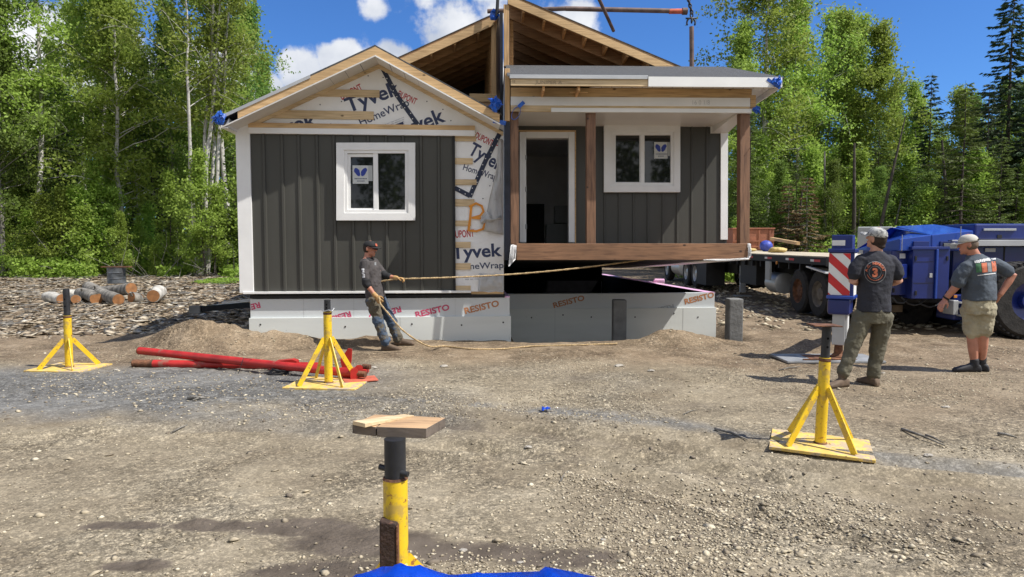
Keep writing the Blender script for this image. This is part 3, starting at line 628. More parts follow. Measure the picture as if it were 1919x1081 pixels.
# house-wrap printing
cr_ = [(Vector((q(943, 300).x, 0, 0)), (1, 0, 0))]; cs_ = cr_ + [(Vector((xs1, 0, 0)), (-1, 0, 0))]
W0 = 0.0
lettering(FL, 'Tyvek', (653, 211), (752, 175), 27, W0, M['navy'], wl, bold=.022)
lettering(FL, 'HomeWrap', (677, 236), (768, 197), 14.5, W0, M['navy'], wl, bold=.01)
lettering(FL, 'DUPONT', (641, 187), (680, 167), 12, W0, M['red_ink'], wl, bold=.02); lettering(FL, 'DUPONT', (744, 180), (778, 196), 12, W0, M['red_ink'], wl, bold=.02)
lettering(FL, 'Tyvek', (490, 262), (596, 234), 26, W0, M['navy'], wl, bold=.022)
lettering(FL, 'Tyvek', (742, 262), (836, 226), 27, W0, M['navy'], wl, bold=.022)
for i in range(3): lettering(FL, '||||||| |||| ||||| ||||||||| ||||', (716, 244 - i * 4), (757, 228 - i * 4), 1.3, W0, M['navy'], wl, 'small_print', bold=0, capchar='|')
lettering(FL, 'Tyvek', (876, 287), (938, 322), 25, W0, M['navy'], wl, bold=.022, clip=cs_); lettering(FL, 'DUPONT', (889, 258), (921, 274), 12, W0, M['red_ink'], wl, bold=.02, clip=cs_)
lettering(FL, 'DUPONT', (929, 272), (966, 288), 12, W0, M['red_ink'], wl, bold=.02, clip=cs_); lettering(FL, 'HomeWrap', (867, 318), (930, 338), 12, W0, M['navy'], wl, bold=.01, clip=cs_)
lettering(FL, 'Tyvek', (925, 298), (990, 336), 25, W0, M['navy'], wl, bold=.022, clip=cs_)
lettering(FL, 'DUPONT', (846, 446), (889, 443), 13.5, W0, M['red_ink'], wl, bold=.02, clip=cs_)
lettering(FL, 'Tyvek', (847, 485), (941, 479), 24, W0, M['navy'], wl, bold=.025, clip=cs_)
lettering(FL, 'HomeWrap', (851, 505), (944, 502), 11.5, W0, M['navy'], wl, bold=.012, clip=cs_)
lettering(FL, '|||| ||| |||| ||| |||| |||||||', (872, 524), (930, 522), 1.6, W0, M['navy'], wl, 'small_print', bold=0, capchar='|')
# orange spray-painted B
def stroke(fr, pts, w_px, yl, m, parent, name):
    mb = MB(); P = [fr.q(*p, yl) for p in pts]; w_ = abs(fr.q(900 + w_px, 400, yl).x - fr.q(900, 400, yl).x); 
    for i, (a, b2) in enumerate(zip(P[:-1], P[1:])):
        d = (b2 - a); d.y = 0; e = d.normalized() * w_ * .25; mb.bar(a - e, b2 + e, .002 + .0003 * (i % 3), w_, up=(-d.normalized().z, 0, d.normalized().x))
    return mb.build(name, m, parent)
stroke(FL, [(883, 388), (881, 410), (878, 432)], 4.5, -.0275, M['orange_paint'], wl, 'painted_letter')
stroke(FL, [(880, 387), (892, 381), (903, 386), (906, 396), (900, 404), (885, 408), (900, 409), (909, 418), (905, 429), (893, 433), (880, 432)], 4, -.0255, M['orange_paint'], wl, 'painted_letter')
# seam tape with cap nails
for pts in (((712, 118), (742, 176), (786, 238)), ((940, 243), (909, 303), (880, 369)), ((881, 367), (852, 352))):
    t_ = strip(FL, 'seam_tape', pts, 8.5, -.003, M['seam'], wl); nm = MB()
    for (a, b2) in zip(pts[:-1], pts[1:]):
        k_ = int(math.hypot(b2[0] - a[0], b2[1] - a[1]) / 12)
        for i in range(k_):
            u = (i + .5) / k_; p = q(a[0] + (b2[0] - a[0]) * u + (2 if i % 2 else -2), a[1] + (b2[1] - a[1]) * u, -.009); nm.lathe([(.009, -.002), (.007, -.004)], (p.x, p.y, p.z), 'Y', 10)
    nm.build('cap_nail', M['white'], t_)
nm = MB(); rr = random.Random(4)
for px, py in ((640, 190), (600, 196), (572, 218), (560, 196), (718, 145), (730, 160), (690, 142), (800, 190), (830, 205), (845, 226), (770, 150), (905, 292), (925, 260), (918, 348), (933, 430), (905, 372), (620, 232), (860, 262)):
    p = q(px, py); nm.lathe([(.010, -.003), (.008, -.005)], (p.x, 0, p.z), 'Y', 8)
nm.build('cap_nail', M['seam'], wl)
# torn, loose flap of wrap hanging at the corner
def flap(fr, name, outline, yl, seed, parent, m, amp=.05):
    bm = bmesh.new(); n = 14; top, bot = outline
    def lerp(pl, u):
        u *= len(pl) - 1; i = min(int(u), len(pl) - 2); u -= i; return (pl[i][0] * (1 - u) + pl[i + 1][0] * u, pl[i][1] * (1 - u) + pl[i + 1][1] * u)
    g = []
    for i in range(n + 1):
        row = []
        for j in range(9):
            a, b2 = lerp(top, i / n), lerp(bot, i / n); v = j / 8; px, py = a[0] * (1 - v) + b2[0] * v, a[1] * (1 - v) + b2[1] * v
            off = amp * (1.1 * math.sin(v * 3.0) + 1.1 * float(vnoise(i * .45 + seed, j * .6, 1.0)))
            row.append(bm.verts.new(fr.q(px, py, yl) + Vector((0, -abs(off), 0))))
        g.append(row)
    for i in range(n):
        for j in range(8): bm.faces.new((g[i][j], g[i + 1][j], g[i + 1][j + 1], g[i][j + 1]))
    bmesh.ops.solidify(bm, geom=bm.faces[:], thickness=.002)
    me = bpy.data.meshes.new(name); bm.to_mesh(me); bm.free(); return link(name, me, m, parent, smooth=True)
flap(FL, 'torn_wrap', ([(934, 262), (930, 320), (917, 372), (912, 400), (905, 432)], [(943, 262), (943, 330), (943, 380), (943, 410), (943, 440)]), -.006, 3, wl, M['wrap'], .07)
flap(FL, 'torn_wrap', ([(899, 412), (912, 396), (926, 404), (938, 400)], [(902, 420), (914, 418), (929, 416), (941, 412)]), -.012, 7, wl, M['wrap'], .09)
flap(FL, 'torn_wrap', ([(898, 512), (915, 514), (930, 513), (943, 515)], [(896, 545), (915, 548), (930, 546), (943, 548)]), -.006, 9, wl, M['wrap'], .04)

# gable roof -----------------------------------------------------------------
OV = -.48   # overhang
pT = q(703, 84, OV); lT = q(412, 218, OV); rT = q(940, 213, OV)
kL = (pT.z - lT.z) / (pT.x - lT.x); kR = (pT.z - rT.z) / (rT.x - pT.x)
GLEN = 6.5
def slope_slab(name, xa, za, xb, zb_, th0, th1, y0, y1, m, parent, inset=0):
    """a slab under the roof line from (xa,za) to (xb,zb_), between depths th0 and th1 below it"""
    return MB().prism([(xa, za - th0), (xb, zb_ - th0), (xb, zb_ - th1), (xa, za - th1)], y0, y1).build(name, m, parent)
slope_slab('shingle_roof', lT.x, lT.z, pT.x, pT.z, -.004, .022, OV + .0, GLEN, M['shingle'], HL)
slope_slab('shingle_roof', rT.x, rT.z, pT.x + .001, pT.z, .0, .022, OV + .0, GLEN, M['shingle'], HL)
slope_slab('drip_edge', lT.x - .01, lT.z, lT.x + (pT.x - lT.x) * .58, lT.z + (pT.z - lT.z) * .58, .0, .05, OV - .012, OV - .002, M['galv'], HL)
lb = (lT.x + .0, lT.z); 
slope_slab('rake_board', q(440, 0, OV).x, pT.z - kL * (pT.x - q(440, 0, OV).x), pT.x, pT.z, .024, .15, OV - .001, OV + .037, M['pine'], HL)
slope_slab('rake_board', rT.x - .03, rT.z + .03 * kR, pT.x, pT.z, .024, .15, OV - .001, OV + .037, M['pine'], HL)
slope_slab('rake_soffit', lT.x + .02, lT.z, pT.x, pT.z, .152, .172, OV - .014, 0, M['soffit'] if 'soffit' in M else M['alum'], HL)
slope_slab('rake_soffit', rT.x - .02, rT.z, pT.x, pT.z, .152, .172, OV - .014, 0, M['alum'], HL)
# perforation / panel joints of the rake soffit
for (xa, za, k_, sg) in ((lT.x, lT.z, kL, 1), (rT.x, rT.z, kR, -1)):
    jn = MB(); L_ = abs(pT.x - xa); n_ = int(L_ / .21)
    for i in range(1, n_):
        d_ = L_ * i / n_; x = xa + sg * d_; z = za + k_ * d_ - .1725
        jn.add([(x - .004, OV, z), (x + .004, OV, z), (x + .004, -.002, z), (x - .004, -.002, z), (x - .004, OV, z - .002), (x + .004, OV, z - .002), (x + .004, -.002, z - .002), (x - .004, -.002, z - .002)], [(4, 5, 6, 7), (0, 3, 2, 1), (0, 1, 5, 4), (2, 3, 7, 6), (1, 2, 6, 5), (3, 0, 4, 7)])
    jn.build('soffit_joint', M['seam'], HL)
slope_slab('frieze_board', q(462, 0, 0).x, pT.z - kL * (pT.x - q(462, 0, 0).x), pT.x, pT.z, .175, .235, -.038, 0, M['pine_pale'], HL)
slope_slab('frieze_board', xr - .01, rT.z + kR * (rT.x - xr + .01), pT.x, pT.z, .175, .235, -.038, 0, M['pine_pale'], HL)
MB().box((lT.x, OV, lT.z - .15), (lT.x + .02, GLEN, lT.z - .02)).build('eave_fascia', M['white'], HL)
MB().prism([(lT.x + .02, lT.z - .172), (xl, lT.z - .172), (xl, lT.z - .152), (lT.x + .02, lT.z - .152)], OV, GLEN).build('eave_soffit', M['alum'], HL)
# soffit return at the left corner
MB().prism([(lT.x + .03, lT.z - .17), (xl - .0, lT.z - .17), (xl - .0, lT.z - .02 + .0)], OV + .05, -.065).build('soffit_return', M['white'], HL) 
bundle(FL, 'tape_wrap', 411, 222, OV - .06, 15, 1, HL, 12); bundle(FL, 'tape_wrap', 927, 196, OV - .05, 15, 2, HL, 12); bundle(FL, 'tape_wrap', 926, 28, 1.15, 12, 3, HL, 8)

# main roof half, open to the front: sloping rafters under black-edged sheathing
YR = 1.25
a0, a1 = FL.q(738, 112, YR), FL.q(931, 24, YR); sl_ = (a1.z - a0.z) / (a1.x - a0.x)
aE = (xl - .35, a1.z - sl_ * (a1.x - xl + .35))
MB().prism([(aE[0], aE[1]), (a1.x, a1.z), (a1.x, a1.z - .035), (aE[0], aE[1] - .035)], YR, HLEN + .4).build('main_roof_deck', M['sheath'], HL)
MB().prism([(aE[0], aE[1] + .014), (a1.x, a1.z + .014), (a1.x, a1.z + .002), (aE[0], aE[1] + .002)], YR - .01, HLEN + .4).build('main_shingles', M['shingle'], HL)
for i in range(9):
    y = YR - .004 + i * .50; w_ = .165 if i else .15
    MB().prism([(aE[0], aE[1] - .037), (a1.x - .05, a1.z - .037 - .05 * sl_), (a1.x - .05, a1.z - .037 - w_ - .05 * sl_), (aE[0], aE[1] - .037 - w_)], y, y + .04).build('rafter', M['pine'] if i == 0 else M['rafter'], HL)
for i in range(5):   # blocking between the first rafters
    u = .18 + i * .17; x = aE[0] + (a1.x - aE[0]) * (.45 + .55 * u); z = aE[1] + (x - aE[0]) * sl_
    MB().box((x, YR + .04, z - .20), (x + .04, YR + .49, z - .045)).build('blocking', M['rafter'], HL)
s0, s1 = FL.q(921, 60, YR + .05), FL.q(932, 190, YR + .05); MB().box((s0.x, YR + .045, s1.z), (s1.x, YR + .13, a1.z - .1)).build('ridge_stud', M['pine_v'], HL, bevel=.003)
for i in range(1, 7): MB().box((s0.x, YR + .05 + i * .5 + .04, s1.z), (s1.x, YR + .12 + i * .5 + .04, a1.z - .12)).build('ridge_stud', M['rafter'], HL)
zc = FL.q(900, 186, YR).z
MB().box((xl + .1, YR, zc - .14), (xr - .06, HLEN, zc - .02)).build('attic_floor', M['sheath'], HL)
board(FL, 'bottom_chord', 880, 176, 934, 190, YR - .02, .06, M['pine'], HL)
# black hanging membrane down the marriage line
MB().box((xr - .03, YR + .2, zb), (xr + .012, HLEN, a1.z + .05)).build('marriage_membrane', M['black'], HL)
sc_ = FL.q(931, 20, 1.1); MB().tube([sc_ + Vector((0, 0, -.1)), sc_ + Vector((.02, 0, .25)), sc_ + Vector((.05, 0, .5))], .03, 10).build('lifting_strap', M['blacksteel'], HL)

# ------------------------------------------------------------------ RIGHT MODULE, hanging from the crane, its back end a little lower
FR = Frame(Matrix.Translation((0, 10.75, 0)) @ Matrix.Rotation(R(1.6), 4, 'Z') @ Matrix.Translation((0, 0, 1.6)) @ Matrix.Rotation(R(-3.0), 4, 'X') @ Matrix.Translation((0, 0, -1.6)))
HR = thing('suspended_house_module', 'grey half of the small house with open porch, hanging from slings above its foundation', 'house', M=FR.M)
q = FR.q; YW = 1.12; RL = 8.4
rx0 = q(957, 460).x; rx1 = q(1406, 460).x
zf0, zf1 = q(1100, 487).z, q(1100, 456).z
wx0 = rx0 + .0; wx1 = q(1364, 400, YW).x
MB().box((rx0 + .09, -.0, zf0), (rx1, .045, zf1)).build('porch_rim_beam', M['stain'], HR, bevel=.004)
MB().box((rx1 - .045, .047, zf0 + .003), (rx1 - .002, YW + .1, zf1 - .003)).build('porch_side_beam', M['stain'], HR, bevel=.004)
dk = MB(); y = .05; 
while y < YW - .1: dk.box((rx0 + .02, y, zf1 - .045), (rx1 - .05, y + .135, zf1 - .006)); y += .14
dk.build('porch_decking', M['stain'], HR)
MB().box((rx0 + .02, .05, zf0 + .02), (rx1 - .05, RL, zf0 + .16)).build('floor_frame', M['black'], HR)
MB().box((rx1 - .5, .1, zf0 + .004), (rx1 - .01, RL, zf0 + .019)).build('belly_wrap', M['wrap'], HR)
flap(FR, 'hanging_wrap', ([(1318, 486), (1340, 485), (1370, 485), (1404, 482)], [(1318, 488), (1345, 491), (1372, 489), (1402, 487)]), -.004, 5, HR, M['wrap'], .02)
MB().box((rx0 + .02, RL - .03, zf0 - .34), (q(1128, 500, RL).x, RL, zf0 + .02)).build('rear_shade_sheet', M['pit'], HR)  # added black sheet standing in for the shade at the rear gap
# posts
for (x0, x1_, y0_, y1_) in ((957, 972, 206, 456), (1100, 1117, 209, 458), (1388, 1407, 207, 458)):
    p, q2 = q(x0, y1_, .02), q(x1_, y0_, .02); wd = abs(q2.x - p.x); MB().box((p.x, .02 + .03, zf1 - .004), (q2.x, .05 + wd, q(1200, 209, .02).z + .02)).build('porch_post', M['stain_v'], HR, bevel=.004)
flap(FR, 'wrapped_end', ([(957, 459), (962, 458), (968, 460)], [(953, 500), (958, 495), (966, 486)]), -.004, 15, HR, M['wrap'], .03)
flap(FR, 'wrapped_end', ([(1401, 456), (1404, 456), (1407, 457)], [(1401, 482), (1404, 483), (1407, 481)]), -.004, 17, HR, M['wrap'], .02)
# front wall of the module
zwt = q(1200, 219, YW).z; zwb = q(1200, 455, YW).z
dl, dr, dt = q(973, 400, YW).x, q(1078, 400, YW).x, q(1000, 247, YW).z
wb = q(1136, 356, YW), q(1272, 238, YW)
fw = MB(); z0w = zf0 + .16
fw.box((wx0, YW, z0w), (dl, YW + .14, zwt)).box((dl, YW, dt), (dr, YW + .14, zwt)).box((dr, YW, z0w), (wb[0].x, YW + .14, zwt)).box((wb[1].x, YW, z0w), (wx1 - .02, YW + .14, zwt))
fw.box((wb[0].x, YW, z0w), (wb[1].x, YW + .14, wb[0].z)).box((wb[0].x, YW, wb[1].z), (wb[1].x, YW + .14, zwt))
for px in (1104, 1133, 1160, 1187, 1214, 1242, 1269, 1296, 1324):
    x = q(px, 400, YW).x; zs_ = [(z0w, zwt)] if not (1130 < px < 1280) else [(z0w, wb[0].z), (wb[1].z, zwt)]
    for za, zb2 in zs_:
        fw.add([(x - .02, YW, za), (x - .011, YW - .017, za), (x + .011, YW - .017, za), (x + .02, YW, za), (x - .02, YW, zb2), (x - .011, YW - .017, zb2), (x + .011, YW - .017, zb2), (x + .02, YW, zb2)], [(0, 1, 5, 4), (1, 2, 6, 5), (2, 3, 7, 6), (4, 5, 6, 7), (0, 3, 2, 1)])
fw.build('siding', M['siding'], HR)
board(FR, 'corner_trim', 1350.5, 222, 1364.5, 449, YW - .03, .12, M['white'], HR)
MB().box((wx1 - .02, YW + .09, z0w), (wx1, RL, zwt)).build('side_wall', M['siding'], HR)
MB().box((wx0, YW + .14, z0w), (wx0 + .02, RL, q(960, 10, YW).z)).build('marriage_membrane', M['navyplastic'], HR)
MB().box((wx0, RL, z0w), (wx1, RL + .14, zwt)).build('rear_wall', M['siding'], HR)
M['interior'] = mat('unfinished_interior_wall', (.7, .7, .7), .9, .05, 3)
MB().box((wx0 + .03, YW + .15, zwt - .05), (wx1 - .03, RL, zwt - .01)).build('ceiling', M['interior'], HR)
MB().box((wx0 + .03, 4.6, z0w), (wx1 - .03, 4.7, zwt - .06)).build('partition_wall', M['interior'], HR)
MB().box((wx0 + .03, YW + .15, z0w - .02), (wx1 - .03, RL, z0w + .02)).build('floor', M['interior'], HR)
p, r_ = FR.q(984, 452, 4.55), FR.q(1020, 382, 4.55); MB().box((p.x, 4.55, z0w + .02), (r_.x, 4.59, r_.z)).build('interior_door', M['dark'], HR)
p, r_ = FR.q(1024, 446, 4.2), FR.q(1062, 420, 4.2); MB().box((p.x, 4.15, z0w), (r_.x, 4.6, r_.z)).build('counter', M['paper2'], HR); 
p, r_ = FR.q(1040, 418, 4.3), FR.q(1066, 385, 4.3); MB().box((p.x, 4.3, p.z), (r_.x, 4.6, r_.z)).build('cupboard', M['paper2'], HR)
# door opening
dfr = bpy.data.objects.new('doorway', None); COL.objects.link(dfr); dfr.parent = HR
fm = MB(); pxbar(FR, fm, 974, 247, 986, 454, YW - .03, YW + .12); pxbar(FR, fm, 1066, 247, 1077, 454, YW - .03, YW + .12); pxbar(FR, fm, 986.3, 247, 1065.7, 258, YW - .03, YW + .12); fm.build('door_frame', M['white'], dfr, bevel=.003)
fm = MB(); pxbar(FR, fm, 981, 258, 984, 454, YW - .036, YW - .03); fm.build('door_stop', M['alum'], dfr)
for y_ in (290, 350, 420): board(FR, 'hinge', 984.5, y_, 987.5, y_ + 9, YW - .045, .015, M['steel'], dfr)
fm = MB(); pxbar(FR, fm, 1077.4, 244, 1079.5, 455, YW - .035, YW - .002); pxbar(FR, fm, 972, 244, 1077, 246.4, YW - .035, YW - .002); fm.build('door_trim', M['pine'], dfr)
window(FR, YW - .03, (1132, 234, 1275, 360), (1145, 247, 1263, 348), (1200.5, 1208, 253, 341), HR, False, (1226, 266, 1251, 297))
# porch ceiling, header beam, fascia
zc0, zc1 = q(1200, 208.5, 0).z, q(1200, 219, YW).z
hx1 = q(1409, 190).x
def hb(name, x0, y0, x1, y1, ya, th, m, lab=None): return board(FR, name, x0, y0, x1, y1, ya, th, M[m], HR, label=lab)
hb('header_board', 957, 166.5, 1409, 183, .012, .04, 'pine'); hb('header_trim', 957, 183.3, 1406, 197, .0, .03, 'white'); hb('header_board', 957, 197.3, 1405, 203.5, .004, .04, 'pine_pale'); hb('header_trim', 1033, 203.8, 1409, 209.5, -.012, .06, 'alum'); hb('header_board', 957, 203.8, 1032.6, 208.5, .004, .04, 'pine_pale')
hb('header_end', 1406.5, 178, 1417, 200, .002, .16, 'pine'); 
MB().box((rx0 + .01, .06, zc0 + .012), (hx1 - .2, YW, zc0 + .03)).build('porch_ceiling', M['alum'], HR)
# return beam box on the right side of the porch ceiling
a_, b_ = q(1332, 249, YW), q(1408, 209.5, 0)
MB().box((q(1385, 300, 0).x, .06, b_.z + .005), (hx1 - .002, YW + .2, b_.z + .22)).build('side_header', M['white'], HR)
MB().box((q(1331, 300, YW).x, YW - .02, q(1340, 250, YW).z), (hx1 - .002, YW + .1, b_.z + .2)).build('header_return', M['white'], HR)
MB().hexa([(q(1333, 300, YW).x, YW - .03, q(1340, 249.5, YW).z), (hx1 - .004, YW - .03, q(1340, 249.5, YW).z), (hx1 - .004, .1, b_.z + .012), (q(1388, 300, 0).x, .1, b_.z + .012),
           (q(1333, 300, YW).x, YW - .03, b_.z + .1), (hx1 - .004, YW - .03, b_.z + .1), (hx1 - .004, .1, b_.z + .1), (q(1388, 300, 0).x, .1, b_.z + .1)]).build('side_soffit', M['alum'], HR)
# porch roof: shallow shingled slab from the eave back to the gable
YE = -.42
e0, e1 = q(953, 147, YE), q(1468, 147, YE)
t0 = q(948, 124, YW + .05)
zs = q(1200, 122, YW + .05).z
zE = q(1200, 143, YE).z
pr = MB(); xa, xb = q(951, 143, YE).x, e1.x + .02
pr.hexa([(xa, YE, zE - .015), (xb, YE, zE - .015), (xb - .35, YW + .1, zs - .03), (xa, YW + .1, zs - .03), (xa, YE, zE), (xb, YE, zE), (xb - .35, YW + .1, zs), (xa, YW + .1, zs)]).build('porch_roof', M['shingle'], HR)
# hip end and side eave running back on the right
MB().hexa([(xb - .36, YW + .102, zs - .03), (xb, YE + .001, zE - .016), (xb, RL, zE - .016), (xb - .9, RL, zs + .2), (xb - .36, YW + .102, zs - .001), (xb, YE + .001, zE - .001), (xb, RL, zE - .001), (xb - .9, RL, zs + .24)]).build('side_roof', M['shingle'], HR)
fz0, fz1 = q(1200, 162, YE).z, q(1200, 145, YE).z
xm = q(1215, 150, YE).x
board(FR, 'fascia_board', 957, 148, 1214, 160, YE + .02, .038, M['pine_pale'], HR)
for k, (ya, yb) in enumerate(((141, 146.5),)): board(FR, 'drip_edge', 955, ya, 1214, yb, YE - .004, .02, M['galv'], HR)
MB().box((xm, YE - .01, fz0), (xb - .06, YE + .03, fz1 + .012)).build('fascia', M['alum'], HR)
MB().box((xb - .06, YE - .01, fz0), (xb - .04, RL, fz1 + .012)).build('side_fascia', M['alum'], HR)
# perforated soffit under the eave
x_s = q(1112, 170, YE).x; sf = MB().hexa([(x_s, .0, zc0 + .36), (xb - .07, .0, zc0 + .36), (xb - .07, YE + .03, fz0 + .008), (x_s + .1, YE + .03, fz0 + .008), (x_s, .0, zc0 + .37), (xb - .07, .0, zc0 + .37), (xb - .07, YE + .03, fz0 + .018), (x_s + .1, YE + .03, fz0 + .018)]).build('eave_soffit', M['alum'], HR)
MB().hexa([(hx1 + .002, .0, zc0 + .355), (xb - .065, .0, zc0 + .355), (xb - .065, RL, fz0 + .008), (wx1 + .0, RL, fz0 + .008), (hx1 + .002, .0, zc0 + .36), (xb - .065, .0, zc0 + .36), (xb - .065, RL, fz0 + .018), (wx1, RL, fz0 + .018)]).build('side_soffit', M['alum'], HR)
pf = MB()
for i in range(20):
    x = x_s + .15 + i * .155; z = zc0 + .36 + (fz0 + .008 - zc0 - .36) * .5
    pf.box((x, -.24, z - .006), (x + .012, -.20, z - .002))
pf.build('soffit_vent', M['dark'], sf)
MB().box((rx0 + .02, .03, q(1000, 166, .03).z), (x_s, .06, zE + (zs - zE) * .28 - .05)).build('eave_shade_panel', M['black'], HR)  # black panel painting in the shade of the open eave
for px in (1017, 1083): board(FR, 'lookout', px, 160, px + 4, 170, YE + .06, .4, M['rafter'], HR)
board(FR, 'soffit_nailer', 1068, 169, 1102, 173, YE + .3, .04, M['pine'], HR)
lettering(FR, 'JUNIPER A', (1003, 156.5), (1053, 157.5), 6.2, YE + .02, M['pencil'], HR, bold=-.01)
lettering(FR, 'II', (961, 155), (965, 155), 5, YE + .02, M['pencil'], HR, bold=-.01)
lettering(FR, '16 0 1/8', (1298, 196), (1330, 196), 8, .0, M['pencil2'] if 'pencil2' in M else M['paper2'], HR, bold=-.02)
# left end: tall split stud seen edge on
board(FR, 'corner_stud', 946, 128, 955.5, 226, .0, .09, M['pine_v'], HR); board(FR, 'marriage_stud', 944, 8, 954, 124, YW + .12, .09, M['pine_v'], HR)
bundle(FR, 'tape_wrap', 1457, 154, YE - .03, 12, 5, HR, 9, 'tape2' if 'tape2' in M else 'tape'); bundle(FR, 'tape_wrap', 1418, 205, -.03, 9, 6, HR, 7); 
strip(FR, 'tape_strip', ((1438, 148), (1462, 165)), 6, YE - .012, M['tape'], HR)
def loop(fr, c_px, rx, ry, yl, w_, m, parent, tilt=.3):
    pts = []
    for k in range(25):
        a = 2 * math.pi * k / 24; u, v = rx * math.cos(a), ry * math.sin(a); pts.append((c_px[0] + u * math.cos(tilt) - v * math.sin(tilt) * -1, c_px[1] - u * math.sin(tilt) + v * math.cos(tilt)))
    mb = MB(); P = [fr.q(*p, yl) for p in pts]
    for a, b2 in zip(P[:-1], P[1:]): mb.bar(a, b2, .006, w_, up=(0, 1, 0)); 
    return mb.build('tape_loop', m, parent)
loop(FR, (967, 212), 7, 13, -.03, .035, M['tape'], HR, -.45); strip(FR, 'tape_strip', ((972, 200), (982, 191)), 7, -.035, M['tape'], HR); strip(FR, 'tape_strip', ((924, 226), (948, 231)), 8, -.02, M['tape'], HR)
MB().box((q(945, 300, .0).x, .02, zf0 - .0), (q(956, 300, .0).x, .04, q(950, 228, 0).z)).build('hanging_plastic', M['navyplastic'], HR)
# main gable half on the right
b0, b1 = q(952, -12, YW + .1), q(1284, 129, YW + .1); s2 = (b0.z - b1.z) / (b1.x - b0.x); YG = YW + .1
MB().prism([(b0.x, b0.z), (b1.x + .3, b1.z - .3 * s2), (b1.x + .3, b1.z - .3 * s2 - .03), (b0.x, b0.z - .03)], YG, RL).build('main_roof_deck', M['sheath'], HR)
MB().prism([(b0.x, b0.z + .014), (b1.x + .3, b1.z - .3 * s2 + .014), (b1.x + .3, b1.z - .3 * s2 + .001), (b0.x, b0.z + .001)], YG - .012, RL).build('main_shingles', M['shingle'], HR)
for i in range(9):
    y = YG - .004 + i * .50; w_ = .14 if i == 0 else .19; off = 0 if i else 0
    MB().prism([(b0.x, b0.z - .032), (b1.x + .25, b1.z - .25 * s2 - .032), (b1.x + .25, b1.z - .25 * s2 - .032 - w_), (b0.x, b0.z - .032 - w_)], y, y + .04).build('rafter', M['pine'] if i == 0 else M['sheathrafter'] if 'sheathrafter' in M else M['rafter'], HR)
for i in range(7):
    x = b0.x + .25 + i * .36; z = b0.z - (x - b0.x) * s2; MB().box((x, YG + .045, z - .20), (x + .04, YG + .49, z - .04)).build('blocking', M['rafter'], HR)
MB().box((wx0 + .02, YG + .05, zs - .25), (wx1, RL, zs - .05)).build('attic_floor', M['sheath'], HR)
for i in range(1, 6): MB().box((wx0 + .02, YG + i * .5 + .05, zs - .05), (wx0 + .1, YG + i * .5 + .12, b0.z - .2)).build('ridge_stud', M['rafter'], HR)
MB().prism([(wx0 + .02, zs - .05), (wx1 - .1, zs - .05), (wx0 + .02, b0.z - .1)], RL - .05, RL).build('rear_gable', M['sheath'], HR)

# ------------------------------------------------------------------ FOUNDATION
q = FL.q; FN = thing('foundation', 'grey insulated foundation with printed foam board, open at the right half', 'foundation', M=FL.M)
YB = 1.42
fx0, fx1, fx2 = q(469, 570).x, q(955, 570).x, q(1339, 570, YB).x
zt_, zl1, zl2 = q(700, 559).z, q(700, 594).z, q(1200, 577, YB).z
zr = q(1200, 549.5, YB).z
fo = MB(); fo.box((fx0, .0, -.6), (fx1, .16, zt_)); fo.box((fx0, .16, -.6), (fx0 + .16, 8.6, zt_)); fo.box((fx1 - .16, .16, -.6), (fx1, YB, zt_)); 
fo.box((fx1, YB, -.6), (fx2, YB + .16, zr)); fo.box((fx1 - .16, YB, -.6), (fx1, 8.6, zr))
fo.hexa([(fx2 - .16, YB + .16, -.6), (fx2, YB + .16, -.6), (fx2 - .45, 9.2, -.6), (fx2 - .61, 9.2, -.6), (fx2 - .16, YB + .16, zr), (fx2, YB + .16, zr), (fx2 - .45, 9.2, zr), (fx2 - .61, 9.2, zr)])
fo.box((fx1, 8.8, -.6), (fx2 - .5, 8.95, zr))
fnd = fo.build('foam_wall', M['foam'], FN)
MB().box((fx1 + .001, YB + .161, -.3), (fx2 - .17, YB + .168, zr - .004)).box((fx1 + .001, 8.79, -.3), (fx2 - .62, 8.799, zr - .004)).box((fx1 + .001, YB + .17, -.3), (fx1 + .008, 8.78, zr - .004)).hexa([(fx2 - .17, YB + .17, -.3), (fx2 - .162, YB + .17, -.3), (fx2 - .60, 8.78, -.3), (fx2 - .608, 8.78, -.3), (fx2 - .17, YB + .17, zr - .004), (fx2 - .162, YB + .17, zr - .004), (fx2 - .60, 8.78, zr - .004), (fx2 - .608, 8.78, zr - .004)]).build('shade_liner', M['pit'], FN)  # added inner faces, black in place of the deep shade inside the foundation
lo = MB(); fx0b, fx1b = q(467, 600, -.03).x, q(957.5, 600, -.03).x
lo.box((fx0b, -.04, -.6), (fx1b, -.001, zl1)); lo.box((fx1 + .001, -.001, -.6), (fx1b, YB - .041, zl1)); lo.box((fx1 + .001, YB - .04, -.6), (q(1342, 600, YB - .04).x, YB - .001, zl2)); lo.box((fx0b, .0, -.6), (fx0 - .001, 8.6, zl1))
lo.build('skirt_board', M['foamlow'], FN)
jt = MB()
for px in (750,): jt.box((q(px, 600, -.04).x - .002, -.0425, -.3), (q(px, 600, -.04).x + .002, -.0395, zl1 - .002))
for px in (1040, 1280): jt.box((q(px, 600, YB - .04).x - .002, YB - .0425, -.3), (q(px, 600, YB - .04).x + .002, YB - .0395, zl2 - .002))
for px in (569, 663, 853): jt.box((q(px, 570, 0).x - .0015, -.002, zl1), (q(px, 570, 0).x + .0015, .001, zt_ - .002))
jt.build('panel_joint', M['paper2'], FN)
wsh = MB()
for px, py, y in ((488, 608, -.04), (647, 612, -.04), (772, 607, -.04), (865, 609, -.04), (943, 604, -.04), (996, 595, YB - .04), (1055, 590, YB - .04), (1108, 594, YB - .04), (1190, 594, YB - .04), (1263, 587, YB - .04), (1308, 594, YB - .04)):
    p = q(px, py, y); wsh.lathe([(.014, -.004), (.011, -.007)], (p.x, y, p.z), 'Y', 12)
wsh.build('fastener', M['dark'], FN)
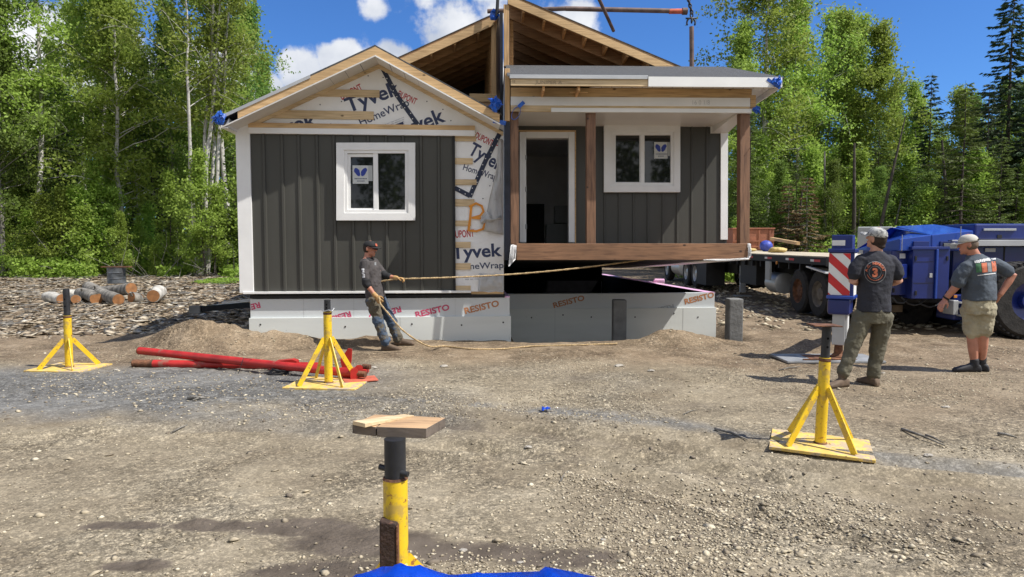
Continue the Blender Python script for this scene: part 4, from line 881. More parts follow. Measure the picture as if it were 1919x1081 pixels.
sg = MB(); sg.hexa([(fx2 - .17, YB + .1, zr), (fx2 + .01, YB + .0, zr), (fx2 - .44, 9.2, zr), (fx2 - .62, 9.2, zr), (fx2 - .17, YB + .1, zr + .012), (fx2 + .01, YB, zr + .012), (fx2 - .44, 9.2, zr + .012), (fx2 - .62, 9.2, zr + .012)])
p = q(946, 560); sg.box((p.x, .0, zt_), (fx1 + .005, YB, zt_ + .02)); sg.build('sill_gasket', M['pink'], FN)
rl = FL.qx(1233, 528, fx2 - .12); MB().tube([(rl.x - .1, rl.y, zr + .05), (rl.x + .12, rl.y - .1, zr + .05)], .05, 12).build('gasket_roll', M['pink'], FN)
MB().box((fx1, YB + .17, -.3), (fx2 - .2, 8.7, -.2)).build('crawl_space_floor', M['pit'], FN)  # floor coloured black for the deep shade under the hanging half
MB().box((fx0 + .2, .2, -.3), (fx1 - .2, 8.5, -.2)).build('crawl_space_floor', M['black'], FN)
lettering(FL, 'RESISTO', (780, 595), (843, 580), 11, 0, M['mag_ink'], fnd, bold=.03, capchar='R'); lettering(FL, 'RESISTO', (872, 588), (936, 573), 11.5, 0, M['brown_ink'], fnd, bold=.03, capchar='R')
lettering(FL, 'RESISTO', (750, 574), (690, 590), 10.5, 0, M['mag_ink'], fnd, bold=.03, flip=False, capchar='R')
lettering(FL, 'RESISTO', (656, 583), (597, 599), 10.5, 0, M['mag_ink'], fnd, bold=.03, capchar='R'); 
lettering(FL, 'RESISTO', (486, 566), (426, 582), 10.5, 0, M['mag_ink'], fnd, bold=.03, capchar='R', clip=[(Vector((fx0 + .005, 0, 0)), (-1, 0, 0))])
lettering(FL, 'RESISTO', (1038, 577), (1096, 562), 10, YB, M['brown_ink'], fnd, bold=.03, capchar='R'); lettering(FL, 'RESISTO', (1284, 570), (1339, 556), 10, YB, M['brown_ink'], fnd, bold=.03, capchar='R', clip=[(Vector((fx2 - .01, 0, 0)), (1, 0, 0))])
lettering(FL, 'RESISTO', (1262, 570), (1200, 584), 9, YB, M['paper2'], fnd, bold=.03, capchar='R')

# concrete piers in front
for i, (x0, x1_, yt, yy, lab) in enumerate(((1150, 1175, 562, 11.75, 'square grey concrete pier before the middle of the foundation wall'), (1367, 1394, 560, 11.2, 'square dark concrete pier standing clear of the foundation, right of its corner'))):
    a = at(x0, yt, yy); b2 = at(x1_, yt, yy); w_ = b2.x - a.x; mb = MB(); mb.box((-w_/2, 0, -.3), (w_/2, w_, a.z)); o = mb.build('concrete_pier', M['concrete'], bevel=.02); o.location = ((a.x + b2.x) / 2, yy, 0); tag(o, lab, 'pier', 'piers for the porch')
# ================================================================== JACK STANDS
def stand(label, px, py, r, h_yellow, h_total, plate, prot, jr, extra=None, tilt=0, rot=0, braces=4, gusset=.5, plate_off=(0, 0)):
    x, y = gpt(px, py); z = gh(x, y) + .006
    o = thing('jack_stand', label, 'jack stand', (x, y, z), rz=rot, group='yellow jack stands'); o.rotation_euler = (0, tilt, rot)
    MB().lathe([(r, .012), (r, h_yellow)], n=28).build('outer_pipe', M['yellow'], o, auto=True)
    pw, pd = plate; a = prot; P = [(math.cos(a) * u * pw / 2 - math.sin(a) * v * pd / 2 + plate_off[0], math.sin(a) * u * pw / 2 + math.cos(a) * v * pd / 2 + plate_off[1]) for u, v in ((-1, -1), (1, -1), (1, 1), (-1, 1))]
    MB().hexa([(u, v, -.012) for u, v in P] + [(u, v, .012) for u, v in P]).build('base_plate', M['yellow_dusty'], o, bevel=.003)
    for k in range(braces):
        an = a + math.pi / 4 + k * math.pi / 2 if braces == 4 else k * 2 * math.pi / braces + a
        c, s = math.cos(an), math.sin(an); l = min(pw, pd) * .5
        MB().bar((c * r * .95, s * r * .95, h_yellow * gusset), (c * (l + .03), s * (l + .03), .014), .012, .055, up=(-s, c, 0) if False else (c, s, 1)).build('brace', M['yellow'], o, bevel=.002)
    MB().lathe([(jr, h_yellow - .25), (jr, h_total)], n=28).build('inner_pipe', M['blacksteel'], o, auto=True)
    MB().tube([((r + .003) * math.cos(a_k), (r + .003) * math.sin(a_k), .017) for a_k in np.linspace(0, 2 * math.pi, 25)], .007, 6).build('weld', M['rust'], o)
    MB().lathe([(r + .001, h_yellow - .03), (r + .003, h_yellow - .02), (r + .001, h_yellow - .003)], n=28, caps=False).build('rim_ring', M['rust'], o)
    for hz in (.35, .62): MB().lathe([(.009, -jr - .001), (.009, -jr + .004)], (0, 0, h_yellow + (h_total - h_yellow) * hz), 'Y', 12).build('pin_hole', M['pit'], o)
    return o
# left
o = stand('yellow jack stand with a tall black inner pipe, nearest the log pile', 130, 688, .047, 1.10 * .58 + .04, 1.02, (.76, .60), -.12, .038, gusset=.55, braces=4)
o = stand('yellow jack stand in front of the worker pulling the rope, beside the red pipes', 616, 719, .046, .82, .955, (.82, .64), -.10, .036, gusset=.64)
MB().tube([(-.06, -.02, .84), (-.02, -.05, .83), (.03, -.055, .845), (.06, -.03, .83), (.075, .01, .86)], .006, 6).build('locking_pin', M['steel'], o)
o = stand('yellow jack stand with a flat top plate, left of the man in the black shirt', 1537, 832, .043, .70, .95, (.74, .60), -.40, .034, tilt=R(1.5), gusset=.66, plate_off=(.0, .0))
MB().box((-.13, -.08, .952), (.09, .08, .962)).build('top_plate', M['rust'], o, bevel=.002); MB().lathe([(.02, .90), (.02, .952)], n=16).build('screw', M['blacksteel'], o)
MB().box((-.12, -.06, .70), (.12, .06, .712)).build('collar', M['rust'], o) if False else None
# foreground one
Yf = 2.62; top = at(740, 822, Yf); x = top.x
o = thing('jack_stand', 'yellow jack stand closest to the camera, rusty bracket on its pipe', 'jack stand', (x, Yf, gh(x, Yf)), group='yellow jack stands')
zy = at(740, 895, Yf).z; zbk = top.z
MB().lathe([(.047, -.02), (.047, zy)], n=40).build('outer_pipe', M['yellow'], o, auto=True)
MB().lathe([(.041, zy - .2), (.041, zbk)], n=40).build('inner_pipe', M['blacksteel'], o, auto=True)
MB().lathe([(.049, zy - .004), (.0455, zy + .004)], n=40).build('rim', M['rust'], o)
z2 = at(740, 882, Yf).z; MB().tube([(-.062, .01, z2 + .012), (.055, -.035, z2 - .004)], .011, 12).build('locking_pin', M['blacksteel'], o, auto=True)
b0_, b1_ = at(715, 1060, Yf), at(748, 963, Yf); MB().hexa([(-.054, -.066, .0), (.012, -.074, .0), (.018, -.03, .0), (-.05, -.02, .0), (-.052, -.066, b1_.z), (.012, -.074, b1_.z - .012), (.018, -.03, b1_.z - .012), (-.05, -.02, b1_.z)]).build('bracket', M['rustdark'], o, bevel=.006)
MB().box((.0125, -.076, .0), (.02, -.025, b1_.z - .02)).build('bracket_edge', M['rust'], o, bevel=.002)
MB().box((-.4, -.35, -.01), (.4, .35, .012)).build('base_plate', M['yellow_dusty'], o)
for k in range(4):
    an = k * math.pi / 2 + .75; c, s = math.cos(an), math.sin(an); MB().bar((c * .044, s * .044, .36), (c * .34, s * .34, .014), .012, .055, up=(c, s, 1)).build('brace', M['yellow'], o)
zb_ = at(740, 823, Yf).z
M['oldwood'] = wood('cut_plank_block', (.50, .32, .17), (.30, .18, .10), grain=(3, 14, 14)); M['greyend'] = mat('weathered_end_grain', (.16, .145, .13), .9, .2, 20)
def on(px, py, z): p = ground(px, py, z); return p
th = .040; zt2 = zb_ + th
pl = [on(706, 800, zt2), on(799, 803, zt2), on(835, 783, zt2), on(739, 778, zt2)]; cxy = sum(pl, Vector()) / 4
bl = MB().hexa([(p.x - cxy.x, p.y - cxy.y, 0) for p in pl] + [(p.x - cxy.x, p.y - cxy.y, th) for p in pl]).build('plank_block', M['oldwood'], bevel=.002); bl.location = (cxy.x, cxy.y, zb_ + .001); tag(bl, 'larger flat wood block lying on the nearest jack stand', 'wood block')
zt3 = zb_ + th
pl = [on(661, 794, zt3), on(684, 797, zt3), on(775, 780, zt3), on(752, 777, zt3)]; 
pl[2] = pl[1] + (pl[2] - pl[1]) * 1.0
cxy = sum(pl, Vector()) / 4
pl = [on(661, 794, zt3), on(705, 799.5, zt3), on(738, 777.5, zt3), on(703, 776, zt3)]; cxy = sum(pl, Vector()) / 4
b2 = MB().hexa([(p.x - cxy.x, p.y - cxy.y, 0) for p in pl] + [(p.x - cxy.x, p.y - cxy.y, th - .002) for p in pl]).build('plank_block', M['oldwood'], bevel=.002); b2.location = (cxy.x - .002, cxy.y, zb_ + .001); tag(b2, 'smaller wood block at the left on the nearest jack stand, under the pale wedge', 'wood block')
zw = zt3
pl = [on(661, 789, zw + .016), on(684, 794, zw + .016), on(776, 779, zw + .004), on(757, 776.5, zw + .004)]; cxy = sum(pl, Vector()) / 4
wv = [(pl[0].x, pl[0].y, zw), (pl[1].x, pl[1].y, zw), (pl[2].x, pl[2].y, zw), (pl[3].x, pl[3].y, zw), (pl[0].x, pl[0].y, zw + .016), (pl[1].x, pl[1].y, zw + .016), (pl[2].x, pl[2].y, zw + .005), (pl[3].x, pl[3].y, zw + .005)]
w_ = MB().hexa([(a - cxy.x, b - cxy.y, c - zw) for a, b, c in wv]).build('wood_wedge', M['pine_pale'], bevel=.001); w_.location = (cxy.x, cxy.y, zw + .001); tag(w_, 'thin pale wooden wedge lying across the two blocks', 'wedge')

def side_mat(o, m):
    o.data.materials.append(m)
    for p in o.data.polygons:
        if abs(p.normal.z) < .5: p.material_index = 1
M['blockside'] = wood('weathered_shaded_plank_edge', (.15, .12, .095), (.07, .055, .045), grain=(3, 18, 18), knots=False)  # grey weathering plus the front faces' shadow, both put into the side colour
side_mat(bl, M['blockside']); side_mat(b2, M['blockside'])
# ================================================================== BLUE TARP (foreground) and scrap
def tarp():
    n, m = 46, 14; bm = bmesh.new(); g = []
    prof = [(625, 1083), (680, 1060), (710, 1048), (760, 1047), (790, 1048), (815, 1057), (840, 1064), (900, 1061), (960, 1059), (1012, 1057), (1017, 1047), (1040, 1051), (1085, 1060), (1140, 1072), (1165, 1088)]
    for i in range(n + 1):
        px = 630 + (1162 - 630) * i / n; k = max(j for j in range(len(prof)) if prof[j][0] <= px + 1e-6); k = min(k, len(prof) - 2)
        u = (px - prof[k][0]) / (prof[k + 1][0] - prof[k][0]); py = prof[k][1] * (1 - u) + prof[k + 1][1] * u
        e = at(px, py, 1.42); row = []
        for j in range(m + 1):
            v = j / m; w_ = .020 * float(vnoise(i * .35, j * .4, 1.0)) * (1 - v * .2) + .006 * float(vnoise(i * .9, j * 1.1, 1.0))
            if j == 0: row.append(bm.verts.new(e + Vector((0, .03, -.03)))); continue
            row.append(bm.verts.new((e.x * (1 + .12 * v), e.y - .5 * v + w_ * .6, e.z - (.02 + .62 * v ** 1.2) * (.35 if v < .2 else 1) * v ** .5 + w_)))
        g.append(row)
    for i in range(n):
        for j in range(m): bm.faces.new((g[i][j], g[i + 1][j], g[i + 1][j + 1], g[i][j + 1]))
    bmesh.ops.solidify(bm, geom=bm.faces[:], thickness=.0015)
    me = bpy.data.meshes.new('blue_tarp'); bm.to_mesh(me); bm.free()
    o = link('blue_tarp', me, M['tarp'], smooth=True); return tag(o, 'creased bright blue plastic sheet draped at the bottom edge of the view', 'tarp')
tarp_ob = tarp()
# the bundle the sheet covers (lumber pack), so the sheet rests on something
x_, y_ = 0, 1.1
sx, sy = gpt(1023, 771); bm = bmesh.new(); bmesh.ops.create_grid(bm, x_segments=6, y_segments=6, size=.04)
rr = random.Random(2)
for v in bm.verts: v.co.z = rr.uniform(0, .035); v.co.x *= rr.uniform(.8, 1.1); v.co.y *= rr.uniform(.7, 1.1)
bmesh.ops.solidify(bm, geom=bm.faces[:], thickness=.002)
me = bpy.data.meshes.new('plastic_scrap'); bm.to_mesh(me); bm.free(); o = link('plastic_scrap', me, M['tarp']); o.location = (sx, sy, gh(sx, sy) + .012); tag(o, 'small crumpled scrap of blue plastic on the gravel', 'scrap')

# ================================================================== RED PIPES
def gp(px, py, z=0): x, y = gpt(px, py, z); return Vector((x, y, z))
def pipe_thing(name, label, a, b2, r, dusty, group):
    c = (a + b2) / 2; d = (b2 - a); o = thing(name, label, 'steel pipe', (a.x, a.y, a.z), group=group)
    loc = lambda p: p - a
    L_ = d.length; n = d.normalized()
    MB().tube([loc(a + n * dusty), loc(a + n * L_ * .5), loc(b2)], r, 24).build('pipe', M['red'], o, auto=True)
    MB().tube([loc(a), loc(a + n * dusty)], r * 1.02, 24).build('pipe_end', M['rust'] if dusty < .3 and dusty > .05 else M['concrete'], o, auto=True) if dusty > .05 else None
    return o, n
pa = gp(262, 664, .07) ; pa = at(262, 657, 9.25); pa.z = max(pa.z, gh(pa.x, pa.y) + .12)
pb = at(640, 697, 8.1)
p1, n1 = pipe_thing('red_pipe', 'upper red steel pipe of the crossed pair, its left end raised off the ground', pa, pb, .05, .0, 'red adjustable braces on the ground')
pc_ = at(250, 683, 8.95); pc_.z = gh(pc_.x, pc_.y) + .048; pd_ = at(600, 694, 8.75); pd_.z = gh(pd_.x, pd_.y) + .045
p2, n2 = pipe_thing('red_pipe', 'lower red steel pipe with a bare grey left end lying on the gravel', pc_, pd_, .05, .28, 'red adjustable braces on the ground')
MB().tube([Vector(), -n1 * .012], .051, 24).build('end_cap', M['rust'], p1)
def loc1(px, py, Y): return at(px, py, Y) - pa
MB().tube([n1 * (pb - pa).length, n1 * ((pb - pa).length + .16)], .058, 20).build('coupler', M['red'], p1, auto=True)
MB().tube([n1 * ((pb - pa).length + .16), n1 * ((pb - pa).length + .33)], .036, 20).build('screw_end', M['rust'], p1, auto=True)
for px, Y in ((664, 7.98), (673, 8.06)):
    b_ = loc1(px, 717 if px < 670 else 714, Y); mb = MB(); w_ = .055; h_ = .17 if px < 670 else .19
    mb.prism([(-w_ * .8, 0), (w_ * .8, 0), (w_ * .8, h_ - .02), (w_ * .4, h_), (-w_ * .4, h_), (-w_ * .8, h_ - .02)], -.006, .006); lug = mb.build('lug', M['red'], p1); lug.location = b_; lug.rotation_euler = (0, 0, .35)
# foot plate with fin (separate red plate)
fp_ = gp(680, 713); o = thing('red_foot_plate', 'dusty red steel foot plate with an upright fin behind the yellow stand', 'foot plate', (fp_.x, fp_.y, gh(fp_.x, fp_.y) + .02), rz=.35)
MB().box((-.22, -.13, -.006), (.16, .16, .006)).build('plate', M['reddusty'], o, bevel=.002)
fb = at(650, 688, 8.5) ; mb = MB(); 
f_ = thing('red_bracket', 'red angled steel bracket standing up at the right end of the red pipes', 'bracket', (fb.x, 8.5, gh(fb.x, 8.5)))
MB().prism([(-.055, .05), (.03, .02), (.06, .16), (.07, .30), (.02, .31), (-.08, .17)], -.012, .012).build('fin', M['red'], f_, bevel=.003)
MB().box((-.05, -.09, .0), (.26, .09, .06)).build('clamp', M['red'], f_, bevel=.008); MB().tube([(.2, -.02, .09), (.30, -.05, .085)], .03, 14).build('screw_end', M['rust'], f_)
# upright clamp over the middle of the pipes and the coil of cable
cb = at(535, 690, 8.72); f_ = thing('red_bracket', 'red folded steel bracket under the middle of the upper red pipe, beside the coiled cable', 'bracket', (cb.x, 8.72, gh(cb.x, 8.72)))
MB().prism([(-.22, .02), (-.10, .12), (.10, .14), (.16, .12), (.16, .0), (.10, .0), (.09, .08), (-.08, .07), (-.18, .0)], -.05, .05).build('folded_plate', M['red'], f_, bevel=.003)
cb = at(520, 700, 8.45); mb = MB(); rr = random.Random(9)
for k in range(5):
    rx_, ry_ = .11 + .02 * rr.random(), .09 + .02 * rr.random(); dz = .012 + .014 * k; ph = rr.random()
    mb.tube([(rx_ * math.cos(a) + .015 * k, ry_ * math.sin(a), dz + .012 * math.sin(2 * a + ph)) for a in np.linspace(0, 6.28, 28)], .006, 6)
mb.tube([(.1, .0, .03), (.25, .06, .04), (.42, .02, .015), (.6, .08, .02), (.85, .02, .02)], .006, 6); mb.tube([(-.1, .1, .02), (-.33, .12, .16), (-.42, .02, .2), (-.46, -.05, .02)], .004, 6)
o = mb.build('cable_coil', M['blacksteel'], smooth=True); o.location = (cb.x, cb.y, gh(cb.x, cb.y)); tag(o, 'small coil of black cable on the gravel by the red pipes', 'cable')
M['pale'] = mat('pale_cable', (.5, .5, .48), .6, .1, 5)

# ================================================================== LOGS, DRUM, LUMBER
def log(label, a, b2, r, Ya, Yb, dz=0, m='bark', ends=(True, True), under=None):
    A, B = at(*a, Ya), at(*b2, Yb); d = B - A; o = thing('log', label, 'log', (A.x, A.y, A.z + dz), group='cut logs in the pile'); n = 9; pts = []; rr = []
    rg = random.Random(int(a[0] * 7 + b2[1]))
    for i in range(n): u = i / (n - 1); pts.append(d * u + Vector((0, 0, .02 * math.sin(u * 5 + a[0])))); rr.append(r * (1 + .06 * rg.uniform(-1, 1)))
    lm_ = MB().tube(pts, rr, 18); lm_.v = [(x + .022 * float(vnoise(x * 5 + z * 9, y * 3 + a[0], 1.0)), y, z + .025 * float(vnoise(x * 4 + y * 5, z * 8, 1.0))) for x, y, z in lm_.v]; lm_.build('trunk_bark', M[m], o, auto=True)
    if r > .13:
        kn = d * .35 + Vector((0, -r * .8, r * .5)); MB().tube([kn, kn + Vector((.03, -.10, .09))], [.03, .022], 8).build('branch_stub', M[m], o)
    dn = d.normalized()
    for k, (p, s_) in enumerate(((pts[0], -1), (pts[-1], 1))):
        if ends[k]: MB().tube([p, p + dn * s_ * .008], [rr[0 if k == 0 else -1] * .93] * 2, 18).build('cut_end', M['endgrain'], o)
    return o
M['birchlog'] = mat('pale_birch_log_bark', (.46, .44, .39), .9, .25, 7, spots=((.08, .07, .06), 12, .64))
LG = [('long grey log across the back of the pile, cut end to the right', (165, 549), (246, 541), .15, 18.9, 17.6, 'bark', (1, 1)),
      ('bent grey log sloping down to a sawn end in the middle of the pile', (166, 538), (222, 563), .155, 18.3, 16.9, 'bark', (0, 1)),
      ('short log with round orange end just right of the left stand’s pipe', (150, 548), (180, 558), .15, 17.9, 17.2, 'bark', (0, 1)),
      ('mossy short log with orange end at the left end of the pile', (88, 556), (116, 559), .13, 17.6, 17.1, 'birchlog', (1, 1)),
      ('split log end right behind the black pipe of the left stand', (128, 556), (142, 562), .115, 18.0, 17.1, 'bark', (1, 1)),
      ('pale birch log lying behind the shorter orange-ended logs', (128, 551), (168, 546), .12, 18.8, 18.8, 'birchlog', (1, 1)),
      ('dark upright log stub at the right end of the pile', (246, 558), (262, 560), .15, 17.3, 17.5, 'bark', (1, 1)),
      ('separate log seen end on with a dark brown cut face, right of the pile', (287, 553), (299, 548), .17, 17.2, 17.9, 'birchlog', (1, 1))]
for (lab, a, b2, r, Ya, Yb, m, en) in LG: log(lab.replace('’s', ''), a, b2, r, Ya, Yb, 0, m, en)
dr = at(219, 531, 19.6); o = thing('steel_drum', 'dented black steel drum standing behind the log pile', 'drum', (dr.x, dr.y, dr.z)); dh = at(219, 501, 19.6).z - dr.z
MB().lathe([(.23, 0), (.24, .01), (.235, dh * .3), (.25, dh * .33), (.235, dh * .36), (.235, dh * .66), (.25, dh * .69), (.235, dh * .72), (.235, dh * .97), (.245, dh)], n=30).build('drum_body', M['drumsteel'] if 'drumsteel' in M else M['blacksteel'], o, auto=True)
p = thing('plank', 'weathered plank lying across the top of the steel drum', 'plank', (dr.x, dr.y, dr.z + dh + .002)); MB().box((-.38, -.1, 0), (.40, .1, .03)).build('board', M['rust'], p)
# stub on the drum base + lumber heap by the foundation
bx = at(372, 582, 12.7); 
o = thing('steel_beam', 'dark steel beam with a grey end plate lying towards the foundation corner', 'beam', (bx.x, bx.y, bx.z)); e_ = at(466, 571, 13.4) - bx
MB().bar((.05, 0, .03), e_, .09, .10).build('web', M['blacksteel'], o); MB().box((-.16, -.05, -.05), (.05, .08, .09)).build('end_plate', M['concrete'], o, bevel=.01)
for k in range(5):
    a, b2 = at(395 + k * 7, 575 - k * 2.2, 14.2 + k * .3), at(470 + k * 3, 566 - k * 1.6, 14.4 + k * .3); l = MB().bar((0, 0, 0), b2 - a, .09, .035).build('lumber_board', M['white'] if k % 2 else M['pine_pale']); l.location = a
    tag(l, ('nearest', 'second nearest', 'middle', 'second farthest', 'farthest')[k] + ' thin board in the loose stack left of the foundation corner', 'board', 'thin boards beside the foundation')
# sticks
ST = [((1340, 806), (1400, 828), .012), ((1690, 805), (1770, 838), .012), ((1735, 815), (1768, 832), .010), ((1050, 905), (1066, 886), .008), ((352, 748), (388, 750), .018), ((362, 752), (384, 745), .012), ((1870, 815), (1905, 823), .015), ((1280, 778), (1305, 770), .006), ((1460, 695), (1500, 690), .01), ((320, 806), (352, 797), .008)]
SL = ['thin brown twig in front of the jack stand on the right, left of it', 'longest brown stick on the dirt right of the right-hand jack stand', 'short stick touching the longest stick', 'small forked twig in the middle foreground', 'weathered stick on the grey gravel at left', 'second stick crossing the weathered one at left', 'dark twig at the far right edge', 'tiny pale splinter near the blue scrap', 'slim twig near the foot pad', 'curved reddish twig in the left foreground']
for ((a, b2, r), lab) in zip(ST, SL):
    A, B = gp(*a), gp(*b2); A.z = gh(A.x, A.y) + r; B.z = gh(B.x, B.y) + r * 1.5; mid = (A + B) / 2 + Vector((0, .02, .006))
    o = MB().tube([Vector(), mid - A, B - A], [r, r * .8, r * .4], 6).build('stick', M['bark'], smooth=True); o.location = A; tag(o, lab, 'stick', 'sticks on the ground')
# larger named rocks
RK = [((1772, 763), .05), ((1467, 385 / 2.495 + 680), .05), ((990, 842), .04), ((868, 1030), .028), ((975, 1055), .022), ((1130, 1010), .02), ((700, 690), .07), ((1160, 690), .09), ((1220, 698), .06), ((1740, 858), .05), ((455, 640), .09), ((1655, 700), .04), ((218, 693), .05), ((832, 688), .07)]
RL_ = ['small pale rock on the dirt behind the right-hand jack stand', 'grey rock beside the longest stick', 'angular pale rock in the middle foreground', 'small angular stone right of the nearest jack stand', 'pale round stone by the dark damp patch', 'small white stone in the damp patch', 'rock near the worker boots', 'flat grey stone in the middle of the yard', 'flat stone just right of the grey flat one', 'white flat stone near the right edge', 'pale rock on the soil heap at the foundation', 'small stone near the foot pad', 'round pebble under the lower red pipe', 'flat stone left of the worker shadow']
for i, (((px, py), r), lab) in enumerate(zip(RK, RL_)):
    x, y = gpt(px, py); bm = bmesh.new(); bmesh.ops.create_icosphere(bm, subdivisions=2, radius=r * .6); rg = random.Random(i)
    for v in bm.verts: v.co *= 1 + rg.uniform(-.26, .2); v.co.z *= .42; v.co.x *= 1.25
    me = bpy.data.meshes.new('rock'); bm.to_mesh(me); bm.free(); o = link('rock', me, M['rock'] if 'rock' in M else M['gravelrock'] if 'gravelrock' in M else M['concrete']); o.location = (x, y, gh(x, y) + r * .15); tag(o, lab, 'rock', 'rocks in the yard')

# ================================================================== LIFTING RIG
def T(pts, r, n=10): return MB().tube(pts, r, n)
Yr = 14.5
o = thing('spreader_bar', 'brown steel spreader bar high above the hanging half of the house', 'spreader bar', at(1060, 16, Yr))
o0 = at(1060, 16, Yr); e_ = at(1286, 21, Yr) - o0
T([(0, 0, 0), e_], .048, 16).build('bar', M['beam'], o, auto=True); T([e_ - Vector((.35, 0, 0)), e_ - Vector((.04, 0, 0))], .052, 16).build('bar_sleeve', M['reddusty'], o, auto=True); T([e_ - Vector((.08, 0, -.0)), e_ + Vector((.02, 0, 0))], .07, 14).build('end_lug', M['beam'], o)
T([Vector((0, 0, 0)) - Vector((1.6, -.1, .02)), Vector((.0, 0, 0))], .044, 14).build('bar_extension', M['beam'], o)
o1 = at(1120, 0, Yr - 1); s_ = T([(-.25, 0, .6), at(1150, 58, Yr + .3) - o1], .035, 12).build('sling_leg', M['beam'], smooth=True); s_.location = o1; tag(s_, 'straight brown sling leg running down behind the spreader bar to the roof', 'sling')
hk = at(1296, 22, Yr); o = thing('chain_sling', 'dark chain with shackle hanging at the right end of the spreader bar', 'chain', hk)
up = at(1283, -30, Yr) - hk; ch = MB()
def link_(mb, c, d, s, alt, r=.014):
    d = d.normalized(); side = d.cross(Vector((0, 1, 0))).normalized() if not alt else Vector((0, 1, 0)); pts = [c + d * s * math.sin(a) * 1.0 + side * s * .55 * math.cos(a) for a in np.linspace(0, 2 * math.pi, 13)]; mb.tube(pts, r, 6, caps=False)
nL = 9
for i in range(nL): link_(ch, up * (i / nL), up, .048, i % 2)
ch.build('chain', M['blacksteel'], o, smooth=True)
dn = MB(); dv = at(1296, 52, Yr) - hk
for i in range(2): link_(dn, dv * (.2 + .35 * i), dv, .05, i % 2)
dn.build('chain', M['blacksteel'], o, smooth=True)
sh = MB(); c = at(1295, 40, Yr) - hk; sh.tube([c + Vector((.085 * math.cos(a), 0, -.03 + .10 * math.sin(a))) for a in np.linspace(-.5, math.pi + .5, 14)], .018, 8); sh.tube([c + Vector((-.11, 0, .06)), c + Vector((.11, 0, .06))], .018, 8); sh.build('shackle', M['blacksteel'], o, smooth=True)
a_, b_ = at(1296, 50, Yr), at(1297, 127, Yr); o = T([(0, 0, 0), b_ - a_ - Vector((0, 0, .3))], .046, 14).build('strap_post', M['beam'], auto=True); o.location = a_; tag(o, 'thick brown strap hanging straight down from the shackle to the roof', 'strap')

# ================================================================== FLATBED TRAILER AND TRACTOR
def wheel(mb_parent, name, c, r, w_, hubcol='rust', side=-1):
    """wheel whose axle runs along X; visible face towards -X when side = -1"""
    o = bpy.data.objects.new(name, None); COL.objects.link(o); o.parent = mb_parent; o.location = c
    MB().lathe([(r * .55, -w_/2), (r * .9, -w_/2), (r, -w_ * .36), (r, w_ * .36), (r * .9, w_/2), (r * .55, w_/2)], axis='X', n=40, caps=False).build('tyre', M['rubber'], o, auto=True)
    f = side * w_ / 2
    MB().lathe([(r * .57, f * .98), (r * .53, f * .9), (r * .50, f * .45), (r * .30, f * .25), (r * .26, f * .62), (r * .12, f * .75), (r * .0001, f * .8)], axis='X', n=28, caps=False).build('rim', M[hubcol], o, auto=True)
    return o
TX = 6.42; o = thing('flatbed_trailer', 'flatbed trailer with worn plank deck parked behind the house', 'trailer', (TX, 14.2, .02)); TR = o
dz = 1.30
MB().box((.02, 0, dz - .04), (2.5, 12.3, dz)).build('deck', M['deckwood'], o)
MB().box((0, 0, dz - .18), (.02 - .002, 12.3, dz - .03)).build('side_rail', M['dark'], o); MB().box((2.5, 0, dz - .18), (2.52, 12.3, dz - .03)).build('side_rail', M['dark'], o); MB().box((0, -.02, dz - .2), (2.52, -.0, dz - .01)).build('rear_sill', M['dark'], o)
MB().box((.75, .1, dz - .55), (.87, 12, dz - .05)).box((1.65, .1, dz - .55), (1.77, 12, dz - .05)).build('chassis_beam', M['dark'], o)
y = .25
while y < 12: MB().box((-.004, y, dz - .12), (-.001, y + .30, dz - .07)).build('red_marker_tape', M['signred'], o); MB().box((-.004, y + .302, dz - .12), (-.001, y + .48, dz - .07)).build('white_marker_tape', M['signwhite'], o); y += 1.35
MB().lathe([(.0, 0), (.04, 0), (.04, -.02)], c=(-.004, 2.6, dz - .2), axis='X', n=12).build('marker_lamp', M['orange_paint'], o)
st = MB()
for y in np.arange(.7, 12, .62): st.box((.03, y, dz - .33), (.72, y + .06, dz - .045))
st.build('crossmember', M['dark'], o)
for y in (.42, 1.45): 
    for x in (.17, .50, 2.1, 2.42): wheel(o, 'wheel', (x, y, .50), .50, .27, 'rust' if y > 1 else 'dustrim' if 'dustrim' in M else 'rust')
MB().box((.3, .3, .45), (2.3, .55, .6)).box((.3, 1.3, .45), (2.3, 1.55, .6)).build('axle', M['dark'], o)
MB().hexa([(-.02, -.05, .95), (.5, -.05, .95), (.5, .9, 1.05), (-.02, .9, 1.05), (-.02, -.05, .98), (.5, -.05, .98), (.5, .9, 1.08), (-.02, .9, 1.08)]).build('mudguard', M['white'], o)
MB().lathe([(.22, 0), (.26, .02), (.26, .7), (.22, .72)], c=(.33, 2.9, .58), axis='Y', n=20).build('air_tank', M['galv'], o, auto=True)
MB().box((.1, 4.3, .45), (.6, 5.6, 1.1)).build('toolbox', M['dark'], o); MB().box((-.03, 3.0, .65), (.02, 3.3, 1.12)).build('bracket_plate', M['paper2'], o)
MB().box((.35, 6.3, .12), (.5, 6.42, .9)).box((.2, 6.2, .0), (.65, 6.5, .03)).build('landing_leg', M['steel'], o)
o = thing('truck_tractor', 'dark truck tractor coupled to the front of the flatbed, seen under the hanging house', 'truck', (TX, 21.5, .02))
MB().box((.7, .4, .6), (1.8, 9.0, .95)).build('chassis', M['dark'], o)
for y in (3.0, 4.25, 8.0):
    for x in (.17, .50, 2.1, 2.42) if y < 7 else (.3, 2.2): wheel(o, 'wheel', (x, y, .5), .50, .27, 'galv')
MB().box((-.02, 1.35, .18), (.6, 2.45, .95)).build('side_box', M['dark'], o)
MB().lathe([(.2, 0), (.33, .02), (.33, 1.3), (.2, 1.32)], c=(.35, 5.3, .62), axis='Y', n=22).build('fuel_tank', M['galv'], o, auto=True)
MB().box((.1, 6.4, .9), (2.4, 8.9, 1.9)).build('cab', M['dark'], o)
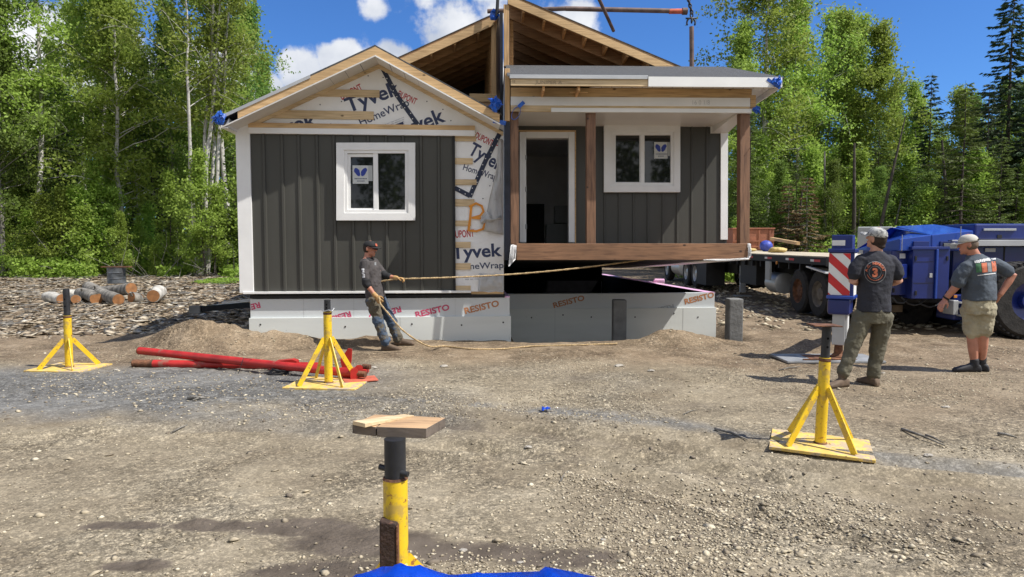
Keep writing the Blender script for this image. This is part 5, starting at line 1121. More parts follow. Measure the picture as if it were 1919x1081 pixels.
# load on the deck
def deck(px, py, Y): p = at(px, py, Y); return p
c = at(1436, 453, 22.5); bm = bmesh.new(); bmesh.ops.create_icosphere(bm, subdivisions=3, radius=.20)
for v in bm.verts: v.co *= 1 + .12 * float(vnoise(v.co.x * 6, v.co.z * 6 + v.co.y * 5, 1.0)) * 2
me = bpy.data.meshes.new('x'); bm.to_mesh(me); bm.free(); M['ballblue'] = mat('blue_nylon', (.05, .08, .42), .5, .15, 6, bump=.4)
o = link('rope_bundle', me, M['ballblue'], smooth=True); o.location = (max(c.x, TX + .5), 22.5, 1.32 + .18); tag(o, 'round blue bundle of straps on the far end of the flatbed', 'bundle')
rr = random.Random(6)
for i in range(7):
    x = TX + .35 + rr.random() * 1.0; y = 19.8 + i * .62; bm = bmesh.new(); bmesh.ops.create_icosphere(bm, subdivisions=2, radius=.13 + .06 * rr.random())
    for v in bm.verts: v.co *= 1 + rr.uniform(-.25, .2); v.co.z *= .5; v.co.x *= 1.6
    me = bpy.data.meshes.new('x'); bm.to_mesh(me); bm.free(); o = link('strap_pile', me, M['strapyellow'] if 'strapyellow' in M else M['pine_pale'], smooth=True); o.location = (x, y, 1.32 + .07); tag(o, ('nearest', 'second nearest', 'third nearest', 'middle', 'third farthest', 'second farthest', 'farthest')[i] + ' yellowish coil of lifting straps on the trailer deck', 'straps', 'coils of straps on the trailer deck')
a_, b_ = at(1446, 447, 23.5), at(1496, 456, 20.5); l = MB().bar((0, 0, 0), b_ - a_, .10, .09).build('timber', M['pine']); l.location = a_; tag(l, 'long timber resting on the straps at the far end of the deck', 'timber'); 
M['terracotta'] = mat('rust_red_painted_box', (.34, .13, .07), .7, .15, 4)
c = at(1370, 455, 25.6); d_ = at(1447, 427, 25.6); o = thing('steel_box', 'rust-red ribbed steel box on the front end of the flatbed', 'box', (c.x, 25.4, 1.325)); wz = d_.z - 1.325; ww = d_.x - c.x
MB().box((0, 0, 0), (ww, .9, wz - .05)).build('box_body', M['terracotta'], o, bevel=.01); MB().box((-.03, -.04, wz - .05), (ww + .03, .94, wz)).build('rim', M['terracotta'], o, bevel=.01)
rb = MB(); 
for z_ in (.12, .32): rb.box((-.005, -.03, z_), (ww + .005, -.002, z_ + .05))
for k in range(4): rb.box((ww * (.1 + .26 * k), -.028, .05), (ww * (.1 + .26 * k) + .05, -.001, wz - .06))
rb.build('rib', M['terracotta'], o)

# grey enclosed trailer far back
gx0, gx1 = at(1607, 440, 23.5).x, at(1664, 440, 23.5).x; gxe = at(1712, 440, 23.5).x; gt = at(1640, 425, 23.5).z
o = thing('enclosed_trailer', 'grey enclosed box trailer with a white ribbed end, behind the crane truck', 'trailer', (gx0, 23.5, .1), rz=R(-27))
MB().box((0, 0, .5), (gx1 - gx0, 2.2, gt - .1)).build('grey_body', M['paper2'], o, bevel=.03); MB().box((gx1 - gx0 + .001, .01, .5), (gxe - gx0, 2.19, gt - .12)).build('white_body', M['white'], o, bevel=.03)
rb = MB()
for k in range(8): rb.box((gx1 - gx0 + .02, -.012, .7 + k * .11), (gxe - gx0 - .02, .009, .74 + k * .11))
rb.build('ribbing', M['galv'], o)
wheel(o, 'wheel', (.7, .15, .35), .36, .2); wheel(o, 'wheel', (.7, 2.0, .35), .36, .2)

# ================================================================== CRANE TRUCK
YC = 11.9
def cz(px, py, Y=YC): return at(px, py, Y)
o = thing('crane_truck', 'blue mobile crane truck with big tyres, behind the two men on the right', 'crane truck', (cz(1668, 500).x, YC, .0)); CR = o; ox = o.location.x
def cb_(name, x0, y0, x1, y1, dy, th, m, bev=.012, par=None):
    a, b2 = at(x0, y1, YC + dy), at(x1, y0, YC + dy); return MB().box((a.x - ox, dy, a.z), (b2.x - ox, dy + th, b2.z)).build(name, M[m], par or o, bevel=bev)
xe = 2060
cb_('locker', 1668, 469, 1704, 553, .12, 1.0, 'blue'); lk = cb_('locker', 1708, 467, 1781, 560, -.06, 1.0, 'blue')
cb_('locker_rib', 1752, 467, 1760, 560, -.10, .038, 'blue_sunlit', .01); cb_('locker_rib', 1709, 462, 1781, 468, -.09, .2, 'blue', .01)
cb_('label_plate', 1686, 475, 1697, 484, .105, .012, 'signwhite', 0)
cb_('side_body', 1783, 461, xe, 552, .3, 1.9, 'blue', .02); cb_('side_rail', 1784, 449.5, xe, 461, -.02, .28, 'galv', .006); cb_('rail_end', 1778, 450, 1784, 463, -.03, .3, 'blacksteel', .006)
cb_('boom_housing', 1826, 419, xe, 449, .15, 1.3, 'blue', .03); cb_('boom_rail', 1844, 428, 1905, 432, .12, .028, 'galv', .003); cb_('boom_plate', 1869, 440, 1878, 447, .135, .012, 'dark', .003)
cb_('cable_anchor', 1846, 465, 1866, 472, .28, .018, 'galv', .003)
# sloped canopy
def P3(px, py, dy): a = at(px, py, YC + dy); return (a.x - ox, dy, a.z)
MB().hexa([P3(1685, 470, .0), P3(1826, 470, .0), (P3(1826, 470, .0)[0], 1.6, P3(1826, 470, 0)[2]), (P3(1685, 470, .0)[0], 1.6, P3(1685, 470, 0)[2]),
           P3(1686, 448, .0), P3(1744, 440, .0), (P3(1744, 440, 0)[0], 1.2, P3(1720, 427, 1.2)[2]), P3(1722, 427, 1.2)]).build('engine_canopy', M['blue_sunlit'], o, bevel=.012)
MB().hexa([P3(1746, 470, -.01), P3(1826, 468, -.01), (P3(1826, 470, 0)[0], 1.5, P3(1826, 468, 0)[2]), (P3(1746, 470, 0)[0], 1.5, P3(1746, 470, 0)[2]),
           P3(1746, 440, -.01), P3(1824, 432, -.01), (P3(1826, 432, 0)[0] + .1, 1.3, P3(1826, 420, 1.3)[2]), (P3(1746, 440, 0)[0] + .1, 1.3, P3(1750, 424, 1.3)[2])]).build('engine_canopy', M['blue_sunlit'], o, bevel=.012)
for x0, x1_ in ((1712, 1742), (1762, 1800)): cb_('canopy_panel', x0, 452, x1_, 468, -.035, .03, 'blue', .004)
MB().box((.1, .3, .55), (6.5, 2.2, .95)).build('chassis', M['dark'], o)
cb_('step_bracket', 1786, 563, 1797, 590, -.02, .3, 'galv', .01); cb_('lower_box', 1786, 552, 1852, 600, .1, .5, 'blue', .02)
w1 = at(1929, 569, 11.45); 
def bigwheel(c, r, w_, par):
    e = bpy.data.objects.new('wheel', None); COL.objects.link(e); e.parent = par; e.location = c
    MB().lathe([(r * .5, -w_/2), (r * .88, -w_/2), (r * .97, -w_ * .40), (r, -w_ * .3), (r, w_ * .3), (r * .97, w_ * .40), (r * .88, w_/2), (r * .5, w_/2)], axis='Y', n=56, caps=False).build('tyre', M['rubber'], e, auto=True)
    tr = MB()
    for k in range(44):
        a = 2 * math.pi * k / 44; cc, s_ = math.cos(a), math.sin(a)
        for sd in (-1, 1):
            a2 = a + (.07 if sd > 0 else 0); cc, s_ = math.cos(a2), math.sin(a2); tr.bar((cc * r * .99, sd * w_ * .08, s_ * r * .99), (cc * r * .975, sd * w_ * .47, s_ * r * .975), r * .07, .03, up=(cc, 0, s_))
    tr.build('tread', M['rubber'], e)
    MB().lathe([(r * .52, -w_ * .48), (r * .48, -w_ * .3), (r * .2, -w_ * .2), (r * .18, -w_ * .42), (.0001, -w_ * .44)], axis='Y', n=32, caps=False).build('rim', M['blue'], e, auto=True)
bigwheel((w1.x - ox, 11.65 - YC, .64), .645, .48, o); bigwheel((w1.x - ox, 11.65 - YC + 2.2, .64), .645, .48, o)
for y in (1.6, 2.4):   # far axles seen dark beneath
    for px in (1712, 1770): wheel(o, 'far_wheel', (at(px, 570, YC + y).x - ox, y, .48), .48, .3, 'dark')
MB().box((.3, 1.2, .35), (2.6, 1.6, .75)).build('underframe', M['dark'], o); M['dusty'] = mat('dusty_tan_metal', (.26, .2, .14), .9, .2, 5); MB().box((.05, .9, .32), (.75, 1.2, .45)).build('guard', M['dusty'], o)
# latches, hinges, seams, hoses
for (px, py) in ((1715, 480), (1715, 545), (1774, 480), (1774, 545), (1673, 490), (1673, 540)): cb_('hinge', px, py, px + 4, py + 8, -.075 if px > 1705 else .105, .016, 'dark', .003)
cb_('door_latch', 1742, 512, 1748, 520, -.08, .022, 'galv', .003); cb_('door_latch', 1695, 515, 1700, 522, .10, .02, 'galv', .003)
for y_ in (490, 530): cb_('locker_seam', 1712, y_, 1750, y_ + .8, -.064, .005, 'dark', 0)
for x_ in (1812, 1880, 1950): cb_('body_seam', x_, 462, x_ + 1, 551, .296, .005, 'dark', 0)
cb_('side_panel', 1815, 476, 1876, 540, .285, .016, 'blue', .004); cb_('warning_label', 1826, 500, 1836, 512, .278, .006, 'signwhite', 0); cb_('grille', 1768, 455, 1796, 465, -.045, .012, 'dark', 0)
for k in range(5): cb_('grille_bar', 1769, 456 + k * 2, 1795, 456.8 + k * 2, -.052, .008, 'galv', 0)
for k, (xa_, xb_h) in enumerate(((1672, 1702), (1690, 1740), (1715, 1778), (1790, 1850))):
    A_, B_ = at(xa_, 556, YC + .1), at(xb_h, 558, YC + .1); mid_ = (A_ + B_) / 2 - Vector((0, 0, .10 + .04 * k)); T([Vector((p.x - ox, .1 + .03 * k, p.z)) for p in (A_, A_.lerp(mid_, .55) - Vector((0, 0, .04)), mid_, mid_.lerp(B_, .45) - Vector((0, 0, .04)), B_)], .016, 8).build('hydraulic_hose', M['blacksteel'], o, smooth=True)
for k in range(3): cb_('step', 1800, 566 + 12 * k, 1846, 569 + 12 * k, -.03, .12, 'galv', .003)
cb_('marker_lamp', 1788, 553, 1794, 558, .08, .02, 'orange_paint', .003); cb_('handrail', 1690, 440, 1692, 470, -.08, .02, 'galv', .004); cb_('handrail', 1800, 424, 1802, 450, -.08, .02, 'galv', .004)
# outrigger leg: housing with red and white chevrons, grey ram, foot
OY = 9.25; a, b2 = at(1556, 440, OY), at(1600, 440, OY); hw = (b2.x - a.x) / 2; oc = (a.x + b2.x) / 2
zz = lambda py: at(1578, py, OY).z
g_ = bpy.data.objects.new('outrigger', None); COL.objects.link(g_); g_.parent = o; g_.location = (oc - ox, OY - YC, 0); g_.rotation_euler = (0, 0, R(-33))
def ob_(name, x0, x1_, z0, z1, y0, y1, m, bev=.008): return MB().box((x0, y0, z0), (x1_, y1, z1)).build(name, M[m], g_, bevel=bev)
ob_('upper_sleeve', -hw * .82, hw * .82, zz(467), zz(440), .03, .27, 'blue'); ob_('sleeve_label', -hw * .78, -hw * .78 + .16, zz(460), zz(450), .022, .029, 'signwhite', 0)
ob_('flange', -hw * 1.05, hw * 1.1, zz(473), zz(466), -.02, .34, 'blue'); ob_('housing', -hw * .98, hw * .98, zz(555), zz(473), .01, .31, 'blue')
ob_('lower_flange', -hw * 1.08, hw * 1.1, zz(560), zz(554), -.03, .35, 'blue_sunlit'); ob_('housing_foot', -hw * 1.0, hw * .8, zz(590), zz(560), .0, .30, 'blue', .03)
# chevron sheet: one white board with slanting red bars
sx0, sx1, sz0, sz1 = -hw * .96, hw * .72, zz(553), zz(474.5)
ch_ = MB().box((sx0, .0, sz0), (sx1, .008, sz1)).build('warning_board', M['signwhite'], g_)
bm = bmesh.new(); wv_ = sx1 - sx0; stp = (sz1 - sz0) / 2.05
for k in range(-2, 4):
    z0 = sz1 - k * stp + .02; v = [bm.verts.new(p) for p in ((sx0, -.002, z0), (sx1, -.002, z0 - wv_ * .95), (sx1, -.002, z0 - wv_ * .95 - stp * .5), (sx0, -.002, z0 - stp * .5))]; bm.faces.new(v)
for co_, no in (((0, 0, sz0 + .002), (0, 0, -1)), ((0, 0, sz1 - .002), (0, 0, 1))): bmesh.ops.bisect_plane(bm, geom=bm.verts[:] + bm.edges[:] + bm.faces[:], plane_co=co_, plane_no=no, clear_outer=True)
me = bpy.data.meshes.new('c'); bm.to_mesh(me); bm.free(); link('red_stripes', me, M['signred'], g_)
ob_('side_board', hw * .99, hw * 1.0 + .004, sz0, sz1, .02, .28, 'signwhite', 0)
MB().box((-hw * .62, .06, zz(648)), (hw * .42, .24, zz(588))).build('ram', M['galv'], g_, bevel=.01); MB().box((hw * .42, .09, zz(648)), (hw * .6, .2, zz(588))).build('ram_side', M['white'], g_, bevel=.01)
MB().lathe([(.10, .035), (.10, .06), (.06, .1), (.05, zz(646))], c=(-.02, .15, 0), n=20).build('foot', M['rust'], g_, auto=True)
MB().bar((.0, .2, 1.12), tuple(Matrix.Rotation(R(33), 3, 'Z') @ Vector((2.35, 2.75, 1.12))), .2, .24).build('outrigger_beam', M['blue'], g_, bevel=.01)
pdc = gpt(1572, 683); o = thing('outrigger_pad', 'low grey steel pad on the ground under the crane outrigger', 'pad', (pdc[0], OY + .12, gh(pdc[0], OY) + .0))
MB().box((-.68, -.32, .0), (.62, .30, .03)).build('pad_plate', M['steel'], o, bevel=.004); MB().box((-.3, -.2, .031), (.3, .2, .034)).build('wood_insert', M['rust'], o)
MB().tube([(-.45, -.25, .04), (-.2, -.28, .05), (.1, -.22, .04)], .012, 8).build('handle', M['rust'], o)
# ================================================================== TREES
def leaf_mesh(name, C, size, seed, up=.35, long=1.5, fold=True):
    rg = np.random.default_rng(seed); n = len(C)
    nrm = rg.normal(size=(n, 3)); nrm[:, 2] += up; nrm /= np.linalg.norm(nrm, axis=1)[:, None]
    t_ = rg.normal(size=(n, 3)); t_ -= nrm * (t_ * nrm).sum(1)[:, None]; t_ /= np.linalg.norm(t_, axis=1)[:, None]; b_ = np.cross(nrm, t_)
    s = (size * (.6 + .8 * rg.random(n)))[:, None] if not np.isscalar(size) else size * (.6 + .8 * rg.random(n))[:, None]
    V = np.stack([C - t_ * s * long * .5, C + b_ * s * .42 + nrm * s * .1, C + t_ * s * long * .5, C - b_ * s * .42 + nrm * s * .1], 1).reshape(-1, 3)
    F = np.arange(n * 4).reshape(n, 4); return V, F
def tube_np(P, rad, n=5):
    P = np.asarray(P, float); m = len(P); T_ = np.gradient(P, axis=0); T_ /= np.linalg.norm(T_, axis=1)[:, None] + 1e-9
    ref = np.array([.3, .2, 1.0]) if abs(T_[0][2]) < .9 else np.array([1.0, .1, 0]); U = np.cross(T_, ref); U /= np.linalg.norm(U, axis=1)[:, None]; Wv = np.cross(T_, U)
    a = np.arange(n) * 2 * np.pi / n; V = (P[:, None] + (U[:, None] * np.cos(a)[None, :, None] + Wv[:, None] * np.sin(a)[None, :, None]) * np.asarray(rad)[:, None, None]).reshape(-1, 3)
    F = np.array([[i*n+k, i*n+(k+1)%n, (i+1)*n+(k+1)%n, (i+1)*n+k] for i in range(m-1) for k in range(n)]); return V, F
class Acc:
    def __init__(s): s.V = []; s.F = []; s.n = 0
    def add(s, V, F): s.V.append(V); s.F.append(F + s.n); s.n += len(V)
    def mesh(s, name): return np_mesh(name, np.concatenate(s.V), np.concatenate(s.F))
def broad(name, H, rad, t0, nb, leaves, leaf, seed, lean=0, fork=None, trunk_r=.11, top_taper=.35, droop=.25, elev=(.5, 1.1), stems=1, spread=.0, up=.35):
    rg = np.random.default_rng(seed); wood_ = Acc(); cl = []
    for st_ in range(stems):
        az0 = rg.random() * 6.28; sp = spread * (0.4 + rg.random()); hh = H * (.85 + .2 * rg.random()) if stems > 1 else H
        tz = np.linspace(0, 1, 14); wx = np.cumsum(rg.normal(size=14) * .05 * hh / 12); wy = np.cumsum(rg.normal(size=14) * .05 * hh / 12)
        bx, by = (math.cos(az0) * .22 * (stems > 1), math.sin(az0) * .22 * (stems > 1))
        TP = np.stack([bx + wx + (lean + sp * math.cos(az0)) * hh * tz ** 1.3, by + wy + sp * math.sin(az0) * hh * tz ** 1.3, tz * hh], 1)
        tr_ = trunk_r * (1 - .93 * tz) ** .85 * (1 if stems == 1 else .7); tr_[0] *= 1.35
        wood_.add(*tube_np(TP, tr_, 8))
        for i in range(nb // stems):
            t = t0 + (1 - t0) * ((i + rg.random()) / (nb / stems)) ** .9; k = t * 13; a = int(min(k, 12)); f = k - a; p = TP[a] * (1 - f) + TP[a + 1] * f
            prof = (math.sin(min(1, (t - t0) / (1 - t0) * 1.05 + .18) * math.pi) ** .6) * (1 - top_taper * t) 
            az = rg.random() * 6.28; ln = rad * (.28 + 1.05 * rg.random() ** 1.2) * max(prof, .12) * (1 + .35 * math.sin(az * 2 + t * 9 + seed)); el = elev[0] + (elev[1] - elev[0]) * (t + .3 * rg.random() - .15)
            d = np.array([math.cos(az) * math.cos(el), math.sin(az) * math.cos(el), math.sin(el)]); u = np.linspace(0, 1, 6)
            bp_ = p + d * ln * u[:, None] + np.stack([0 * u, 0 * u, -droop * ln * u ** 2], 1) + rg.normal(size=(6, 3)) * .03 * ln * u[:, None]
            br = max(.008, trunk_r * .32 * (1 - t)) ; wood_.add(*tube_np(bp_, br * (1 - .85 * u), 4)); 
            ns = 3 + int(3 * rg.random())
            for j in range(ns):
                uu = .3 + .7 * (j + rg.random()) / ns; kk = uu * 5; a2 = int(min(kk, 4)); q_ = bp_[a2] * (1 - (kk - a2)) + bp_[a2 + 1] * (kk - a2)
                d2 = d + rg.normal(size=3) * .7; d2 /= np.linalg.norm(d2); l2 = ln * .38 * (.5 + rg.random()); v = np.linspace(0, 1, 4); tw = q_ + d2 * l2 * v[:, None] + np.stack([0 * v, 0 * v, -.3 * l2 * v ** 2], 1)
                wood_.add(*tube_np(tw, br * .35 * (1 - .8 * v) + .002, 3)); m = int(leaves / (nb * ns) * (.4 + 1.2 * rg.random())) + 1
                vv = rg.random(m) ** .7 * 3; ai = np.minimum(vv.astype(int), 2); ff = (vv - ai)[:, None]; cl.append(tw[ai] * (1 - ff) + tw[ai + 1] * ff + rg.normal(size=(m, 3)) * np.array([.2, .2, .15]) * (.7 + rad * .16))
    C_ = np.concatenate(cl); V, F = leaf_mesh(name, C_, leaf, seed + 1, up)
    return wood_.mesh(name + '_trunk'), np_mesh(name + '_crown', V, F)
def spruce(name, H, rad, seed, dens=1.0, t0=.08, ragged=.25, needle=.10):
    rg = np.random.default_rng(seed); wd = Acc(); cl = []; dirs = []
    tz = np.linspace(0, 1, 12); TP = np.stack([np.cumsum(rg.normal(size=12) * .015), np.cumsum(rg.normal(size=12) * .015), tz * H], 1); wd.add(*tube_np(TP, .13 * (H / 12) * (1 - .96 * tz), 8))
    nlev = int(H * 5 * dens); Q = []
    for i in range(nlev):
        t = t0 + (1 - t0) * i / nlev; z = t * H; R0 = rad * (1 - t) ** .8 * (1 + ragged * rg.normal()) + .12
        for k in range(int(5 + 2 * rg.random())):
            az = rg.random() * 6.28; ln = R0 * (.65 + .5 * rg.random()); el = .25 * t - .12 + .25 * rg.random() ; u = np.linspace(0, 1, 6)
            d = np.array([math.cos(az), math.sin(az), 0]); bp_ = np.array([TP[0][0], TP[0][1], z]) + d * ln * u[:, None] + np.stack([0 * u, 0 * u, ln * (math.sin(el) * u - .45 * u ** 1.5 + .28 * u ** 3)], 1)
            wd.add(*tube_np(bp_, .018 * (1 - t * .7) * (1 - .85 * u) + .002, 3))
            m = max(6, int(ln * 34 * dens)); uu = .12 + .88 * rg.random(m) ** .75; kk = uu * 5; a = np.minimum(kk.astype(int), 4); f = (kk - a)[:, None]; p = bp_[a] * (1 - f) + bp_[a + 1] * f
            side = np.cross(d, [0, 0, 1]); sg = rg.choice([-1, 1], m)[:, None]; dd = d * .75 + side * sg * (.9 * rg.random(m)[:, None]) + np.array([0, 0, -1]) * (.15 + .5 * rg.random(m)[:, None]); dd /= np.linalg.norm(dd, axis=1)[:, None]
            sl = (needle * (1.0 + 1.1 * rg.random(m)) * (1.15 - .5 * uu))[:, None] ; w_ = np.cross(dd, rg.normal(size=(m, 3))); w_ /= np.linalg.norm(w_, axis=1)[:, None]
            wdt = needle * .27
            Q.append(np.stack([p - w_ * wdt * .5, p + dd * sl * .55 - w_ * wdt, p + dd * sl * 1.35, p + dd * sl * .5 + w_ * wdt], 1))
    Q = np.concatenate(Q); F = np.arange(len(Q) * 4).reshape(-1, 4); return wd.mesh(name + '_trunk'), np_mesh(name + '_crown', Q.reshape(-1, 3), F)

M['leaf'] = leafmat('spring_birch_leaves', (.225, .33, .05), (.375, .49, .10), .5)
M['leaf2'] = leafmat('bright_maple_leaves', (.21, .32, .045), (.34, .46, .09), .5)
M['leaf3'] = leafmat('darker_green_leaves', (.13, .215, .04), (.225, .32, .07), .5)
M['needle'] = leafmat('spruce_needles', (.028, .055, .026), (.06, .10, .04), .2, .6)
M['needle2'] = leafmat('balsam_fir_needles', (.09, .14, .03), (.17, .24, .055), .25, .6)
M['deadneedle'] = leafmat('brown_dry_needles', (.12, .075, .035), (.20, .13, .06), .15, .7)
M['birchbark'] = mat('white_birch_bark', (.50, .48, .44), .8, .12, 4, (1, 1, 2.5), bump=.3, spots=[((.06, .05, .045), 5, .58)])
M['greybark'] = mat('grey_aspen_bark', (.20, .19, .165), .9, .3, 5, (1, 1, .6), bump=.5, spots=[((.05, .045, .04), 5, .62)])
M['darkbark'] = mat('dark_spruce_bark', (.07, .058, .048), .95, .3, 8, bump=.5)

PB = [broad('birch', 14.5, 3.3, .36, 64, 14500, .095, 101, trunk_r=.13, droop=.35, elev=(.3, 1.0)), broad('birch', 13.5, 3.0, .30, 60, 13500, .095, 102, lean=.03, droop=.3, elev=(.3, 1.0)),
      broad('aspen', 12.0, 3.1, .2, 66, 17000, .095, 103, elev=(.3, 1.05), droop=.2), broad('aspen', 13.8, 3.6, .18, 70, 18000, .095, 104, lean=-.03, elev=(.3, 1.0)),
      broad('birch_clump', 14.5, 2.6, .40, 100, 18000, .09, 105, stems=6, spread=.085, trunk_r=.125, droop=.4)]
PU = [broad('sapling', 4.2, 1.3, .12, 34, 3600, .085, 111, trunk_r=.03, elev=(.2, .8), up=1.1), broad('sapling', 3.0, 1.15, .08, 30, 3000, .095, 112, trunk_r=.025, elev=(.15, .7), up=1.1), broad('sapling', 6.0, 1.6, .15, 40, 5200, .09, 113, trunk_r=.045, elev=(.3, .9), up=.8)]
PS = [spruce('spruce', 13.5, 2.2, 121, dens=1.15, needle=.12), spruce('spruce', 10.0, 1.8, 122), spruce('fir', 8.5, 2.1, 123, ragged=.35), spruce('fir', 5.5, 1.5, 124, t0=.03, ragged=.3)]
NT = [0]
USED = {}
def plant(proto, name, label, cat, x, y, s=1.0, trunk='birchbark', crown='leaf', group=None, rz=None, sz=None):
    rr = random.Random(NT[0] * 13 + 5); NT[0] += 1; sx_ = x / y
    if label in USED: base_l = label; label += (', further right', ', further left')[sx_ < max(USED[base_l])] if len(USED[base_l]) == 1 or not (min(USED[base_l]) < sx_ < max(USED[base_l])) else ', between its two neighbours'; label = label.replace('further', 'furthest') if len(USED[base_l]) > 1 else label; USED[base_l].append(sx_)
    else: USED[label] = [sx_]
    o = thing(name, label, cat, (x, y, gh(x, y) - .05), rz=rr.uniform(0, 6.28) if rz is None else rz, group=group); o.scale = (s, s, sz or s)
    for nm, me, m in (('trunk', proto[0], trunk), ('crown', proto[1], crown)):
        c = bpy.data.objects.new(nm, me); COL.objects.link(c); c.parent = o
        if not me.materials: me.materials.append(M[m])
        if me.materials[0] is not M[m]: c.material_slots[0].link = 'OBJECT'; c.material_slots[0].material = M[m]
    return o
def X_(px, Y): return at(px, 455, Y).x
LM = [(-400, 'at the far left edge'), (30, 'behind the leaning forked tree'), (110, 'left of the slender birch'), (170, 'behind the slender birch'), (245, 'between the grey birch and the birch clump'), (320, 'behind the birch clump'), (400, 'between the birch clump and the house corner'), (480, 'hidden mostly by the house roof'),
      (1300, 'beside the porch post'), (1440, 'behind the flatbed deck'), (1520, 'behind the outrigger leg'), (1600, 'behind the man in the dark shirt'), (1660, 'by the bare leaning trunk'), (1715, 'above the blue engine cover'), (1780, 'between the two spruces'), (1840, 'below the tall dark spruce'), (1900, 'at the right edge')]
def where(px, Y, sizes=(27.5, 31, 35, 39)):
    lm = [t for p, t in LM if p <= px][-1]; k = sum(Y > s_ for s_ in sizes); return ('foremost', 'front-row', 'second-row', 'rear', 'deepest')[k], lm
# --- left front trees one can tell apart
plant(PB[0], 'birch_tree', 'leaning pale-trunked tree with a forked crown, nearest the left edge of the clearing', 'tree', X_(72, 27), 27, .98, 'birchbark', rz=.6)
plant(PB[4], 'birch_tree', 'clump of several white birch stems close to the left corner of the house', 'tree', X_(372, 26.5), 26.5, 1.0, 'birchbark', rz=2.0)
plant(PB[1], 'birch_tree', 'slender birch with a white trunk between the leaning tree and the birch clump', 'tree', X_(196, 29), 29, .98, 'birchbark', rz=1.0)
plant(PB[3], 'birch_tree', 'thin grey birch just right of the slender white one', 'tree', X_(232, 28), 28, .95, 'birchbark', rz=3.0)
plant(PB[0], 'birch_tree', 'tall birch filling the top of the forest behind the birch clump', 'tree', X_(430, 30), 30, .98, 'birchbark', rz=4.0)
plant(PB[2], 'aspen_tree', 'leafy tree at the very left edge of the photo', 'tree', X_(5, 26), 26, .85, 'greybark', 'leaf3', rz=5)
rr = random.Random(77); G1 = 'broad-leaved trees of the left forest'
for i, (px, Y) in enumerate([(40, 31), (120, 32), (160, 34), (265, 31), (300, 33), (335, 30), (400, 33), (470, 34), (90, 36), (220, 36), (360, 37), (500, 38), (20, 39), (140, 40), (280, 41), (440, 41), (-40, 30), (-90, 34), (-150, 28)]):
    k = rr.randrange(4); plant(PB[k], 'broadleaf_tree', '%s broad-leaved tree %s' % where(px, Y), 'tree', X_(px, Y), Y, rr.uniform(.62, .90), rr.choice(['birchbark', 'greybark']), rr.choice(['leaf', 'leaf', 'leaf3']), G1)
for i, (px, Y) in enumerate([(12, 29), (115, 30.5), (250, 31), (290, 32), (410, 31), (-30, 30)]):
    k = rr.randrange(1, 4); plant(PS[k], 'fir_tree', '%s dark conifer in the understorey %s' % where(px, Y), 'tree', X_(px, Y), Y, rr.uniform(.75, 1.05), 'darkbark', rr.choice(['needle', 'needle', 'needle2']), 'dark conifers among the left trees')
plant(PS[2], 'fir_tree', 'soft green young fir between the birch clump and the house corner', 'tree', X_(440, 27.5), 27.5, .62, 'darkbark', 'needle2')
for i in range(30):
    px = -20 + i * 16.5 + rr.uniform(-8, 8); Y = rr.uniform(25.5, 28.5); plant(PU[rr.randrange(3)], 'sapling', '%s bright green sapling %s' % where(px, Y, (26, 26.8, 27.4, 28)), 'sapling', X_(px, Y), Y, rr.uniform(.35, .85), 'darkbark', rr.choice(['leaf2', 'leaf2', 'leaf']), 'saplings along the left forest edge')
# --- right side
plant(PB[0], 'birch_tree', 'tallest birch above the porch roof corner on the right', 'tree', X_(1440, 33), 33, 1.12, 'birchbark', 'leaf', rz=2.2)
plant(PB[3], 'birch_tree', 'broad crown just right of the tallest birch', 'tree', X_(1500, 35), 35, 1.08, 'birchbark', 'leaf', rz=.4)
plant(PB[2], 'aspen_tree', 'rounded aspen standing alone against the sky right of the tall birches', 'tree', X_(1632, 36), 36, 1.03, 'greybark', 'leaf', rz=1.4)
plant(PB[1], 'birch_tree', 'birch in front of the tall pair, filling the gap above the porch corner', 'tree', X_(1395, 32), 32, .85, 'birchbark', 'leaf', rz=1.8); plant(PB[1], 'birch_tree', 'birch between the tall pair and the rounded aspen', 'tree', X_(1565, 37), 37, .98, 'greybark', 'leaf', rz=4.8)
plant(PS[0], 'spruce_tree', 'tall dark spruce at the right edge of the photo', 'tree', X_(1876, 31), 31, .98, 'darkbark', 'needle', rz=1)
plant(PS[1], 'spruce_tree', 'narrow dark spruce with a bare top left of the pale middle tree', 'tree', X_(1732, 34), 34, .98, 'darkbark', 'needle', rz=2)
plant(PB[2], 'aspen_tree', 'pale green small tree between the two dark spruces', 'tree', X_(1780, 33), 33, .72, 'greybark', 'leaf', rz=2.4)
plant(PS[2], 'fir_tree', 'yellow-green fir right of the men, in front of the tall spruce', 'tree', X_(1800, 28), 28, .95, 'darkbark', 'needle2', rz=.8)
plant(PS[1], 'spruce_tree', 'small spruce tip rising over the porch roof right of the lifting strap', 'tree', X_(1333, 60), 60, 1.55, 'darkbark', 'needle'); plant(PS[1], 'spruce_tree', 'smallest spruce tip beside the lifting strap', 'tree', X_(1352, 62), 62, 1.5, 'darkbark', 'needle', rz=2)
plant(PB[2], 'aspen_tree', 'leafy tree behind the spruce at the right edge', 'tree', X_(1905, 36), 36, .80, 'greybark', 'leaf')
for i, (px, Y) in enumerate([(1380, 36), (1420, 37), (1470, 39), (1530, 40), (1590, 42), (1680, 44), (1700, 38), (1750, 40), (1830, 38), (1860, 42), (1940, 34), (1990, 38)]):
    plant(PB[rr.randrange(4)], 'broadleaf_tree', '%s broad-leaved tree %s' % where(px, Y), 'tree', X_(px, Y), Y, rr.uniform(.58, .82), rr.choice(['birchbark', 'greybark']), rr.choice(['leaf', 'leaf', 'leaf3']), 'broad-leaved trees of the right forest')
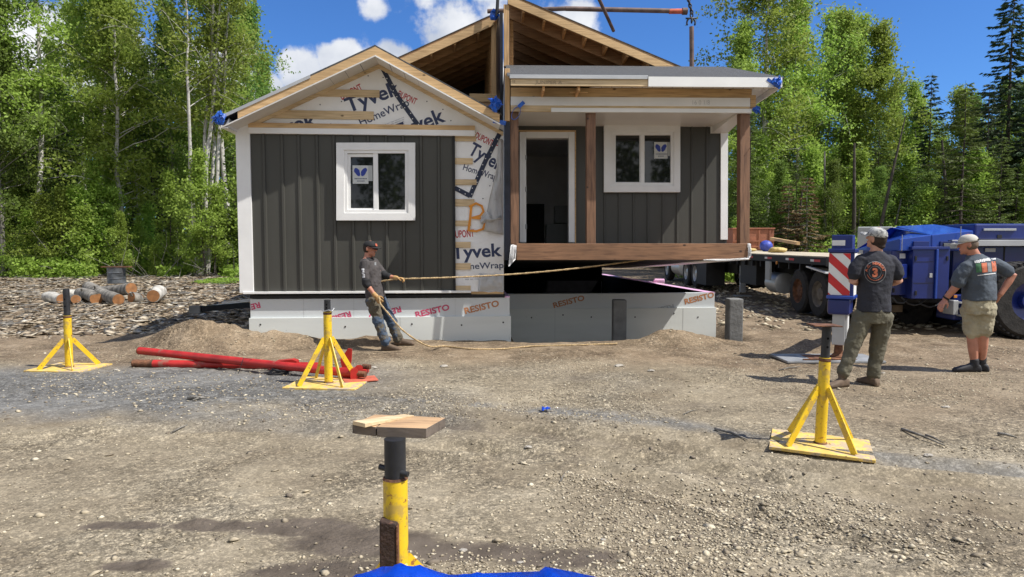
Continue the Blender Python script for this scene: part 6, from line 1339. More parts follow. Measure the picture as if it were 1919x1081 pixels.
for i, (px, Y, s, c) in enumerate([(1400, 30, .75, 'needle2'), (1490, 29.5, .62, 'needle2'), (1585, 31, .65, 'needle2'), (1640, 33, .75, 'needle2'), (1715, 30, .6, 'needle2'), (1760, 31, .85, 'needle'), (1840, 30, .85, 'needle'), (1870, 28, .7, 'needle2'), (1900, 29, .85, 'needle2'), (1925, 30, .9, 'needle'), (1660, 36, .8, 'needle')]):
    plant(PS[1 + i % 3], 'fir_tree', '%s conifer in the lower growth %s' % where(px, Y), 'tree', X_(px, Y), Y, s, 'darkbark', c, 'conifers of the right forest')
for lab, px, Y, s_, k in (('airy birch just behind the flatbed, left of centre between the tall birches', 1468, 36, .98, 1), ('full green crown behind the outrigger leg', 1538, 38, 1.0, 3), ('leafy tree closing the gap left of the rounded aspen', 1592, 39, .98, 3), ('leafy tree with a low crown right of the rounded aspen', 1672, 38, .74, 1), ('low broad crown behind the bare leaning trunk', 1712, 39, .70, 3)):
    plant(PB[k], 'broadleaf_tree', lab, 'tree', X_(px, Y), Y, s_, 'greybark', 'leaf')
for i, (px, Y, s_, m_) in enumerate([(1385, 31, .5, 'leaf3'), (1425, 32, .55, 'leaf'), (1465, 30.5, .42, 'leaf3'), (1520, 31, .5, 'leaf'), (1560, 30, .42, 'leaf3'), (1605, 31.5, .5, 'leaf'), (1650, 30.5, .4, 'leaf3'), (1700, 33, .5, 'leaf'), (1745, 30, .38, 'leaf3'), (1790, 32, .5, 'leaf'), (1850, 29.5, .42, 'leaf2'), (1890, 31, .5, 'leaf3'), (1930, 29, .42, 'leaf')]):
    plant(PU[2] if i % 2 else PB[2], 'young_tree', '%s leafy young tree in the lower growth %s' % where(px, Y, (29.6, 30.6, 31.6, 33)), 'tree', X_(px, Y), Y, s_ * (1.9 if i % 2 else 1.0), 'greybark', m_, 'young leafy trees of the right forest')
plant(PS[3], 'fir_tree', 'dry brown-needled fir behind the porch post on the right', 'tree', X_(1510, 28.5), 28.5, .8, 'greybark', 'deadneedle'); plant(PS[3], 'fir_tree', 'smaller dry brown fir left of the outrigger leg', 'tree', X_(1475, 29), 29, .75, 'greybark', 'deadneedle')
plant(PU[0], 'sapling', 'lit yellow-green sapling in front of the middle spruce', 'sapling', X_(1735, 28), 28, .9, 'darkbark', 'leaf2'); plant(PU[2], 'sapling', 'lit yellow-green sapling right of the middle spruce', 'sapling', X_(1820, 29), 29, .9, 'darkbark', 'leaf2')
for i in range(16):
    px = 1380 + i * 36 + rr.uniform(-10, 10); Y = rr.uniform(27.5, 31); plant(PU[rr.randrange(3)], 'sapling', '%s small shrub at the forest foot %s' % where(px, Y), 'sapling', X_(px, Y), Y, rr.uniform(.25, .5), 'darkbark', rr.choice(['leaf', 'leaf3']), 'shrubs at the foot of the right forest')
d0 = at(1668, 455, 29); o = thing('dead_trunk', 'bare dead trunk leaning left in front of the rounded aspen', 'tree', (d0.x - .7, 29, .2)); V_, F_q = tube_np(np.array([[0, 0, 0], [.35, 0, 2.4], [.75, 0, 4.6], [1.15, 0, 6.6]]), np.array([.09, .075, .05, .02]), 7); link('trunk', np_mesh('dead', V_, F_q), M['darkbark'], o, smooth=True)
# bare trunks standing in the right wood
for i, (px, Y) in enumerate([(1497, 29), (1545, 30), (1600, 30), (1675, 31), (1770, 29.5)]):
    hgt = rr.uniform(3.5, 6); V_, F_q = tube_np(np.array([[0, 0, -.2], [rr.uniform(-.1, .1), 0, hgt * .5], [rr.uniform(-.3, .3), 0, hgt]]), np.array([.10, .08, .04]) * rr.uniform(.6, 1.1), 7)
    o = link('bare_trunk', np_mesh('bare_trunk', V_, F_q), M['greybark' if i % 2 else 'darkbark'], smooth=True); o.location = (X_(px, Y), Y, gh(X_(px, Y), Y)); tag(o, 'straight bare trunk %s' % where(px, Y)[1], 'tree', 'bare trunks in the right forest')
# the wood that closes the view behind, one mass
def mass(name, label, xs, seed, hh):
    rg = np.random.default_rng(seed); cl = []
    for (x, y, h) in xs:
        n = 2600; z = h * rg.random(n) ** .8; rad = 1.9 * (1 - z / h * .55); a = rg.random(n) * 6.28; r = rad * np.sqrt(rg.random(n)); cc = np.stack([x + r * np.cos(a), y + r * np.sin(a), z], 1)
        keep = vnoise(cc[:, 0] * 1.4 + cc[:, 1], cc[:, 2] * 1.4, 1.0) > -.22; cl.append(cc[keep])
    C_ = np.concatenate(cl); V, F = leaf_mesh(name, C_, .26, seed + 1, .3); return tag(link(name, np_mesh(name, V, F), M['leaf3']), label, 'forest', kind='stuff')
rg = random.Random(5)
mass('far_wood', 'dark wood behind the photographer, mirrored in the window panes', [(-26 + i * 3.4 + rg.uniform(-1, 1), rg.uniform(-24, -19), rg.uniform(13, 17)) for i in range(16)], 35, 9)
mass('far_wood', 'dense wood closing the view behind the left trees', [(X_(px, Y), Y, rg.uniform(7, 10.5)) for px, Y in [(-140 + i * 26 + rg.uniform(-8, 8), rg.uniform(38, 46)) for i in range(27)]], 31, 9)
mass('far_wood', 'dense wood closing the view behind the right trees', [(X_(px, Y), Y, rg.uniform(5, 7.5)) for px, Y in [(1150 + i * 30 + rg.uniform(-8, 8), rg.uniform(40, 48)) for i in range(30)]], 32, 7)
# undergrowth at the forest feet: one uncountable carpet
def carpet(name, label, x0, x1, y0, y1, n, seed, h, m, dens=None, leaf=.09):
    rg = np.random.default_rng(seed); X = x0 + (x1 - x0) * rg.random(n); Y = y0 + (y1 - y0) * rg.random(n); k = vnoise(X, Y, .9) > -.12
    X, Y = X[k], Y[k]; hh = h * (.4 + 1.2 * np.clip(vnoise(X + 3, Y, .6) + .5, 0, 1)); Z = gz(X, Y) + hh * rg.random(len(X)); V, F = leaf_mesh(name, np.stack([X, Y, Z], 1), leaf, seed, 1.0); return tag(link(name, np_mesh(name, V, F), M[m]), label, 'undergrowth', kind='stuff')
carpet('undergrowth', 'low green brush along the foot of the left forest', -24, -8.2, 24.6, 34, 70000, 41, .6, 'leaf2'); carpet('undergrowth', 'low brush under the right forest', 7.5, 26, 27, 36, 90000, 42, 1.3, 'leaf')
carpet('grass', 'thin green grass patch left of the house corner', -11.5, -9.0, 22.5, 26, 9000, 43, .10, 'leaf2', leaf=.05)
# bare brush and thin stems at the left forest edge
tw = Acc(); rg = np.random.default_rng(9)
for i in range(150):
    x, y = rg.uniform(-22, -8.5), rg.uniform(25, 27.5); l = rg.uniform(.6, 2.0); a = rg.uniform(0, 6.28); e = rg.uniform(.3, 1.4); u = np.linspace(0, 1, 4)[:, None]
    d = np.array([math.cos(a) * math.cos(e), math.sin(a) * math.cos(e), math.sin(e)]); tw.add(*tube_np(np.array([x, y, gh(x, y) - .02]) + d * l * u + rg.normal(size=(4, 3)) * .06 * u, .014 * (1 - .7 * u[:, 0]), 4))
tag(link('brush_twigs', tw.mesh('brush_twigs'), M['greybark']), 'tangle of bare twigs at the foot of the left forest', 'twigs', kind='stuff')
# ================================================================== PEOPLE
def V3(*a): return Vector(a)
class Body:
    """pieces overlapped, then re-skinned into one continuous surface"""
    def __init__(s): s.mb = MB()
    def limb(s, pts, rad, n=14, sub=3):
        P = []; Rr = []
        for i in range(len(pts) - 1):
            for k in range(sub):
                u = k / sub; P.append(Vector(pts[i]).lerp(Vector(pts[i + 1]), u)); uu = u * u * (3 - 2 * u); Rr.append(rad[i] * (1 - uu) + rad[i + 1] * uu)
        P.append(Vector(pts[-1])); Rr.append(rad[-1]); d0 = (P[0] - P[1]).normalized(); d1 = (P[-1] - P[-2]).normalized()
        P = [P[0] + d0 * Rr[0] * .7] + P + [P[-1] + d1 * Rr[-1] * .7]; Rr = [Rr[0] * .55] + Rr + [Rr[-1] * .55]
        s.mb.tube(P, Rr, n); return s
    def rings(s, rings, n=24, pw=2.2):    # (centre, right vector, front vector, half width, half depth)
        vs = []
        for c, r, f, w, d in rings:
            for k in range(n):
                a = 2 * math.pi * k / n; ca, sa = math.cos(a), math.sin(a); ex = 2 / pw
                vs.append(Vector(c) + r * (w * math.copysign(abs(ca) ** ex, ca)) + f * (d * math.copysign(abs(sa) ** ex, sa)))
        m = len(rings); fs = [(i*n+k, i*n+(k+1)%n, (i+1)*n+(k+1)%n, (i+1)*n+k) for i in range(m-1) for k in range(n)] + [tuple(range(n - 1, -1, -1)), tuple(range((m - 1) * n, m * n))]
        s.mb.add(vs, fs); return s
    def ell(s, c, ax, rad, n=16):
        """ellipsoid; ax = three axes, rad = three radii"""
        prof = [(math.sin(t), math.cos(t)) for t in np.linspace(.08, math.pi - .08, n)]; rg = []
        for sr, cz in prof: rg.append((Vector(c) + ax[2] * (rad[2] * cz), ax[0], ax[1], rad[0] * sr, rad[1] * sr))
        return s.rings(rg, 20, 2)
    def build(s, name, m, parent, voxel=.008, smooth=3, folds=0, fscale=.08, keep=None):
        o = link(name, s.mb.mesh(name), m)
        r = o.modifiers.new('r', 'REMESH'); r.mode = 'VOXEL'; r.voxel_size = voxel; r.use_smooth_shade = True
        sm = o.modifiers.new('s', 'SMOOTH'); sm.factor = .5; sm.iterations = smooth
        if folds:
            tx = bpy.data.textures.new('folds', 'CLOUDS'); tx.noise_scale = fscale; tx.noise_depth = 2
            d = o.modifiers.new('d', 'DISPLACE'); d.texture = tx; d.strength = folds; d.mid_level = .5; d.texture_coords = 'LOCAL'
        dg = bpy.context.evaluated_depsgraph_get(); dg.update(); me = bpy.data.meshes.new_from_object(o.evaluated_get(dg)); me.name = name
        bpy.data.objects.remove(o); ob = bpy.data.objects.new(name, me); COL.objects.link(ob)
        if not me.materials: me.materials.append(m)
        if parent is not None: ob.parent = parent
        return ob
def hand(bd, wrist, dirv, palm_n, side, size=.19, curl=.5, fing=None):
    """palm and five fingers; dirv from wrist to knuckles, palm_n the palm's facing, side points to the thumb"""
    d = Vector(dirv).normalized(); nrm = Vector(palm_n); nrm = (nrm - d * nrm.dot(d)).normalized(); sd = d.cross(nrm) * side; w = size * .43
    W_ = Vector(wrist); bd.rings([(W_ + d * t * size, sd, nrm, ww, dd) for t, ww, dd in ((-.05, .026, .019), (.1, .031, .017), (.3, .041, .016), (.5, .042, .014))], 14, 2.4)
    for k, (off, ln) in enumerate(((.031, .40), (.0105, .45), (-.0105, .42), (-.031, .33))):
        p = W_ + d * size * .47 + sd * off; L1 = ln * size; c = curl * (1 + .08 * k); pts = [p - d * .01]; ang = 0; cur = p
        for seg, f in ((.45, .55), (.3, 1.0), (.25, .9)):
            ang += c * f; dv = d * math.cos(ang) + nrm * math.sin(ang); cur = cur + dv * L1 * seg; pts.append(cur)
        bd.limb(pts, [.0105, .0098, .009, .0075], 8, 2)
    p = W_ + d * size * .12 + sd * .024; q1 = p + (d * .6 + sd * .7 + nrm * .25).normalized() * .045; q2 = q1 + (d * .85 + sd * .1 + nrm * .5).normalized() * .032; q3 = q2 + (d * .8 - sd * .2 + nrm * .6).normalized() * .024
    bd.limb([p, q1, q2, q3], [.015, .012, .0105, .008], 8, 2)
def head(bd, c, upv, fwd, s=1.0):
    u = Vector(upv).normalized(); f = Vector(fwd); f = (f - u * f.dot(u)).normalized(); r = f.cross(u)
    bd.ell(Vector(c) + u * .02 * s, (r, f, u), (.076 * s, .096 * s, .105 * s)); bd.ell(Vector(c) + f * .03 * s - u * .055 * s, (r, f, u), (.056 * s, .062 * s, .062 * s))
    bd.ell(Vector(c) + f * .072 * s - u * .098 * s, (r, f, u), (.025 * s, .02 * s, .018 * s), 10)                                   # chin
    bd.limb([Vector(c) + f * .090 * s + u * .012 * s, Vector(c) + f * .112 * s - u * .022 * s], [.008 * s, .014 * s], 8)               # nose
    bd.ell(Vector(c) + f * .092 * s - u * .055 * s, (r, f, u), (.024 * s, .008 * s, .010 * s), 8)                                    # lips
    for sg in (-1, 1): bd.ell(Vector(c) + r * .078 * s * sg - f * .006 * s - u * .005 * s, (r, f, u), (.010 * s, .020 * s, .032 * s), 8)   # ears
    return r, f, u
def cap(parent, c, r, f, u, cm, bm_, s=1.0, back=False, strap=None):
    k = MB(); C_ = Vector(c); vs = []; n = 28; rings = 9
    for i in range(rings):
        t = i / (rings - 1) * math.pi / 2; h = math.sin(t); q_ = math.cos(t)
        for j in range(n):
            a = 2 * math.pi * j / n; vs.append(C_ + u * (.035 * s + .085 * s * h) + r * (.084 * s * math.cos(a) * q_ ** .75) + f * (.104 * s * math.sin(a) * q_ ** .75))
    k.add(vs, [(i*n+j, i*n+(j+1)%n, (i+1)*n+(j+1)%n, (i+1)*n+j) for i in range(rings - 1) for j in range(n)])
    o = k.build('cap', cm, parent, smooth=True); sol = o.modifiers.new('s', 'SOLIDIFY'); sol.thickness = .003
    b = MB(); m = 12; top = []
    for j in range(m + 1):
        a = math.pi * j / m; top.append(C_ + u * (.036 * s) + r * (.078 * s * math.cos(a)) + f * (.085 * s * math.sin(a)))
    out = [C_ + u * (.030 - .012 * abs(math.cos(math.pi * j / m))) * s + r * (.072 * s * math.cos(math.pi * j / m)) + f * ((.10 + .085 * math.sin(math.pi * j / m)) * s) for j in range(m + 1)]
    b.add(top + out, [(j, j + 1, m + 2 + j, m + 1 + j) for j in range(m)]); bo = b.build('brim', bm_, o, smooth=True); sol = bo.modifiers.new('s', 'SOLIDIFY'); sol.thickness = .004
    MB().lathe([(.008, 0), (.0001, .006)], n=8).build('button', cm, o).location = C_ + u * .12 * s
    if strap: 
        st = MB(); a0 = -math.pi / 2 - .5
        for j in range(8):
            a = a0 + j / 8; p = C_ + u * .052 * s + r * (.088 * s * math.cos(a)) + f * (.107 * s * math.sin(a)); a2 = a + .125; p2 = C_ + u * .052 * s + r * (.088 * s * math.cos(a2)) + f * (.107 * s * math.sin(a2)); st.bar(p, p2, .004, .022, up=u)
        st.build('cap_strap', strap, o)
    return o
def boot(bd, ankle, toe_dir, s=1.0, L_=.27, z0=None):
    A = Vector(ankle); d = Vector((toe_dir[0], toe_dir[1], 0)).normalized(); r = Vector((d.y, -d.x, 0)); up = Vector((0, 0, 1)); zb = z0
    def at_(t, w, h): bd_c = A + d * (t * L_ - .07); bd_c.z = zb + h / 2; return (bd_c, r, up, w, h / 2)
    bd.rings([at_(-.04, .022, .05), at_(.02, .038, .09), at_(.15, .04, .115), at_(.35, .042, .115), at_(.55, .046, .09), at_(.78, .05, .068), at_(.95, .042, .055), at_(1.04, .02, .035)], 16, 2.6)
    bd.limb([A + up * .06, A - up * .0 + d * .0, A + d * .02 - up * .03], [.05, .05, .045], 12)
def fit_ray(bvh, o, d): h = bvh.ray_cast(o, d, 50); return h[0], h[1]
def decal(ob, pts2, centre_px, Y, sc, rot, m, parent, name, proud=.004):
    """shapes given flat in pixels are laid on the cloth where the photo shows them"""
    bvh = BVHTree.FromPolygons([ob.matrix_world @ v.co for v in ob.data.vertices], [tuple(p.vertices) for p in ob.data.polygons]); mb = MB(); c_, s_ = math.cos(rot), math.sin(rot)
    for V, F in pts2:
        vs = []; ok = True
        for x, y in V:
            X, Y2 = x * sc, y * sc; px = centre_px[0] + X * c_ - Y2 * s_; py = centre_px[1] - (X * s_ + Y2 * c_); d = ray(px, py).normalized(); h, nn = fit_ray(bvh, C0, d)
            vs.append(None if h is None else h - d * proud)
        F = [f for f in F if all(vs[i] is not None for i in f)]
        if F: mb.add([v if v is not None else (0, 0, 0) for v in vs], F)
    if not mb.v: return None
    return mb.build(name, m, parent)
def subdiv_text(s, bold=.02, arc=None):
    V, F = text_mesh(s, bold); V = V.copy(); w = V[:, 0].max(); V[:, 0] -= w / 2; return V, F, w
def boxpoly(x0, y0, x1, y1, n=6):
    V = []; F = []
    for i in range(n + 1):
        for j in range(n + 1): V.append((x0 + (x1 - x0) * i / n, y0 + (y1 - y0) * j / n))
    for i in range(n):
        for j in range(n): a = i * (n + 1) + j; F.append((a, a + n + 1, a + n + 2, a + 1))
    return V, F

M['shirtC'] = mat('charcoal_work_shirt', (.062, .055, .055), .9, .12, 9, bump=.85, bscale=13); M['blackcloth'] = mat('black_cloth', (.014, .014, .016), .85, .15, 20)
M['jeans'] = mat('worn_blue_jeans', (.055, .085, .135), .9, .2, 6, bump=.85, bscale=13, spots=[((.10, .085, .06), 3.5, .46)])
M['boot'] = mat('dusty_brown_leather', (.13, .09, .06), .8, .2, 10); M['glove'] = mat('tan_leather_glove', (.42, .25, .10), .8, .15, 14); M['lens'] = mat('dark_red_sunglass_lens', (.05, .008, .006), .15, .05, 5)
M['shirtA'] = mat('faded_black_tshirt', (.022, .023, .032), .9, .15, 7, bump=.85, bscale=13); M['pantsA'] = mat('olive_work_trousers', (.115, .105, .072), .9, .12, 6, bump=.85, bscale=13)
M['capA'] = mat('pale_camouflage_cap', (.42, .42, .40), .85, .1, 8, spots=[((.13, .13, .135), 28, .50)]); M['hairdark'] = mat('dark_brown_hair', (.03, .018, .012), .8, .2, 30)
M['shirtB'] = mat('slate_grey_tshirt', (.075, .092, .115), .9, .12, 6, bump=.85, bscale=13); M['shorts'] = mat('khaki_cargo_shorts', (.36, .32, .22), .9, .10, 6, bump=.85, bscale=13); M['capB'] = mat('beige_cap', (.50, .48, .43), .85, .06, 10)
M['sneaker'] = mat('black_trainer', (.02, .02, .025), .7, .15, 12); M['orange_print'] = mat('orange_print', (.50, .14, .07), .8, .1, 30); M['grey_print'] = mat('grey_print', (.20, .21, .22), .8, .1, 30); M['hairgrey'] = mat('short_grey_brown_hair', (.14, .10, .07), .8, .2, 40)
M['green_print'] = mat('green_print', (.06, .17, .08), .8, .1, 30); M['white_print'] = mat('white_print', (.70, .70, .70), .8, .05, 30)

# ------------------------------------------------------------------ WORKER with the rope, leaning back, seen from his right
YW_ = 10.35
def w(px, py, dy=0): return at(px, py, YW_ + dy)
mid = w(725, 655); PW = thing('person', 'worker in black cap and charcoal shirt leaning back on the tan rope', 'person', (mid.x, YW_, 0))
off = PW.location.copy()
def fin(ob): ob.matrix_parent_inverse = Matrix.Translation(-off) if ob.parent else ob.matrix_parent_inverse; return ob
hc = w(693, 466); upv = (w(693, 445) - w(690, 482)).normalized(); fwd = Vector((.97, -.25, .02))
bd = Body(); r_, f_, u_ = head(bd, hc, upv, fwd, .98)
bd.limb([hc - u_ * .06 - f_ * .02, w(689, 487)], [.052, .058], 14)
sr = Vector((.45, .89, 0)).normalized(); sf = Vector((.88, -.47, 0)).normalized()      # chest line turned a little to the camera
TC = [(703, 560, .155, .11), (702, 545, .16, .115), (700, 530, .145, .105), (696, 512, .155, .11), (692, 497, .175, .112), (690, 488, .13, .085), (689, 481, .06, .06)]
bd.rings([(w(px, py), sr, sf, ww * .93, dd * .93) for px, py, ww, dd in TC])
S1, E1, H1 = w(682, 493, -.17), w(686, 531, -.22), w(704, 555, -.24)
S2, E2, H2 = w(702, 491, .15), w(722, 517, .06), w(744, 521, -.06)
bd.limb([S1 + Vector((.03, .06, -.02)), E1, H1], [.032, .040, .028]); bd.limb([S2 + Vector((-.03, -.06, -.02)), E2, H2], [.032, .040, .028])
K1, A1 = w(709, 602, -.13), w(722, 643, -.14); K2, A2 = w(733, 600, .10), w(746, 637, .12); Hp1, Hp2 = w(699, 565, -.09), w(710, 563, .09)
bd.limb([Hp1, K1, A1], [.088, .058, .042]); bd.limb([Hp2, K2, A2], [.088, .058, .042])
fin(bd.build('body', M['skin_red'], PW, .007, 3))
g = Body(); g.limb([H1 - (H1 - E1).normalized() * .05, H1], [.036, .034], 12); hand(g, H1, (H1 - E1).normalized() + Vector((.1, 0, -.1)), Vector((.3, .9, -.3)), 1, .19, .95); fin(g.build('glove', M['glove'], PW, .005, 2))
g = Body(); g.limb([H2 - (H2 - E2).normalized() * .05, H2], [.036, .034], 12); hand(g, H2, (w(760, 522, -.1) - H2).normalized(), Vector((.1, -.2, -1)), -1, .19, .95); fin(g.build('glove', M['glove'], PW, .005, 2))
sh = Body(); sh.rings([(w(px, py), sr, sf, ww, dd) for px, py, ww, dd in [(704, 557, .165, .125), (703, 548, .165, .125), (700, 530, .155, .118), (696, 512, .165, .122), (692, 499, .185, .122), (690, 490, .15, .10), (689, 484, .075, .075)]])
sh.limb([S1 + Vector((.02, .05, .01)), S1.lerp(E1, .55), E1 + Vector((.0, 0, .0)), E1.lerp(H1, .18)], [.072, .06, .056, .05]); sh.limb([S2 + Vector((-.02, -.05, .01)), S2.lerp(E2, .55), E2, E2.lerp(H2, .35)], [.07, .058, .053, .047])
shirt = fin(sh.build('shirt', M['shirtC'], PW, .008, 3, .03, .09))
c1 = Body(); c1.limb([E1.lerp(H1, -.02) + Vector((0, 0, .05)), E1 + Vector((0, 0, .0)), E1.lerp(H1, .2)], [.0615, .0605, .056]); fin(c1.build('cuff', M['blackcloth'], PW, .008, 2)); c1 = Body(); c1.limb([S2.lerp(E2, .8), E2, E2.lerp(H2, .38)], [.06, .059, .052]); fin(c1.build('cuff', M['blackcloth'], PW, .008, 2))
c1 = Body(); c1.rings([(w(689.5, 489), sr, sf, .11, .10), (w(689.5, 482), sr, sf, .068, .07)]); fin(c1.build('collar', M['blackcloth'], PW, .008, 2))
jn = Body(); jn.rings([(w(703, 552), sr, sf, .152, .112), (w(703, 563), sr, sf, .168, .122), (w(703, 574), sr, sf, .15, .115)])
jn.limb([Hp1 + Vector((0, 0, .02)), K1, K1.lerp(A1, .6), A1 + Vector((.01, 0, .02))], [.105, .080, .072, .078]); jn.limb([Hp2 + Vector((0, 0, .02)), K2, K2.lerp(A2, .6), A2 + Vector((.01, 0, .02))], [.105, .080, .072, .078])
fin(jn.build('jeans', M['jeans'], PW, .009, 2, .045, .07))
for A_, tx in ((A1, (1, -.15)), (A2, (1, -.1))):
    b = Body(); boot(b, A_ + Vector((.02, 0, -.02)), tx, z0=gh(A_.x + .1, A_.y) - .005, L_=.29); fin(b.build('boot', M['boot'], PW, .007, 2))
hb_ = Body(); hb_.ell(hc + u_ * .015 - f_ * .02, (r_, f_, u_), (.079, .086, .10)); fin(hb_.build('hair', M['hairdark'], PW, .008, 2))
# restrict hair to the back by pushing it under the cap line
cp = cap(PW, hc, r_, f_, u_, M['blackcloth'], M['blackcloth']); fin(cp)
pt = MB().add([hc + u_ * .05 + f_ * .1 - r_ * .03, hc + u_ * .05 + f_ * .1 + r_ * .03, hc + u_ * .085 + f_ * .085 + r_ * .03, hc + u_ * .085 + f_ * .085 - r_ * .03], [(0, 1, 2, 3)]).build('cap_patch', M['reddusty'], PW); fin(pt); pt.location += Vector(f_) * .008
gl = MB(); gl.bar(hc + u_ * .012 + f_ * .102 - r_ * .058, hc + u_ * .012 + f_ * .102 + r_ * .058, .012, .034, up=u_); gl.bar(hc + u_ * .018 + f_ * .10 - r_ * .07, hc + u_ * .014 - f_ * .0 - r_ * .083, .006, .010, up=u_); gl.bar(hc + u_ * .018 + f_ * .10 + r_ * .07, hc + u_ * .014 + r_ * .083, .006, .010, up=u_); gl.bar(hc + u_ * .012 + f_ * .10 + r_ * .05, hc + u_ * .012 + f_ * .075 + r_ * .078, .006, .030, up=u_)
fin(gl.build('sunglasses', M['lens'], PW, bevel=.003))
fin_d = decal(shirt, [boxpoly(-9 + 3.6 * k, -2.6 + (k % 2) * .7, -6.2 + 3.6 * k, 2.6 - (k % 3) * .4, 2) for k in range(5)], (681, 512), YW_, 1.0, -1.45, M['white_print'], PW, 'sleeve_print', .006)
if fin_d: fin(fin_d)
dd_ = decal(shirt, [boxpoly(-1.6, -3, 1.6, 3)], (703.5, 494), YW_, 1.0, 0, M['grey_print'], PW, 'chest_print', .006)
if dd_: fin(dd_)

# rope: from the hanging module, through both gloves, down to the ground
r1 = FR.M @ FR.q(1222, 484, .25); G2 = w(752, 522.5, -.09); G1 = H1 + (H1 - E1).normalized() * .10
pts = []
for u in np.linspace(0, 1, 16): p = r1.lerp(G2, u); p.z -= .07 * math.sin(math.pi * u); pts.append(p)
pts += [w(735, 524, -.05), w(716, 527, .0), w(704, 533, .03), w(702, 546, -.03), G1 + Vector((-.01, .0, .06)), G1 + Vector((.015, -.02, -.03))]
for px, py, y in ((730, 590, 10.0), (752, 616, 9.9), (780, 637, 9.95), (806, 649, 10.0)): pts.append(at(px, py, y))
for px, py in ((835, 657), (880, 662), (940, 659), (1000, 656), (1080, 655), (1160, 653)):
    x, y = gpt(px, py - 2); pts.append(Vector((x, y, gh(x, y) + .014)))
def spline(P, k=5):
    out = []; 
    for i in range(len(P) - 1):
        p0, p1, p2, p3 = P[max(i - 1, 0)], P[i], P[i + 1], P[min(i + 2, len(P) - 1)]
        for j in range(k):
            t_ = j / k; out.append(.5 * ((2 * p1) + (p2 - p0) * t_ + (2 * p0 - 5 * p1 + 4 * p2 - p3) * t_ ** 2 + (3 * p1 - p0 - 3 * p2 + p3) * t_ ** 3))
    out.append(P[-1]); return out
sp_ = spline(pts); fine = []
for a, b2 in zip(sp_[:-1], sp_[1:]):
    n_ = max(1, int((b2 - a).length / .03)); fine += [a.lerp(b2, k / n_) for k in range(n_)]
rad = [.0125 + .0028 * math.sin(i * 2.1) for i in range(len(fine))]
rope = MB().tube([p - fine[0] for p in fine], rad, 7).build('rope', M['rope'], smooth=True); rope.location = fine[0]; tag(rope, 'tan tag line running from the hanging house to the worker gloves and along the ground', 'rope')
xa, ya = gpt(1155, 652); xb_, yb_ = gpt(1262, 645)

# ------------------------------------------------------------------ MAN A, back to us, looking up
YA = 7.72
def a_(px, py, dy=0): return at(px, py, YA + dy)
PA = thing('person', 'man in faded black t-shirt, olive trousers and camouflage cap seen from behind', 'person', (a_(1610, 720).x, YA, 0)); off = PA.location.copy()
hc = a_(1643, 447); upv = Vector((.02, -.30, 1)).normalized(); fwd = Vector((-.55, .83, .33)); bd = Body(); r_, f_, u_ = head(bd, hc, upv, fwd, 1.02)
bd.limb([hc - u_ * .05 - f_ * .015, a_(1642, 474)], [.058, .066], 14)
rt = Vector((1, .06, 0)).normalized(); ft = Vector((-.06, 1, 0))
TA = [(1635, 595, .165, .12), (1636, 580, .165, .125), (1638, 555, .15, .12), (1640, 520, .17, .125), (1641, 495, .195, .12), (1641, 480, .15, .09), (1641, 470, .065, .065)]
bd.rings([(a_(px, py), rt, ft, ww * .93, dd * .93) for px, py, ww, dd in TA])
SL_, EL_, HL_ = a_(1608, 487), a_(1598, 526, -.02), a_(1617, 533, .24); SR_, ER_, HR_ = a_(1675, 487), a_(1684, 526, -.02), a_(1664, 533, .24)
for s1, e1, h1, sd in ((SL_, EL_, HL_, -1), (SR_, ER_, HR_, 1)):
    bd.limb([s1 + Vector((-.06 * sd, 0, -.02)), e1, h1], [.035, .046, .030]); hand(bd, h1, (h1 - e1).normalized(), Vector((0, .3, -1)), sd, .19, .8)
hl, hr = a_(1618, 590), a_(1655, 590); kl, kr = a_(1598, 648, -.02), a_(1645, 648, .05); al, ar = a_(1580, 700, -.06), a_(1636, 708, .02)
bd.limb([hl, kl, al], [.095, .06, .045]); bd.limb([hr, kr, ar], [.095, .06, .045]); fin(bd.build('body', M['skin'], PA, .007, 3))
sh = Body(); sh.rings([(a_(px, py), rt, ft, ww, dd) for px, py, ww, dd in [(1637, 583, .183, .14), (1637, 570, .18, .138), (1638, 550, .17, .132), (1640, 520, .188, .136), (1641, 497, .215, .135), (1641, 484, .185, .11), (1641, 474, .10, .085), (1641, 470, .07, .07)]])
sh.limb([SL_ + Vector((.05, 0, .0)), SL_.lerp(EL_, .45), SL_.lerp(EL_, .74)], [.078, .078, .078]); sh.limb([SR_ + Vector((-.05, 0, .0)), SR_.lerp(ER_, .45), SR_.lerp(ER_, .74)], [.078, .078, .078])
shirt = fin(sh.build('shirt', M['shirtA'], PA, .008, 3, .022, .12))
pn = Body(); pn.rings([(a_(1637, 572), rt, ft, .162, .125), (a_(1637, 590), rt, ft, .178, .135), (a_(1636, 605), rt, ft, .165, .125)])
pn.limb([hl, kl, kl.lerp(al, .55), al + Vector((0, 0, .0))], [.112, .086, .070, .070]); pn.limb([hr, kr, kr.lerp(ar, .55), ar + Vector((0, 0, .02))], [.112, .086, .070, .070])
fin(pn.build('trousers', M['pantsA'], PA, .009, 2, .034, .09))
for A_, tx, z_ in ((al, (-.6, -.25), None), (ar, (-.25, .9), None)):
    b = Body(); boot(b, A_ + Vector((0, 0, -.0)), tx, z0=gh(A_.x, A_.y) - .004, L_=.29); fin(b.build('boot', M['boot'], PA, .007, 2))
hb_ = Body(); hb_.ell(hc - f_ * .022 + u_ * .0, (r_, f_, u_), (.083, .088, .098)); hb_.limb([hc - f_ * .05 - u_ * .06, hc - f_ * .045 - u_ * .09], [.062, .05]); fin(hb_.build('hair', M['hairdark'], PA, .008, 2))
cp = fin(cap(PA, hc, r_, f_, u_, M['capA'], M['capA'], 1.05))
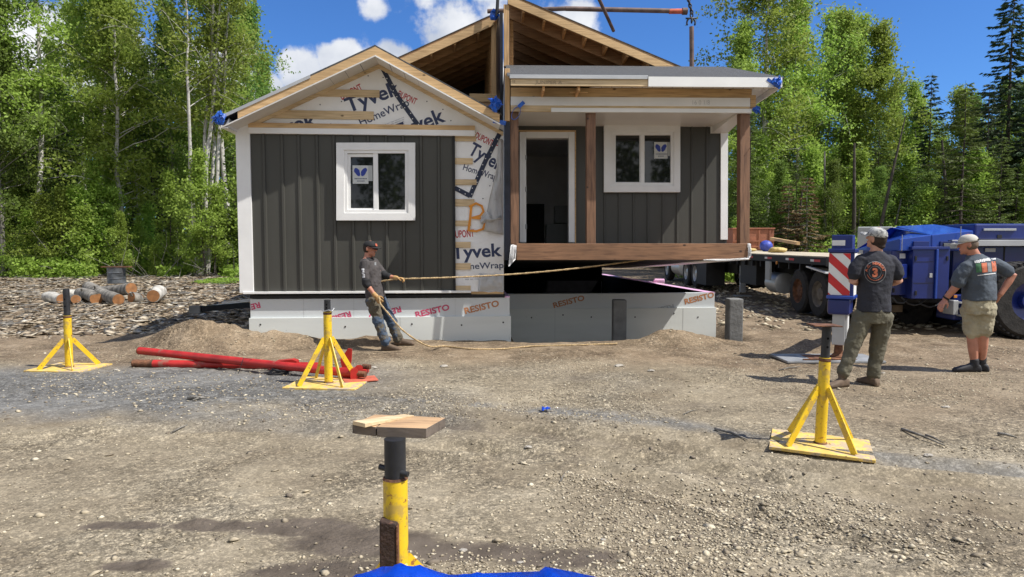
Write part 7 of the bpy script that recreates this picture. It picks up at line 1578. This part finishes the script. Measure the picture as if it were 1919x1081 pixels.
# round print on the back
ring = []
for r0, r1_ in ((19.5, 20.5), (11.0, 11.7)):
    V = []; F = []; n_ = 48
    for k in range(n_): a = 2 * math.pi * k / n_; V += [(r0 * math.cos(a), r0 * math.sin(a)), (r1_ * math.cos(a), r1_ * math.sin(a))]
    F = [(2 * k, 2 * k + 1, (2 * k + 3) % (2 * n_), (2 * k + 2) % (2 * n_)) for k in range(n_)]; ring.append((V, F))
d_ = decal(shirt, ring, (1640, 510), YA, 1.0, 0, M['grey_print'], PA, 'print_ring', .006); d_ and fin(d_)
arc = []
def arc_text(s, rad_, a0, a1, size, inward=False):
    for i, chh in enumerate(s):
        if chh == ' ': continue
        V, F = text_mesh(chh, .03); V = V * size; V[:, 0] -= V[:, 0].max() / 2; a = a0 + (a1 - a0) * i / (len(s) - 1); th_ = a - math.pi / 2 if not inward else a + math.pi / 2; c, s_ = math.cos(th_), math.sin(th_)
        arc.append((np.stack([rad_ * math.cos(a) + V[:, 0] * c - V[:, 1] * s_, rad_ * math.sin(a) + V[:, 0] * s_ + V[:, 1] * c], 1), F))
arc_text('A.G. NEWBERT', 14.5, math.pi * .93, math.pi * .07, 7.0); arc_text('-------------', 17.0, math.pi * 1.12, math.pi * 1.88, 8, True)
V, F = text_mesh('3', .05); V = V * 22; V[:, 0] -= V[:, 0].max() / 2; V[:, 1] -= V[:, 1].max() / 2; arc.append((V, F))
d_ = decal(shirt, arc, (1640, 510), YA, 1.0, 0, M['orange_print'], PA, 'back_print', .007); d_ and fin(d_)

# ------------------------------------------------------------------ MAN B, khaki shorts, looking left
YB_ = 8.5
def b_(px, py, dy=0): return at(px, py, YB_ + dy)
PBn = thing('person', 'man in slate t-shirt, khaki shorts and beige cap with one hand on his hip', 'person', (b_(1830, 695).x, YB_, 0)); off = PBn.location.copy()
hc = b_(1815, 458); upv = Vector((-.12, -.02, 1)).normalized(); fwd = Vector((-.86, .5, -.12)); bd = Body(); r_, f_, u_ = head(bd, hc, upv, fwd, 1.03)
bd.limb([hc - u_ * .05 - f_ * .02, b_(1826, 480)], [.062, .07], 14)
rt = Vector((.94, .34, 0)).normalized(); ft = Vector((-.34, .94, 0)).normalized()
TB = [(1834, 580, .165, .14), (1834, 562, .165, .15), (1835, 540, .165, .15), (1836, 515, .18, .14), (1836, 498, .19, .125), (1832, 485, .15, .095), (1828, 476, .07, .07)]
bd.rings([(b_(px, py), rt, ft, ww * .94, dd * .94) for px, py, ww, dd in TB])
SL_, EL_, HL_ = b_(1806, 498, -.05), b_(1793, 535, -.02), b_(1771, 561, .04); SR_, ER_, HR_ = b_(1868, 493, .07), b_(1898, 516, .02), b_(1874, 552, .02)
bd.limb([SL_ + Vector((.06, 0, -.02)), EL_, HL_], [.035, .048, .033]); bd.limb([SR_ + Vector((-.06, 0, -.02)), ER_, HR_], [.035, .048, .033]); hand(bd, HL_, (b_(1760, 578) - HL_).normalized(), Vector((.8, .4, .1)), 1, .2, .45); hand(bd, HR_, (b_(1866, 562, .06) - HR_).normalized(), Vector((-1, 0, -.2)), 1, .19, .5)
hl, hr = b_(1820, 578, .04), b_(1848, 576, -.04); kl, kr = b_(1822, 630, .02), b_(1842, 628, -.02); al, ar = b_(1826, 683, .0), b_(1840, 678, .04)
bd.limb([hl, kl, kl.lerp(al, .35), al], [.09, .062, .060, .040]); bd.limb([hr, kr, kr.lerp(ar, .35), ar], [.09, .062, .060, .040]); fin(bd.build('body', M['skin_red'], PBn, .007, 3))
sh = Body(); sh.rings([(b_(px, py), rt, ft, ww, dd) for px, py, ww, dd in [(1835, 562, .195, .168), (1835, 550, .192, .168), (1835, 530, .188, .16), (1836, 512, .198, .15), (1836, 498, .21, .14), (1833, 487, .175, .11), (1829, 478, .095, .085), (1828, 475, .075, .075)]])
sh.limb([SL_ + Vector((.05, 0, 0)), SL_.lerp(EL_, .45), SL_.lerp(EL_, .85)], [.082, .082, .085]); sh.limb([SR_ + Vector((-.05, 0, 0)), SR_.lerp(ER_, .4), SR_.lerp(ER_, .72)], [.082, .078, .080])
shirt = fin(sh.build('shirt', M['shirtB'], PBn, .008, 3, .024, .13))
pn = Body(); pn.rings([(b_(1834, 556), rt, ft, .172, .150), (b_(1834, 575), rt, ft, .188, .162), (b_(1834, 588), rt, ft, .178, .15)])
pn.limb([hl, hl.lerp(kl, .5), kl + Vector((0, 0, .03))], [.118, .102, .092]); pn.limb([hr, hr.lerp(kr, .5), kr + Vector((0, 0, .03))], [.118, .102, .092]); fin(pn.build('shorts', M['shorts'], PBn, .009, 2, .045, .10))
for A_, tx in ((al, (-1, .1)), (ar, (-.8, .5))):
    s_ = Body(); boot(s_, A_ + Vector((0, 0, .0)), tx, z0=gh(A_.x, A_.y) - .004, L_=.31); fin(s_.build('shoe', M['sneaker'], PBn, .007, 2))
wt = MB(); wd_ = (HL_ - EL_).normalized(); wt.tube([HL_ - wd_ * .03, HL_ - wd_ * .01], .041, 16); fin(wt.build('watch', M['blackcloth'], PBn, smooth=True))
hb_ = Body(); hb_.ell(hc - f_ * .018 - u_ * .002, (r_, f_, u_), (.082, .088, .085)); fin(hb_.build('hair', M['hairgrey'], PBn, .008, 2)); fin(cap(PBn, hc, r_, f_, u_, M['capB'], M['capB'], 1.04, strap=M['blackcloth']))
d_ = decal(shirt, [boxpoly(-20 + 3.4 * k, -2 - (k % 3) * .5, -17.2 + 3.4 * k, 2.2 + (k % 2) * .6, 2) for k in range(12)], (1846, 487), YB_, 1.0, .2, M['white_print'], PBn, 'back_print', .007); d_ and fin(d_)
sq = [(boxpoly(-19, -9, -9, 8), 'green_print'), (boxpoly(-8, -10, 2, 8), 'orange_print'), (boxpoly(3, -10, 10, 7), 'grey_print'), (boxpoly(11, -10, 19, 9), 'orange_print')]
for bp_, mm in sq: d_ = decal(shirt, [bp_], (1848, 500), YB_, 1.0, .10, M[mm], PBn, 'back_print', .006); d_ and fin(d_)
d_ = decal(shirt, [boxpoly(-17, -.8, 17, .8, 8)], (1849, 514), YB_, 1.0, .13, M['white_print'], PBn, 'back_print', .006); d_ and fin(d_)
